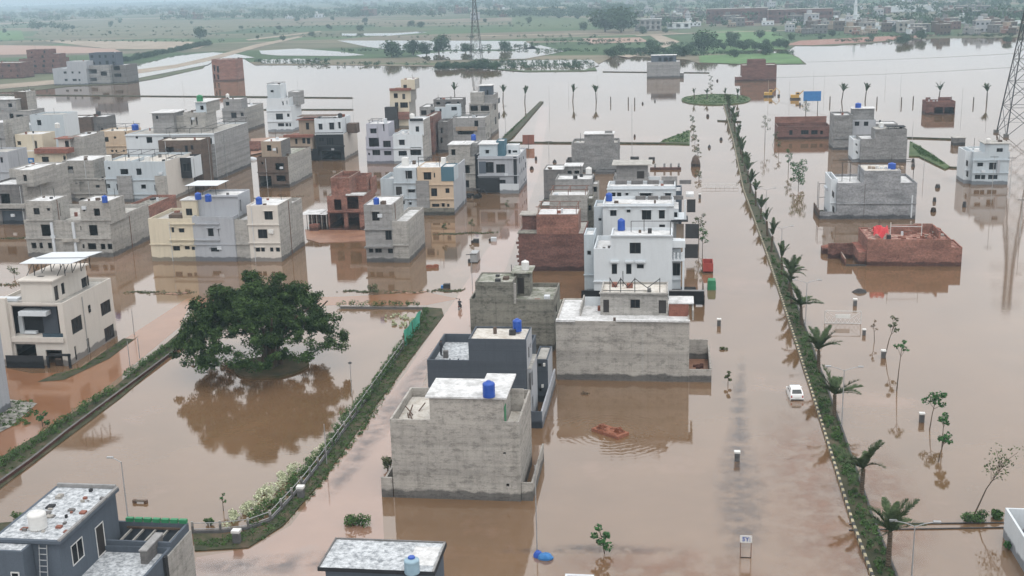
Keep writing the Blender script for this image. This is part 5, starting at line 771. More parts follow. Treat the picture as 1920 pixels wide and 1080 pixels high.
tree(419, 958, 926, .28, 'tiny yellowish sapling in the flooded park', 'leaf_young', n=4, per=20, tall=.5, size=.2); tree(832, 445, 420, .6, 'little dark palm like sapling in front of the narrow grey house lane', 'leaf_olive', n=4, per=26, tall=.35); tree(884, 440, 412, .7, 'sapling in the middle street near the tractor', 'leaf_olive', n=4, per=26, tall=.4); tree(950, 400, 376, .6, 'sapling by the wall at the far end of the middle street', 'leaf_olive', n=4, per=26, tall=.5)
tree(700, 552, 534, .9, 'low shrub on the mud strip behind the park', 'leaf_olive', n=6, per=36, tall=.7, name='shrub', cat='shrub'); tree(1310, 462, 400, 1.1, 'leafy tree by the fence of the four window white house', 'leaf_olive', n=9, per=40, tall=.6); tree(1317, 480, 428, 1.0, 'leafy tree by the fence of the shaded window house', n=7, per=40, tall=.5); tree(80, 800, 770, .8, 'bright green weeds at the muddy road edge', n=5, per=40, tall=.8, name='shrub', cat='shrub')
tree(1510, 222, 188, 1.5, 'leafy tree just below the blue billboard', n=8, per=34, tall=.6, leaf='leaf_olive'); tree(27, 520, 500, .9, 'small shrub in the puddle left of the modern white house', 'leaf_olive', n=5, per=30, tall=.7, name='shrub', cat='shrub')
def shrub(px, py, rx, rz, label, leaf='leaf_hedge', n=9, per=90, size=.22, name='bush', cat='bush'):
    x, y = G(px, py); t = empty(name, (x, y, 0), label, cat); cl = [(random.uniform(-rx, rx)*.7, random.uniform(-rx, rx)*.5, rz*random.uniform(.2, .75), rx*.42) for k in range(n)]
    mb = MB().use('bark')
    for c in cl: mb.tube([(0, 0, -.5), c[:3]], .04, .02, 4)
    part_at(t, 'stem', mb); link('foliage', leaf_mesh('foliage', cl, per, size, leaf, squash=.7), t)
shrub(668, 985, 1.25, 1.0, 'spiky bright green bush on the muddy street bend'); shrub(1826, 978, 1.2, 1.1, 'dense green bush at the foot of the leaning sapling'); shrub(1874, 972, .7, .8, 'small bush against the white yard wall'); shrub(1357, 655, .5, .3, 'clump of leaves barely above the boulevard water', 'leaf_olive', 5, 40); shrub(728, 880, .9, 2.2, 'tangled grey green creeper at the left foot of the nearest concrete house', 'leaf_olive', 10, 50); shrub(1097, 738, .5, .15, 'brown tuft floating in front of the grey plaster house', 'leaf_dead', 5, 30); shrub(1600, 1, 1, 1, 'x') if False else None
shrub(40, 975, .9, .8, 'dark hedge shrub beside the slate blue corner house', 'leaf_hedge', 7, 60); shrub(393, 985, .45, .9, 'small round shrub on the park fence line', 'leaf_hedge', 5, 60)
shrub(364, 683, .35, .5, 'dark twig sticking out of the flooded park', 'leaf_olive', 3, 20)

def walk(pts, step):
    out = []; carry = 0.
    for a, b in zip(pts, pts[1:]):
        L = math.dist(a, b); d = carry
        while d < L: out.append((a[0]+(b[0]-a[0])*d/L, a[1]+(b[1]-a[1])*d/L, math.atan2(b[1]-a[1], b[0]-a[0]))); d += step
        carry = d-L
    return out
def hedge(pxs, wdt, hgt, label, leaf='leaf_hedge', step=.5, per=70, size=.2, name='hedge', skip=.06, z=.1):
    pts = [G(*p) for p in pxs]; o = pts[0]; t = empty(name, (*o, z), label, name.replace('_', ' ')); cl = []
    for x, y, a in walk(pts, step):
        if random.random() < skip: continue
        cl.append((x-o[0]+random.uniform(-wdt, wdt)*.35, y-o[1]+random.uniform(-wdt, wdt)*.35, hgt*random.uniform(.3, .65), hgt*random.uniform(.4, .62)))
    link('foliage', leaf_mesh('foliage', cl, per, size, leaf, squash=.9), t)['kind'] = 'stuff'; return t
hedge([(-30, 895), (60, 838), (130, 790), (208, 735)], 1.0, 1.0, 'clipped green hedge along the muddy road, nearer length'); hedge([(232, 712), (290, 672), (345, 636), (372, 612)], 1.0, .9, 'clipped green hedge along the muddy road, farther length')
hedge([(640, 576), (700, 576), (790, 574)], .8, .9, 'low hedge along the back edge of the flooded park', 'leaf_hedge', .6); hedge([(470, 985), (520, 945), (570, 890), (612, 845), (650, 790), (690, 745)], 1.3, 1.0, 'ragged hedge along the park fence, near length', 'leaf_hedge', .45); hedge([(690, 742), (730, 690), (765, 640), (800, 585)], 1.2, 1.0, 'ragged hedge along the park fence, far length', 'leaf_hedge', .5)
hedge([(432, 985), (470, 958), (520, 915), (560, 880)], 2.4, .75, 'mass of pale blossoms spilling over the park fence into the water', 'blossom', .22, 60, .2, 'flowering_creeper', .05); hedge([(722, 598), (745, 592), (772, 600), (760, 612), (740, 606)], 3.0, .3, 'floating patch of yellow green water plants in the park corner', 'blossom', .3, 40, .25, 'water_plants', .05, 0.); hedge([(575, 870), (600, 850), (628, 832)], 1.2, .7, 'white flowered shrubs on the park bank', 'blossom', .5, 40, .2, 'flowering_creeper', .2)
# strips of weeds on the verges
vp = [(400, 1022), (450, 1018), (500, 1003), (535, 972), (560, 945), (590, 920), (620, 880), (650, 840), (690, 790), (720, 740), (760, 680), (800, 620), (815, 595)]; pts = [G(*p) for p in vp]; cl = []
for x, y, a in walk(pts, .35):
    for k in range(6): cl.append((x+random.uniform(-2.5, .35), y+random.uniform(-.6, .6), .1, .16+random.random()*.2))
tag(link('weeds', leaf_mesh('weeds', cl, 18, .16, 'leaf_hedge', squash=.5)), kind='stuff')
cl = []
for x, y, a in walk([G(*p) for p in ((-20, 905), (100, 822), (215, 742), (250, 712), (350, 630))], .4): cl.append((x+random.uniform(-.8, .8), y+random.uniform(-.8, .8), .1, .25))
for x, y, a in walk([G(*p) for p in ((110, 703), (160, 690), (238, 640))], .5): cl.append((x+random.uniform(-.6, .6), y+random.uniform(-.6, .6), .05, .3))
for k in range(60): x, y = G(random.uniform(-5, 60), random.uniform(752, 800)); cl.append((x, y, .1, .3))
tag(link('weeds', leaf_mesh('weeds', cl, 26, .2, 'grass_blade', squash=.5)), kind='stuff')

cl = []; gx, gy = G(1342, 187)
for k in range(420): a, q = random.random()*6.283, random.random()**.5*.97; cl.append((gx+13.2*q*math.cos(a), gy+21.1*q*math.sin(a), .38, random.uniform(.25, .7)))
for (a, b_, c_) in (((1238, 268), (1290, 246), (1291, 268)), ((1706, 268), (1722, 290), (1772, 312)), ((1720, 274), (1730, 290), (1778, 313)), ((942, 260), (952, 256), (1015, 192))):
    for k in range(110):
        u, v = sorted((random.random(), random.random())); x, y = G(*[a[i]*u+b_[i]*(v-u)+c_[i]*(1-v) for i in (0, 1)]); cl.append((x, y, .35, random.uniform(.2, .6)))
tag(link('weeds', leaf_mesh('weeds', cl, 18, .35, 'leaf_hedge', squash=.6)), kind='stuff')
tag(link('weeds', leaf_mesh('weeds', BAR, 16, .16, 'leaf_olive', squash=.6)), kind='stuff')
# ---------------------------------------------------------------- palm lined median
medpx = [(1357, 197), (1375, 262), (1395, 357), (1418, 420), (1439, 477), (1468, 565), (1495, 647), (1547, 810), (1600, 980), (1637, 1080), (1668, 1170)]
med = [G(*p) for p in medpx]; MW = 1.7
w = [(x, y) for x, y in med]+[(x+MW, y) for x, y in med[::-1]]
structure('median_soil', None, .22, 'verge', world=w, th=1.)
kb = empty('kerb', (*med[-1], 0), 'kerb of alternating yellow and black stones along the left side of the palm median', 'kerb'); km = {}
for mname in ('kerb_yellow', 'kerb_black'): km[mname] = MB().use(mname).box(-.3, .3, -.11, .11, -.6, .30).mesh('kerb_stone')
rest = MB()
for i, (x, y, a) in enumerate(walk(med[::-1], .62)):
    mname = ('kerb_yellow', 'kerb_black')[i % 2]
    if i < 230: o = link('kerb_stone', km[mname], kb, (x-kb.location.x-.1, y-kb.location.y, random.uniform(-.02, .02)), a)
    else: rest.use(mname).box(x-.2, x, y-.3, y+.3, -.6, .36)
o = part('kerb_stones', rest, kb); o['kind'] = 'stuff'
kb2 = empty('kerb', (med[-1][0]+MW, med[-1][1], 0), 'plain dark kerb along the right side of the palm median', 'kerb'); b = MB().use('kerb_black')
for (x, y, a) in walk([(x+MW, y) for x, y in med[::-1]], 2.): c, s_ = math.cos(a), math.sin(a); b.poly(*[(x+u*c-v*s_, y+u*s_+v*c, .34) for u, v in ((0, -.1), (1.98, -.1), (1.98, .1), (0, .1))]); b.poly(*[(x+u*c-v*s_, y+u*s_+v*c, zz) for u, v, zz in ((0, -.1, -.6), (1.98, -.1, -.6), (1.98, -.1, .34), (0, -.1, .34))])
part('kerb_run', b, kb2)
cl = []
for x, y, a in walk(med, .32):
    if random.random() < min(.93, max(.0, (y-125)/110)): continue
    if random.random() < .25: continue
    for k in range(random.choice((1, 2, 2))): cl.append((x+random.uniform(.2, MW-.15), y+random.uniform(-.2, .2), .32+random.random()*.1, random.uniform(.16, .34)))
    if random.random() < .06: cl.append((x+random.uniform(.4, MW-.3), y, .75, .55))
tag(link('median_plants', leaf_mesh('median_plants', cl, 34, .19, 'leaf_hedge', squash=.8)), kind='stuff')
def frond_mesh(L, droop, seed):
    r = random.Random(seed); b = MB().use('leaf_palm'); P_ = [(0, L*t*(1-.08*t), L*(.42*t-droop*t*t)) for t in [k/8 for k in range(9)]]; b.tube(P_, .035, .008, 4)
    for k in range(1, 46):
        t = k/46*.97+.03; i = min(7, int(t*8)); f = t*8-i; p = Vector(P_[i]).lerp(Vector(P_[i+1]), f); d = (Vector(P_[i+1])-Vector(P_[i])).normalized(); ln = L*.15*math.sin(math.pi*min(1, t*.9+.12))**.6+.05
        for s_ in (-1, 1):
            q = p+Vector((s_*ln*.72, 0, ln*r.uniform(.0, .6)))+d*ln*.6; wd = d*.05+Vector((0, 0, .02)); b.poly(p-wd, p+wd, q+wd*.3, q-wd*.3)
    return b.mesh('frond')
FR = [frond_mesh(2.9, .30, 1), frond_mesh(2.5, .52, 2), frond_mesh(3.2, .2, 3)]
TRK = {}
def palm_trunk(h):
    k = round(h*5)
    if k not in TRK:
        b = MB().use('palm_bark'); prof = []
        for i in range(int(h/.22)+1): z = i*.22; r = .22-.03*z/h; prof += [(r*.86, z-.3), (r*1.08, z-.14)]
        prof.append((.12, h+.02)); TRK[k] = b.lathe(0, 0, prof, 9).mesh('trunk')
    return TRK[k]
def palm(x, y, h, n, label, s=1., group='date palms along the median', z=.3, up=(18, 72), seed=0):
    r = random.Random(seed*77+5); t = empty('date_palm', (x, y, z), label, 'palm tree', group); t.rotation_euler = (r.uniform(-.09, .09), r.uniform(-.09, .09), r.uniform(0, 6.28)); link('trunk', palm_trunk(h), t)
    for k in range(n):
        f = link('frond', FR[r.randrange(3)], t, (0, 0, h-.05)); el = r.uniform(*up); f.rotation_euler = (R(el-22), 0, k*2.399+r.uniform(-.3, .3)); f.scale = (s,)*3
    return t
def medx(y):
    for (x0, y0), (x1, y1) in zip(med, med[1:]):
        if y1 <= y <= y0: return x0+(x1-x0)*(y-y0)/(y1-y0)
    return med[0][0]
near = [((1650, 1066), 3.0, 'date palm nearest the bottom of the median'), ((1611, 934), 2.7, 'second date palm up the median with fronds swept right'), ((1555, 786), 2.5, 'third date palm up the median beside the double lamp'), ((1530, 702), 2.8, 'fourth date palm up the median above the white car'), ((1492, 612), 2.7, 'fifth date palm up the median'), ((1474, 548), 2.6, 'sixth date palm up the median')]
for i, (p, h, l) in enumerate(near):
    x, y = G(*p); palm(medx(y)+MW*.8, y, h, 14, l, 1.12, seed=i, up=(12, 80))
ys = 163.; k = 0; far_palms = []
while ys < 440:
    x = medx(ys)+MW*.55+random.uniform(-.3, .3)
    palm(x, ys, 2.0+random.random()*1.2, random.choice((6, 7, 8, 9)), 'date palm in the close set row along the upper median', random.uniform(.85, 1.15), seed=20+k, up=(55, 98)); k += 1; ys += random.uniform(12.5, 17.)
for i, (px, py, l) in enumerate(((984, 194, 'lone palm in open water right of the canal bank'), (1074, 191, 'lone palm in open water, middle of three in a row'), (1118, 191, 'lone bent palm in open water left of the roundabout'), (1578, 190, 'lone palm right of the blue billboard'), (1622, 190, 'second lone palm right of the blue billboard'), (1760, 189, 'lone palm behind the brick pavilion'), (1850, 191, 'lone palm at the far right of the water'), (853, 186, 'lone palm behind the grey blue house'), (943, 190, 'lone palm above the tall grey corner house'))):
    x, y = G(px, py); palm(x, y, 3.6, 9, l, 1.2, 'lone palms far out in the water', 0, (62, 100), 90+i)
for i, px in enumerate((1556, 1644, 1690, 1712, 1783, 1825, 1145, 1178, 1190)):
    x, y = G(px, 194+(i % 3)); t = empty('palm_stump', (x, y, 0), 'bare brown palm trunk standing in far water', 'palm trunk', 'bare palm trunks in the far water'); link('trunk', palm_trunk(2.6), t)
for i, px in enumerate((1302, 1326, 1359, 1383)):
    x, y = G(px, 187); palm(x, y, 2., 6, 'small palm on the grassy roundabout', .8, 'palms on the roundabout', .35, (60, 88), 140+i)
for i, (px, py) in enumerate(((1298, 226), (1300, 244), (1303, 262), (1308, 284), (1310, 330), (1333, 150), (1333, 165))):
    tree(px, py+6, py-10, .9, 'small shrub like tree along the left kerb of the upper boulevard' if i < 5 else 'thin tree beyond the roundabout', 'leaf_olive', n=5, per=26, tall=.8, group='trees along the upper boulevard', size=.4)

# ---------------------------------------------------------------- street lamps, poles, pillars
def hgt(px, py, top):
    x, y = G(px, py); lo, hi = 0., 90.
    for k in range(40):
        m_ = (lo+hi)/2; c = x*vX+y*vY+(m_-CAM_H)*vZ; lo, hi = (m_, hi) if 540-FPX*c[1]/(-c[2]) > top else (lo, m_)
    return x, y, lo
def lamp(px, py, top, label, arms=(-1, 1), group='street lamps', arm=1.5):
    x, y, h = hgt(px, py, top); t = empty('street_lamp', (x, y, 0), label, 'street lamp', group); part_at(t, 'pole', MB().use('galvanised').tube([(0, 0, -1), (0, 0, h)], .075, .045, 7))
    for s_ in arms:
        part_at(t, 'arm', MB().use('galvanised').tube([(0, 0, h-.05), (s_*arm*.5, 0, h+.22), (s_*arm, 0, h+.38)], .035, n=5)); part_at(t, 'lamp_head', MB().use('galvanised').box(s_*arm-.28+.1*s_, s_*arm+.28+.1*s_, -.11, .11, h+.33, h+.45))
lamp(240, 972, 866, 'single armed street lamp beside the slate blue corner house', (-1,), arm=.9); lamp(1578, 802, 694, 'double armed street lamp beside the third palm'); lamp(1709, 1085, 986, 'double armed street lamp at the bottom of the median'); lamp(1510, 616, 530, 'double armed street lamp above the white barrier'); lamp(1465, 474, 428, 'double armed street lamp level with the brick house'); lamp(1436, 400, 356, 'double armed street lamp level with the big grey house')
def pole(px, py, top, label, cross=False, group='thin poles', r=.06, head=False):
    x, y, h = hgt(px, py, top); t = empty('utility_pole', (x, y, 0), label, 'pole', group); part_at(t, 'shaft', MB().use('galvanised').tube([(0, 0, -1), (0, 0, h)], r, r*.7, 6))
    if cross: part_at(t, 'crossarm', MB().use('iron').box(-.8, .8, -.05, .05, h-.5, h-.4))
    if head: part_at(t, 'lamp_head', MB().use('iron').lathe(0, 0, [(.02, h), (.2, h+.04), (.24, h+.12), (.02, h+.26)], 8))
pole(660, 742, 682, 'short park lamp post with a dark round head', head=True); pole(613, 872, 795, 'slim post on the park bank near the bend'); pole(1007, 1032, 872, 'tall slim pole beside the blue wrapped bundle'); pole(252, 628, 580, 'pole at the far corner of the modern white house'); pole(244, 688, 640, 'rusty pole on the muddy road, left of a pair'); pole(262, 672, 634, 'rusty pole on the muddy road, right of a pair'); pole(886, 545, 472, 'pole in the middle street by the white box truck', True); pole(1185, 292, 196, 'tall thin pole behind the grey slab roof house'); pole(948, 250, 196, 'pole at the tall grey corner house', True); pole(1731, 335, 298, 'pole by the grassy spit', ); pole(1710, 268, 228, 'pole behind the grey block house'); pole(560, 188, 152, 'far thin pole in the left lagoon'); pole(662, 215, 182, 'far pole at the end of the bund', True); pole(1030, 330, 262, 'pole in the upper middle street', True); pole(987, 340, 275, 'pole beside the modern grey house', True); pole(344, 176, 152, 'far thin pole by the brick tower house')
for px, py, top in ((1440, 190, 150), (1525, 165, 132), (1545, 172, 135), (1660, 160, 128), (1688, 178, 140), (1803, 205, 165), (1850, 212, 175), (1480, 185, 152), (1120, 165, 140), (1030, 205, 160), (1066, 180, 152)): pole(px, py, top, 'faint thin pole in the far flood water', group='faint poles in the far water', r=.05)
for px, py, top in ((1858, 380, 290), (1892, 372, 292), (1912, 445, 370)): pole(px, py, top, 'pole right of the pale blue balcony house', True, 'poles by the pale blue house')
x, y = G(991, 275); t = empty('billboard', (x, y, 0), 'faded red hoarding on a post in the upper middle street', 'billboard'); part_at(t, 'post', MB().use('iron').tube([(0, 0, -1), (0, 0, 3.2)], .1)); part_at(t, 'board', MB().use('terracotta').box(-1.7, 1.7, -.08, .08, 0.6, 3.4))
x, y, h_ = hgt(1522, 206, 171); t = empty('billboard', (x, y, 0), 'blue billboard on two legs in the water right of the diggers', 'billboard'); part_at(t, 'board', MB().use('tarp_blue').box(-3, 3, -.12, .12, h_-3.4, h_))
for s_ in (-2, 2): part_at(t, 'post', MB().use('iron').tube([(s_, .2, -1), (s_, .2, h_-.1)], .12))
PC = MB().use('concrete_grey').box(-.24, .24, -.2, .2, -.8, .85).mesh('pillar'), MB().use('plastic_white').box(-.29, .29, -.25, .25, .85, 1.02).mesh('cap')
def pillar(px, py, label, s=1.):
    x, y = G(px, py); t = empty('meter_pillar', (x, y, 0), label, 'utility pillar', 'white capped utility pillars'); link('pillar', PC[0], t).scale = (s,)*3; link('cap', PC[1], t).scale = (s,)*3
for q in ((1348, 611, 'white capped pillar right of the porch canopy'), (1382, 864, 'white capped pillar in the middle of the boulevard'), (1656, 671, 'white capped pillar under the leaning sapling'), (1728, 791, 'white capped pillar beside the round leafed young tree'), (1603, 573, 'white capped pillar below the low brick house'), (565, 934, 'white pillar on the park verge by the street bend', 1.2), (445, 1019, 'white pillar at the park corner near the bottom', 1.25), (1567, 478, 'pillar at the left yard of the low brick house'), (1312, 372, 'pillar beside the upper house gates'), (1620, 628, 'leaning white pillar by the spindly sapling', .8)): pillar(*q)

# ---------------------------------------------------------------- park fence and net
fp = [(362, 1000), (440, 998), (500, 986), (560, 922), (600, 872), (650, 803), (690, 747), (760, 648), (795, 588)]; fw = [G(*p) for p in fp]
t = empty('park_fence', (*fw[0], .1), 'low iron and concrete fence round the flooded park', 'fence'); o = t.location; pm = MB().use('concrete_pale').box(-.09, .09, -.09, .09, -.6, 1.0).mesh('post')
P_ = walk(fw, 2.4)
for x, y, a in P_: link('post', pm, t, (x-o.x, y-o.y, 0), a)
for zz in (.3, .85):
    for (x0, y0, _), (x1, y1, _) in zip(P_, P_[1:]): part_at(t, 'rail', MB().use('galvanised').tube([(x0-o.x, y0-o.y, zz), (x1-o.x, y1-o.y, zz)], .035, n=4))
cb = MB().use('concrete_grey')
for (x0, y0, a), (x1, y1, _) in zip(P_, P_[1:]):
    nx, ny = -math.sin(a)*.12, math.cos(a)*.12; q = [(x0+nx, y0+ny), (x0-nx, y0-ny), (x1-nx, y1-ny), (x1+nx, y1+ny)]; q = [(u-o.x, v-o.y) for u, v in q]
    cb.poly(*[(*p, .16) for p in q]); cb.poly((*q[1], -.6), (*q[2], -.6), (*q[2], .16), (*q[1], .16)); cb.poly((*q[3], -.6), (*q[0], -.6), (*q[0], .16), (*q[3], .16))
part_at(t, 'footing', cb)
lw = [G(*p) for p in ((-60, 952), (60, 865), (126, 812), (220, 742), (345, 648), (376, 622))]; t = empty('park_wall', (*lw[0], 0), 'low brown wall between the muddy road hedge and the park water', 'wall'); o = t.location; b = MB().use('terracotta')
for (x0, y0), (x1, y1) in zip(lw, lw[1:]):
    a = math.atan2(y1-y0, x1-x0); nx, ny = -math.sin(a)*.14, math.cos(a)*.14; q = [(x0+nx-o.x, y0+ny-o.y), (x0-nx-o.x, y0-ny-o.y), (x1-nx-o.x, y1-ny-o.y), (x1+nx-o.x, y1+ny-o.y)]
    b.use('concrete_pale').poly(*[(*p, .42) for p in q]); b.use('terracotta').poly((*q[1], -.8), (*q[2], -.8), (*q[2], .42), (*q[1], .42)); b.poly((*q[3], -.8), (*q[0], -.8), (*q[0], .42), (*q[3], .42))
part_at(t, 'wall_run', b)
bw = [G(640, 577), G(800, 578)]; t = empty('park_wall', (*bw[0], 0), 'low pale wall at the back edge of the flooded park', 'wall'); part_at(t, 'wall_run', MB().use('concrete_pale').box(0, bw[1][0]-bw[0][0], -.6, -.4, -.8, .35))
a, b_ = G(758, 652), G(789, 610); t = empty('net_fence', (*a, .1), 'bright green shade net stretched along the park fence', 'net'); d = (b_[0]-a[0], b_[1]-a[1]); m = MB().use('tarp_green'); g = [[(d[0]*i/10+.12*math.sin(i*1.7+k), d[1]*i/10, 2.1*k/3-.05*(k == 3)*(i % 3)) for k in range(4)] for i in range(11)]
for i in range(10):
    for k in range(3): m.poly(g[i][k], g[i+1][k], g[i+1][k+1], g[i][k+1])
part_at(t, 'netting', m)
for i in (0, 5, 10): part_at(t, 'post', MB().use('frame_brown').tube([(d[0]*i/10, d[1]*i/10, -.5), (d[0]*i/10, d[1]*i/10, 1.9)], .05, n=5))
x, y = G(263, 943); t = empty('bench', (x, y, 0), 'brown park bench almost under the water', 'bench'); part_at(t, 'seat', MB().use('tan').box(-.55, .55, -.14, .14, .18, .27))
for s_ in (-.55, .55): part_at(t, 'leg', MB().use('frame_brown').box(s_-.13, s_+.13, -.16, .16, -.5, .30))

# ---------------------------------------------------------------- vehicles, people, loose things
x, y = G(1490, 741); t = empty('car', (x, y, -.28), 'small white hatchback driving away through the flooded boulevard', 'car', rz=R(3))
def loft(secs, mat, close=True):
    b = MB().use(mat)
    for s0, s1 in zip(secs, secs[1:]):
        n = len(s0)
        for k in range(n): b.poly(s0[k], s0[(k+1) % n], s1[(k+1) % n], s1[k])
    if close: b.poly(*secs[0][::-1]); b.poly(*secs[-1])
    return b
def ring(y, w, z0, z1, wt): return [(-w, y, z0), (w, y, z0), (w*1.02, y, z0+(z1-z0)*.55), (wt, y, z1), (-wt, y, z1), (-w*1.02, y, z0+(z1-z0)*.55)]
part_at(t, 'body', loft([ring(-1.72, .66, .34, .72, .60), ring(-1.68, .74, .24, .92, .68), ring(-1.2, .76, .2, .95, .70), ring(.75, .76, .2, .95, .70), ring(1.1, .75, .2, .88, .68), ring(1.72, .70, .26, .70, .60)], 'car_white'), True)
part_at(t, 'cabin', loft([ring(-1.58, .68, .9, .96, .64), ring(-1.12, .66, .9, 1.40, .54), ring(-.2, .66, .9, 1.46, .55), ring(.35, .66, .9, 1.40, .53), ring(1.0, .66, .86, .94, .62)], 'car_white'), True)
def quad(name, *p, mat='car_glass'): part_at(t, name, MB().use(mat).poly(*p).poly(*[(a, b-.004, c-.012) for a, b, c in p[::-1]]))
quad('rear_window', (-.54, -1.55, 1.02), (.54, -1.55, 1.02), (.46, -1.19, 1.375), (-.46, -1.19, 1.375)); quad('windscreen', (.52, .96, 1.0), (-.52, .96, 1.0), (-.45, .45, 1.40), (.45, .45, 1.40))
for s_ in (-1, 1):
    quad('side_window', *[(s_*a, b, c) for a, b, c in ((.70, -1.05, 1.0), (.70, .55, 1.0), (.62, .28, 1.34), (.61, -.98, 1.34))]); part_at(t, 'taillight', MB().use('red_light').box(s_*.60-.07, s_*.60+.07, -1.735, -1.69, .60, .84)); part_at(t, 'mirror', MB().use('car_white').box(s_*.80-.07, s_*.80+.07, .5, .62, .98, 1.1))
    for yy in (-1.1, 1.1): w_ = link('wheel', MB().use('tyre').lathe(0, 0, [(.01, -.09), (.2, -.09), (.28, -.07), (.28, .07), (.2, .09), (.01, .09)], 14).mesh('wheel'), t, (s_*.68, yy, .27)); w_.rotation_euler = (0, R(90), 0)
part_at(t, 'bumper', MB().use('frame_dark').box(-.70, .70, -1.76, -1.71, .3, .42)); part_at(t, 'number_plate', MB().use('plastic_white').box(-.22, .22, -1.765, -1.745, .52, .64))
def wheels(t, spots, r, w=.2):
    me = MB().use('tyre').lathe(0, 0, [(.01, -w/2), (r*.7, -w/2), (r, -w*.3), (r, w*.3), (r*.7, w/2), (.01, w/2)], 14).mesh('wheel')
    for p in spots: o = link('wheel', me, t, p); o.rotation_euler = (0, R(90), 0)
x, y = G(891, 490); t = empty('truck', (x, y, -.4), 'small truck with a tall white box body standing in the middle street', 'truck'); part_at(t, 'cargo_box', MB().use('galvanised').box(-.75, .75, -1.6, 1.4, .7, 2.55)); part_at(t, 'cab', loft([ring(1.45, .7, .5, 1.9, .62), ring(2.2, .7, .5, 1.85, .6), ring(2.6, .68, .5, 1.1, .62)], 'car_white')); part_at(t, 'chassis', MB().use('iron').box(-.7, .7, -1.6, 2.5, .4, .69)); t.scale = (.82,)*3; part_at(t, 'side_rack', MB().use('iron').box(-1.25, -.8, -1.5, -.6, .4, 1.2)); wheels(t, [(s_*.62, yy, .3) for s_ in (-1, 1) for yy in (-1.1, 1.8)], .33)
x, y = G(890, 371); t = empty('tractor', (x, y, -.5), 'dark backhoe tractor at the end of the beige house', 'tractor', rz=R(80)); part_at(t, 'hood', MB().use('iron').box(-.35, .35, .2, 1.9, .9, 1.5)); part_at(t, 'canopy', MB().use('iron').box(-.7, .7, -1.2, .2, 2.4, 2.5)); part_at(t, 'seat', MB().use('frame_dark').box(-.3, .3, -.9, -.4, 1., 1.5)); b = MB().use('iron')
for s_ in (-.62, .62):
    for yy in (-1.1, .1): b.tube([(s_, yy, .9), (s_, yy, 2.4)], .04, n=4)
part_at(t, 'canopy_post', b); part_at(t, 'loader_arm', MB().use('iron').tube([(0, -1.2, 1.1), (0, -2.1, 2.5), (0, -3.0, 1.3)], .12, n=5)); part_at(t, 'bucket', MB().use('iron').box(-.8, .8, 2.2, 2.8, .5, 1.1)); wheels(t, [(-.7, -.7, .75), (.7, -.7, .75)], .75, .4); wheels(t, [(-.6, 1.4, .5), (.6, 1.4, .5)], .45, .25)
for px, py, l in ((1441, 181, 'yellow digger in far water, left of two'), (1491, 186, 'yellow digger in far water, right of two')):
    x, y = G(px, py); t = empty('excavator', (x, y, -.4), l, 'excavator', 'yellow diggers in the flood'); part_at(t, 'track', MB().use('iron').box(-1.9, 1.9, -1.3, 1.3, 0, .95)); part_at(t, 'body', MB().use('yellow_paint').box(-1.7, 1.3, -1.15, 1.15, 1., 2.1)); part_at(t, 'cab', MB().use('yellow_paint').box(.1, 1.5, -1.1, .1, 2.1, 3.1)); part_at(t, 'cab_window', MB().use('car_glass').box(.3, 1.3, -1.13, -1.101, 2.35, 2.95)); part_at(t, 'boom', MB().use('yellow_paint').tube([(1.2, .5, 1.8), (3.0, .5, 3.6), (4.2, .5, 2.4), (4.0, .5, 1.)], .22, .15, 5)); part_at(t, 'bucket', MB().use('iron').box(3.5, 4.4, 0.1, .9, .3, 1.1))
x, y = G(1327, 508); t = empty('trailer', (x, y, -.4), 'red farm trailer parked at the fence of the shaded window house', 'trailer'); part_at(t, 'bed', MB().use('red_paint').box(-.8, .8, -1.6, 1.7, .7, .9)); 
for nm, q in (('side_board', (-.8, -.72, -1.6, 1.7)), ('side_board', (.72, .8, -1.6, 1.7)), ('tail_board', (-.72, .72, -1.6, -1.52)), ('head_board', (-.72, .72, 1.62, 1.7))): part_at(t, nm, MB().use('red_paint').box(*q, .9, 2.0))
wheels(t, [(-.75, .1, .45), (.75, .1, .45)], .45)
x, y = G(1334, 540); t = empty('auto_rickshaw', (x, y, -.3), 'green three wheeled rickshaw beside the red trailer', 'rickshaw'); part_at(t, 'body', loft([ring(-1.3, .62, .3, 1.0, .6), ring(.5, .62, .3, 1.05, .58), ring(1.2, .3, .35, .95, .25)], 'green_paint')); part_at(t, 'hood', loft([ring(-1.25, .6, 1.0, 1.75, .5), ring(.2, .6, 1.0, 1.8, .52), ring(.75, .5, 1.05, 1.55, .4)], 'green_paint')); part_at(t, 'windscreen', MB().use('car_glass').box(-.42, .42, .77, .80, 1.1, 1.5)); wheels(t, [(-.55, -.8, .25), (.55, -.8, .25), (0, 1.1, .25)], .25, .1)
def person(pts_r, edges, name, loc, label, rz=0., mat='cloth_dark', parts=()):
    me = bpy.data.meshes.new(name); me.from_pydata([p[:3] for p in pts_r], edges, []); me.materials.append(MAT[mat]); o = tag(link(name, me, None, loc, rz), label, 'person'); md = o.modifiers.new('skin', 'SKIN')
    for v, p in zip(me.skin_vertices[0].data, pts_r): v.radius = (p[3], p[3]*.85)
    me.skin_vertices[0].data[0].use_root = True; sd = o.modifiers.new('smooth', 'SUBSURF'); sd.levels = sd.render_levels = 1; return o
STAND = [(0, 0, .95, .15), (0, 0, 1.2, .16), (0, 0, 1.42, .15), (0, 0, 1.52, .06), (-.09, 0, .9, .10), (-.1, .02, .5, .075), (-.1, 0, .06, .055), (.09, 0, .9, .10), (.1, .02, .5, .075), (.1, 0, .06, .055), (-.2, 0, 1.41, .07), (-.26, 0, 1.12, .05), (-.22, -.12, .9, .04), (.2, 0, 1.41, .07), (.26, 0, 1.12, .05), (.22, -.12, .9, .04), (-.1, -.14, .03, .045), (.1, -.14, .03, .045)]
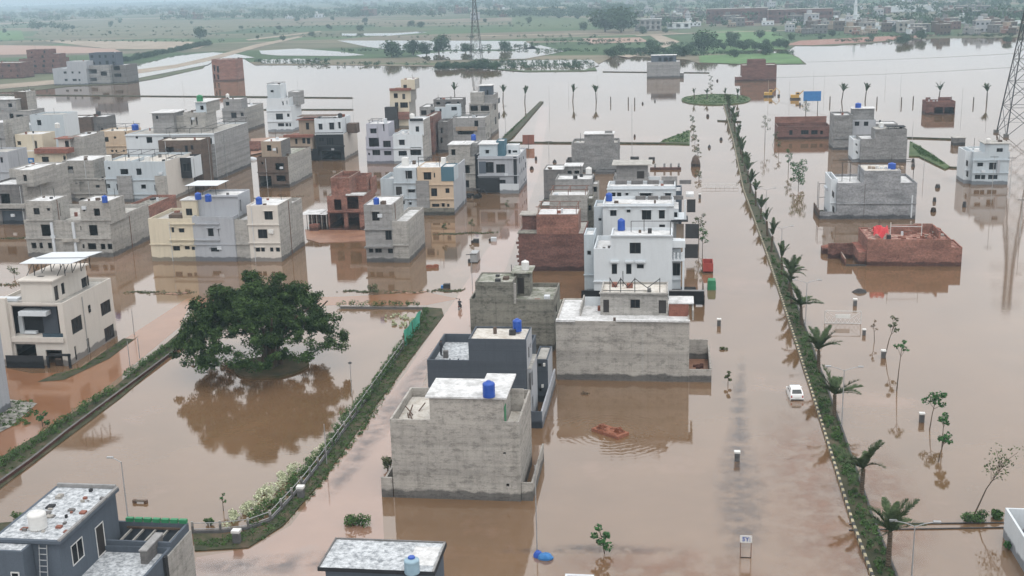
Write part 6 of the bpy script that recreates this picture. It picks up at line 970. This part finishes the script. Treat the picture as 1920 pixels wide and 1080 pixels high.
SE = [(0, 1), (1, 2), (2, 3), (0, 4), (4, 5), (5, 6), (6, 16), (0, 7), (7, 8), (8, 9), (9, 17), (2, 10), (10, 11), (11, 12), (2, 13), (13, 14), (14, 15)]
def head(o, p, cover='cloth_dark'):
    b = MB().use('skin').lathe(p[0], p[1], [(.01, p[2]-.13), (.07, p[2]-.11), (.095, p[2]-.02), (.09, p[2]+.06), (.05, p[2]+.12), (.01, p[2]+.13)], 10); b.box(p[0]-.015, p[0]+.015, p[1]-.12, p[1]-.085, p[2]-.04, p[2]+.01); link('head', b.mesh('head', smooth=True), o)
    link('hair', MB().use(cover).lathe(p[0], p[1]+.012, [(.1, p[2]+.0), (.102, p[2]+.06), (.06, p[2]+.128), (.01, p[2]+.14)], 10).mesh('hair', smooth=True), o)
zb_ = 8.55
for ob in bpy.data.objects:
    if ob.get('label', '').startswith('dark slate painted house'): rs = ob
x, y = G(824, 664, 7.2); o = person(STAND, SE, 'person', (x+.2, y, 7.0), 'person in dark clothes at the left parapet of the dark slate house', R(140)); head(o, (0, 0, 1.67)); PERSON_ROOF = o
RIDE = [(0, 0, .85, .15), (0, .06, 1.1, .16), (0, .1, 1.3, .15), (0, .12, 1.41, .06), (-.12, .1, .82, .1), (-.2, .42, .7, .075), (-.2, .3, .3, .055), (.12, .1, .82, .1), (.2, .42, .7, .075), (.2, .3, .3, .055), (-.2, .12, 1.29, .07), (-.3, .32, 1.1, .05), (-.3, .56, 1.05, .04), (.2, .12, 1.29, .07), (.3, .32, 1.1, .05), (.3, .56, 1.05, .04), (-.2, .42, .27, .045), (.2, .42, .27, .045)]
x, y = G(862, 579); t = empty('motorcycle', (x, y, -.2), 'dark motorcycle wading up the middle street', 'motorcycle'); part_at(t, 'frame', loft([ring(-.55, .12, .6, .82, .1), ring(.1, .14, .55, .85, .11), ring(.55, .1, .6, .9, .07)], 'iron')); part_at(t, 'handlebar', MB().use('galvanised').tube([(-.36, .6, 1.02), (0, .66, .98), (.36, .6, 1.02)], .02, n=5)); part_at(t, 'fork', MB().use('galvanised').tube([(0, .66, .98), (0, .85, .3)], .035, n=5)); part_at(t, 'headlight', MB().use('plastic_white').box(-.09, .09, .72, .8, .86, 1.02)); part_at(t, 'taillight', MB().use('red_light').box(-.06, .06, -.62, -.56, .68, .76)); wheels(t, [(0, -.55, .3), (0, .85, .3)], .3, .1)
o = person(RIDE, SE, 'person', (x, y-.1, -.18), 'person in dark clothes riding the motorcycle up the middle street'); head(o, (0, .13, 1.56))
x, y = G(1018, 1047); t = empty('tarpaulin', (x, y, 0), 'blue plastic wrapped bundle floating at the foot of the tall slim pole', 'tarpaulin')
def lump(name, c, rx, ry, rz, mat, rot=0., seed=1):
    r = random.Random(seed); b = MB().use(mat); n = 12; P_ = []
    for i in range(7):
        ph = math.pi*(i/6)*.62; P_.append([(c[0]+rx*math.sin(ph)*math.cos(a+rot)*r.uniform(.88, 1.1)*(1+.3*abs(math.cos(2*(a)))*.3), c[1]+ry*math.sin(ph)*math.sin(a+rot)*r.uniform(.88, 1.1), c[2]+rz*math.cos(ph)*r.uniform(.92, 1.06)) for a in [2*math.pi*k/n for k in range(n)]])
    for i in range(6):
        for k in range(n): b.poly(P_[i][k], P_[i+1][k], P_[i+1][(k+1) % n], P_[i][(k+1) % n])
    part_at(t, name, b, True)
lump('wrapped_end', (-.42, .28, .05), .40, .34, .50, 'plastic_blue', 0, 3); lump('wrapped_body', (.22, -.02, .02), .62, .42, .52, 'tarp_blue', .3, 5)
def raft(px, py, L, W_, rz, label, n):
    x, y = G(px, py); r = random.Random(px); t = empty('brick_platform', (x, y, 0), label, 'brick slab', rz=rz); o = link('slab', MB().use('raft_brick').box(-L/2, L/2, -W_/2, W_/2, -.4, .32).mesh('slab'), t)
    bm_ = MB().use('raft_brick').box(-.12, .12, -.06, .06, 0, .085).mesh('brick')
    for s_ in (-1, 1):
        for k in range(n):
            i = k//12; q = k % 12; link('brick', bm_, t, (s_*L*.27+(q % 4-1.5)*.24*(1-.25*i)+r.uniform(-.07, .07), (q//4-1)*.15*1.6+W_*.12*s_+r.uniform(-.04, .04), .325+.088*i), r.uniform(-1.4, 1.4))
    for k in range(30): link('brick', bm_, t, (r.uniform(-L/2+.2, L/2-.2), r.uniform(-W_/2+.1, W_/2-.1), .325), r.uniform(0, 3))
raft(1144, 812, 3.6, 1.75, R(-38), 'broken brick platform with two heaps of bricks in front of the grey plaster house', 62); raft(811, 502, 2.0, .9, R(5), 'small red brick platform in the water right of the narrow grey house', 24)
x, y = G(1248, 318); t = empty('brick_foundation', (x, y, 0), 'low red brick foundation with stub columns behind the slab roof house', 'foundation'); part_at(t, 'base', MB().use('brick').box(-3.8, 3.8, -.7, .7, -.6, .5))
for xx in (-2.6, -.3, 1.3, 3.2): part_at(t, 'stub_column', MB().use('concrete_grey').box(xx-.25, xx+.25, .1, .5, .5, 1.5))
for px, py, wd, l in ((1190, 300, 2.2, 'long grey slab lying in water behind the slab roof house'), (1222, 301, 1.6, 'short grey slab lying in water beside the stub columns')):
    x, y = G(px, py); t = empty('concrete_slab', (x, y, 0), l, 'slab'); part_at(t, 'slab', MB().use('concrete_dark').box(-wd/2, wd/2, -.3, .3, -.4, .9))
x, y = G(457, 285); t = empty('brick_foundation', (x, y, 0), 'low half built brick walls on the mud beside the long white terrace', 'foundation')
for q in ((-4.5, 4.5, -.2, .2, 1.9), (-4.5, -4.2, .2, 6, 1.6), (4.2, 4.5, .2, 6, 2.2), (-1, -.7, .2, 6, 1.3), (-4.5, 4.5, 6, 6.3, 2.4)): part_at(t, 'wall', MB().use('brick').box(*q[:4], -.5, q[4]))
for i, (px, py, l) in enumerate(((472, 300, 'white sand bag heap on the mud by the half built walls'),)): xx, yy = G(px, py); t = empty('heap', (xx, yy, 0), l, 'heap'); lump('pile', (0, 0, 0), 1.6, 1.2, .9, 'panel_white', 0, 12)
x, y = G(1304, 312); t = empty('brick_pile', (x, y, 0), 'tall brown brick pile on the left kerb of the upper boulevard', 'brick pile'); lump('heap', (0, 0, 0), 1.1, 1.0, 2.9, 'brown', 0, 9)
x, y = G(1553, 474); t = empty('brick_pile', (x, y, 0), 'pink brick heap in a pit left of the low brick house', 'brick pile'); part_at(t, 'pit_wall', MB().use('brick_dark').box(-1.1, .9, -1., 1.2, -.5, 1.0)); lump('heap', (-.1, .1, .9), .95, .95, .5, 'terracotta', 0, 4)
x, y = G(1612, 548); t = empty('boulder', (x, y, 0), 'dark mound breaking the water below the low brick house', 'mound'); lump('mound', (0, 0, -.2), 1.1, .7, .75, 'concrete_dark', .4, 8)
x, y = G(1580, 607); t = empty('barrier', (x, y, 0), 'white metal lattice barrier with a blank panel standing in the water', 'barrier'); hw, hh = 2.35, 1.75; fr = MB().use('frame_white')
for a, b_ in (((-hw, 0, .05), (hw, 0, .05)), ((-hw, 0, hh), (hw, 0, hh)), ((-hw, 0, -.5), (-hw, 0, hh)), ((hw, 0, -.5), (hw, 0, hh))): fr.tube([a, b_], .055, n=5)
part_at(t, 'frame', fr); la = MB().use('frame_white')
for k in range(8): u = -hw+2*hw*k/8; v = u+2*hw/8; la.tube([(u, 0, .1), (v, 0, hh*.55)], .022, n=4); la.tube([(v, 0, .1), (u, 0, hh*.55)], .022, n=4)
la.tube([(-hw, 0, hh), (-hw*.4, 0, .9)], .03, n=4); la.tube([(hw, 0, hh), (hw*.5, 0, .9)], .03, n=4); part_at(t, 'lattice', la); part_at(t, 'panel', MB().use('plastic_white').box(-1.0, .95, -.05, .05, .75, 1.3))
x, y = G(1350, 352); t = empty('barrier', (x, y, 0), 'faint low white fence across the upper boulevard', 'barrier'); fr = MB().use('frame_white')
for zz in (.15, .8): fr.tube([(-4, 0, zz), (4, 0, zz)], .05, n=4)
for k in range(9): fr.tube([(-4+k, 0, -.4), (-4+k, 0, .8)], .04, n=4)
part_at(t, 'frame', fr)
x, y, h_ = hgt(1398, 1046, 1004); t = empty('sign', (x, y, 0), 'white sign board with blue lettering on two posts in the boulevard', 'sign')
for s_ in (-.42, .42): part_at(t, 'post', MB().use('rust').tube([(s_, .03, -.6), (s_, .03, h_)], .035, n=5))
part_at(t, 'board', MB().use('plastic_white').box(-.47, .47, -.03, .0, h_-.62, h_))
fc = bpy.data.curves.new('lettering', 'FONT'); fc.body = '5Y:'; fc.size = .52; fc.align_x = 'CENTER'; fc.extrude = .008; fc.offset = .012; to = bpy.data.objects.new('lettering', fc); lm = bpy.data.meshes.new_from_object(to); lm.materials.clear(); lm.materials.append(MAT['sign_blue']); bpy.data.objects.remove(to); o = link('lettering', lm, t, (.02, -.042, h_-.48)); o.rotation_euler = (R(90), 0, 0)
part_at(t, 'lower_panel', MB().use('brown').box(-.4, .4, -.02, .02, -.5, .06))
for px, py, l in ((893, 455, 'dark half sunk drum just below the street bund'), (926, 452, 'pale half sunk crate at the right end of the street bund'), (838, 540, 'blue and white scrap heap on the small bund by the rider')):
    x, y = G(px, py); t = empty('debris', (x, y, 0), l, 'debris'); part_at(t, 'piece', MB().use('panel_white' if 'pale' in l else 'iron').box(-.5, .5, -.35, .35, -.3, .7)); part_at(t, 'piece', MB().use('tarp_blue' if 'blue' in l else 'brown').box(-.9, -.55, -.3, .3, -.3, .4))
# small floating and standing scraps
for px, py, l in ((1318, 292, 'x'),) if False else ():
    pass
for i, (px, py) in enumerate(((1758, 352), (1752, 378), (1750, 397), (1808, 388), (1712, 303), (1712, 312), (1372, 218), (1327, 219), (1384, 214), (1190, 257), (1040, 305), (1005, 300), (997, 318), (1160, 276), (1330, 277), (1352, 263), (1205, 195), (1228, 190), (1345, 152), (1160, 121), (1500, 198), (1530, 180))):
    x, y = G(px, py); t = empty('debris', (x, y, 0), 'small dark scrap sticking out of the far water', 'debris', 'scraps in the far water'); s_ = .3+.3*random.random(); part_at(t, 'piece', MB().use(random.choice(('iron', 'brown', 'concrete_dark'))).lathe(0, 0, [(s_*.6, -.4), (s_, .1), (s_*.7, .5+.6*random.random()), (.05, .9)], 6))

for i, (p, q) in enumerate((((1592, 984), (1884, 981)), ((1592, 995), (1884, 990)))):
    a, b_ = G(*p), G(*q); t = empty('pipe', (*a, 0), ('far' if i == 0 else 'near')+' one of two long dark pipes lying in the water by the white yard wall', 'pipe'); part_at(t, 'tube', MB().use('iron').tube([(0, 0, .06), (b_[0]-a[0], b_[1]-a[1], .06)], .06, n=6))
shrub(1903, 1030, .9, .9, 'green bush in front of the white yard wall', 'leaf_young', 7, 60)
# ---------------------------------------------------------------- pylons and cables
def pylon(x, y, H_, bw, label):
    t = empty('pylon', (x, y, 0), label, 'pylon'); tw = .9; lv = [0]; z = 0
    while z < H_: z += max(2.2, 6.5*(1-z/H_)+1.5); lv.append(min(z, H_))
    wz = lambda z: bw/2*(1-min(1, z/(H_*.72)))+tw*min(1, z/(H_*.72)) if z < H_*.72 else tw
    C4 = ((-1, -1), (1, -1), (1, 1), (-1, 1))
    for sx, sy in C4: part_at(t, 'leg', MB().use('iron').tube([(sx*wz(z), sy*wz(z), z-(1 if z == 0 else 0)) for z in lv], .2, .14, 4))
    for f in range(4):
        b = MB().use('iron'); (ax, ay), (bx_, by_) = C4[f], C4[(f+1) % 4]
        for z0, z1 in zip(lv, lv[1:]):
            w0, w1 = wz(z0), wz(z1); zm = (z0+z1)/2; wm = (w0+w1)/2
            b.tube([(ax*w0, ay*w0, z0), (bx_*w1, by_*w1, z1)], .095, n=4); b.tube([(bx_*w0, by_*w0, z0), (ax*w1, ay*w1, z1)], .095, n=4); b.tube([(ax*w1, ay*w1, z1), (bx_*w1, by_*w1, z1)], .08, n=4)
            if z1-z0 > 4: b.tube([(ax*wm, ay*wm, zm), ((ax+bx_)/2*wm, (ay+by_)/2*wm, zm)], .04, n=4); b.tube([(bx_*wm, by_*wm, zm), ((ax+bx_)/2*wm, (ay+by_)/2*wm, zm)], .04, n=4)
        part_at(t, 'bracing', b)
    for k, z in enumerate((H_*.74, H_*.85, H_*.95)):
        for s_ in (-1, 1):
            b = MB().use('iron'); e = (s_*(6-k*.8), 0, z+.3)
            for yy in (-tw, tw): b.tube([(s_*tw, yy, z), e], .07, n=4); b.tube([(s_*tw, yy, z+1.6), e], .06, n=4)
            part_at(t, 'crossarm', b)
    for sx, sy in C4: part_at(t, 'footing', MB().use('concrete_pale').box(sx*bw/2-.6, sx*bw/2+.6, sy*bw/2-.6, sy*bw/2+.6, -1, .8))
    return t
x, y = G(1913, 252); pylon(x, y, 52, 10.5, 'tall steel lattice pylon at the right edge beyond the pale blue house'); x2, y2 = G(893, 112); pylon(x2, y2, 48, 7.5, 'faint far lattice pylon on the marsh bank')
for a, b_, zz, l in (((1440, 118), (1912, 100), .0, 'upper power cable sagging to the pylon at the right'), ((1440, 146), (1905, 126), .0, 'lower power cable sagging to the pylon at the right')):
    t = empty('power_cable', (x, y, 0), l, 'cable'); c = MB().use('cable'); L = []
    for k in range(17): u = k/16; pxx = a[0]+(b_[0]-a[0])*u; pyy = a[1]+(b_[1]-a[1])*u+4*math.sin(math.pi*u)*.6; Yp = y+160*(1-u); q = P(pxx, pyy, Yp); L.append((q[0]-x, Yp-y, q[1]))
    part_at(t, 'wire', c.tube(L, .05, n=4))

# ---------------------------------------------------------------- the far plain: trees, woods, town
FT = [leaf_mesh('crown', [(random.uniform(-2.6, 2.6)*.8, random.uniform(-2.6, 2.6)*.8, 1.7+random.random()*3.8, 1.6+random.random()*1.2) for k in range(15)], 60, .95, 'leaf_far', squash=.8) for s in range(3)]
FTT = MB().use('bark').tube([(0, 0, -.3), (.1, 0, 3.)], .28, .14, 5).mesh('trunk')
def ftree(px, py, s, group='scattered trees of the far farmland', label='hazy dark green tree on the far farmland'):
    x, y = G(px, py); t = empty('tree', (x, y, 0.1), label, 'tree', group, random.random()*6); link('crown', FT[random.randrange(3)], t).scale = (s*random.uniform(.9, 1.3), s, s*random.uniform(.85, 1.15)); link('trunk', FTT, t).scale = (s,)*3
for px, py, s, l in ((823, 101, 1.9, 'tall round tree on the pond bank'), (775, 104, 1.7, 'broad dark tree left of the tall round tree'), (800, 104, 1.5, 'dark tree between the broad and the tall round tree'), (873, 100, 1.3, 'smaller round tree right of the tall round tree'), (946, 96, 1.2, 'lone small tree on the pond bank'), (1135, 60, 3.6, 'big dark tree mass, left half'), (1165, 62, 3.8, 'big dark tree mass, right half'), (375, 74, 1.9, 'lone dark bush tree in the tan fields'), (735, 108, 1.6, 'low dark tree at the marsh edge'), (1320, 95, 2.2, 'rounded tree left of the bright green field')): ftree(px, py, s, None, l)
n = 0
while n < 70:
    px, py = random.uniform(0, 1920), 34+76*random.random()**1.1
    if (py > 84 and px > 1465) or (py > 72 and 560 < px < 1160 and py < 108) or (py > 92 and px < 480) or (py > 78 and 90 < px < 400): continue
    ftree(px, py, random.uniform(.5, 1.2)); n += 1
for k in range(46): ftree(232+k*3.6+random.uniform(-1, 1), 117-k*.72, random.uniform(.45, .8), 'row of small trees along the bund road', 'small dark tree in the row along the bund road')
for k in range(26): px = 820+k*4.5; ftree(px, 131+random.uniform(-3, 1), random.uniform(.35, .75), 'bushes on the marsh edge', 'low bush on the marsh edge')
for k in range(30): px = 1140+k*11.5; ftree(px, 106-(12 if px > 1300 else 0)+random.uniform(-6, 2), random.uniform(.5, 1.1), 'bushes along the far bank', 'dark bush along the far bank')
cl = []
for k in range(6200):
    px = random.uniform(-150, 2070); py = random.choice((random.uniform(-22, 34), random.uniform(-12, 58)))
    if 590 < px < 1150 and py > 36: continue
    if px < 700 and py > 40 and px > 120: continue
    if math.sin(px*.013+py*.21)+.6*math.sin(px*.05-py*.4) < -.45: continue
    if px > 1180 and py > 8 and random.random() < .72: continue
    x, y = G(px, py); s = 1.4+random.random()*1.4
    for q in range(3): cl.append((x+random.uniform(-5, 5)*s, y+random.uniform(-4, 4)*s, 2.2*s+random.random()*2*s, 2.4*s))
tag(link('far_woods', leaf_mesh('far_woods', cl, 22, 3.0, 'leaf_far', squash=.75, shell=.3)), kind='stuff')
cl = []
for px0, px1, py, nn in ((0, 640, 66, 60), (0, 420, 78, 50), (560, 1120, 70, 60), (1000, 1320, 96, 70), (960, 1300, 84, 60), (1140, 1330, 104, 70), (640, 990, 96, 50), (1450, 1900, 68, 90), (560, 900, 122, 40), (480, 620, 116, 40), (890, 1110, 117, 36), (900, 1115, 122, 36), (930, 1100, 127, 40), (700, 1000, 88, 40), (1000, 1200, 78, 50), (80, 560, 60, 50), (560, 1100, 50, 60), (1300, 1500, 101, 50), (0, 150, 120, 40), (180, 240, 110, 20), (1560, 1700, 78, 30), (520, 1000, 45, 60), (0, 600, 52, 80)):
    for k in range(nn): x, y = G(random.uniform(px0, px1), py+random.uniform(-1.5, 1.5)); cl.append((x, y, .6+random.random()*.8, 1.1+random.random()*1.2))
tag(link('far_scrub', leaf_mesh('far_scrub', cl, 26, 1.0, 'leaf_far', squash=.7, shell=.3)), kind='stuff')
FH = []
for s, (mt, w_, d_, h_, st) in enumerate((('concrete_grey', 9, 9, 7, 2), ('brick', 10, 8, 4, 1), ('pale_grey', 9, 10, 8, 2), ('concrete_dark', 12, 9, 7.5, 2), ('tan', 8, 8, 4.2, 1), ('brick_dark', 14, 9, 7, 2), ('brown', 9, 9, 8.5, 2), ('white', 11, 7, 4.0, 1))):
    b = MB().use(mt); b.box(-w_/2, w_/2, 0, d_, 0, h_, 'td'); b.use('roof_speckled' if s in (2, 7) else 'roof_grey').box(-w_/2-.3, w_/2+.3, -.3, d_+.3, h_, h_+.3); b.use(mt).box(-w_/2+1, -w_/2+4, 3, 7, h_+.3, h_+2.8); b.use('black')
    for f in range(st):
        for i in range(3): x = -w_/2+w_*(i+.5)/3; b.box(x-.7, x+.7, -.06, .02, h_/st*f+1.1, h_/st*f+2.5)
    FH.append(b.mesh('house'))
FK = ('grey two storey house', 'low red brick house', 'pale two storey house', 'dark grey long house', 'low tan house', 'dark brick house', 'brown two storey house', 'low white house')
def fhouse(px, py, label='of the far town', group='houses of the far town', k=None, s=1.):
    k = random.randrange(8); x, y = G(px, py); label = 'hazy '+FK[k]+' '+label; o = tag(link('house', FH[k], None, (x, y, .1), random.choice((0, .2, -.3, .5))), label, 'house', group); o.scale = (s,)*3
for k in range(140): px = random.uniform(1180, 1925); py = random.uniform(4, 66) if px > 1480 else random.uniform(2, 52); fhouse(px, py, s=random.uniform(.8, 1.3))
for k in range(40): fhouse(random.uniform(1480, 1925), random.uniform(52, 67), 'on the far shore of the right lagoon', 'houses along the far right shore', s=random.uniform(.6, .95))
for k in range(62): fhouse(random.uniform(0, 1180), random.uniform(-8, 38), 'on the far left plain', 'houses of the far left plain', s=random.uniform(.9, 1.7))
def fblock(px0, px1, py, top, d, mat, label, name='building', roof='roof_white', nw=0, rows=2):
    h = House(label, (px0+px1)/2, py, name, 'building', None); h.m((px0, top, px1, py), d=d, par=0, slab=.4, g=True, mat=mat, roof=roof, F=[(px0+(px1-px0)*(i+.2)/nw, top+(py-top)*(.18+r_/rows*.8), px0+(px1-px0)*(i+.7)/nw, top+(py-top)*(.18+(r_+.6)/rows*.8), 'o') for i in range(nw) for r_ in range(rows)]); return h
fblock(1325, 1440, 44, 16, 18, 'brick_dark', 'long red brick barrack with pillars, left half', roof='roof_grey', nw=14); fblock(1441, 1562, 43, 17, 18, 'brick_dark', 'long red brick barrack with pillars, right half', roof='roof_grey', nw=14); fblock(1665, 1756, 23, 11, 40, 'white', 'long low white roofed shed behind the far town', 'shed', nw=0); fblock(1006, 1062, 27, 13, 14, 'cream', 'low yellowish building among far trees', nw=7, rows=1); fblock(1250, 1295, 55, 43, 10, 'white', 'small white building near the far bank', nw=3, rows=1); fblock(1190, 1240, 58, 36, 12, 'concrete_grey', 'grey two storey building left of the small white building', nw=5); fblock(1505, 1562, 35, 21, 14, 'white', 'white stepped house in front of the barrack', nw=4); fblock(1685, 1705, 62, 40, 12, 'concrete_pale', 'tall pale block on the right shore', nw=2)
x, y = G(1603, 47); t = empty('minaret', (x, y, 0), 'slender white minaret above the far town', 'minaret'); part_at(t, 'shaft', MB().use('white').lathe(0, 0, [(2.2, 0), (2.0, 9), (2.6, 9.2), (2.6, 10), (1.8, 10.1), (1.6, 18), (2.2, 18.2), (2.2, 19), (1.2, 19.1), (1.1, 23)], 10)); part_at(t, 'dome', MB().use('white').lathe(0, 0, [(1.1, 23), (1.5, 24), (1.1, 25.5), (.2, 27), (.05, 29)], 10))

# ---------------------------------------------------------------- haze
hz = bpy.data.materials.new('haze'); hz.use_nodes = True; n_ = hz.node_tree; n_.nodes.remove(n_.nodes['Principled BSDF']); v = n_.nodes.new('ShaderNodeVolumePrincipled'); v.inputs['Color']  .default_value = (.62, .82, .96, 1); v.inputs['Density'].default_value = .00026; v.inputs['Anisotropy'].default_value = .1
n_.links.new(v.outputs[0], n_.nodes['Material Output'].inputs['Volume']); MAT['haze'] = hz
tag(link('haze', MB().use('haze').box(-5200, 5200, -300, 9800, -3.4, 74).mesh('haze')), kind='stuff')
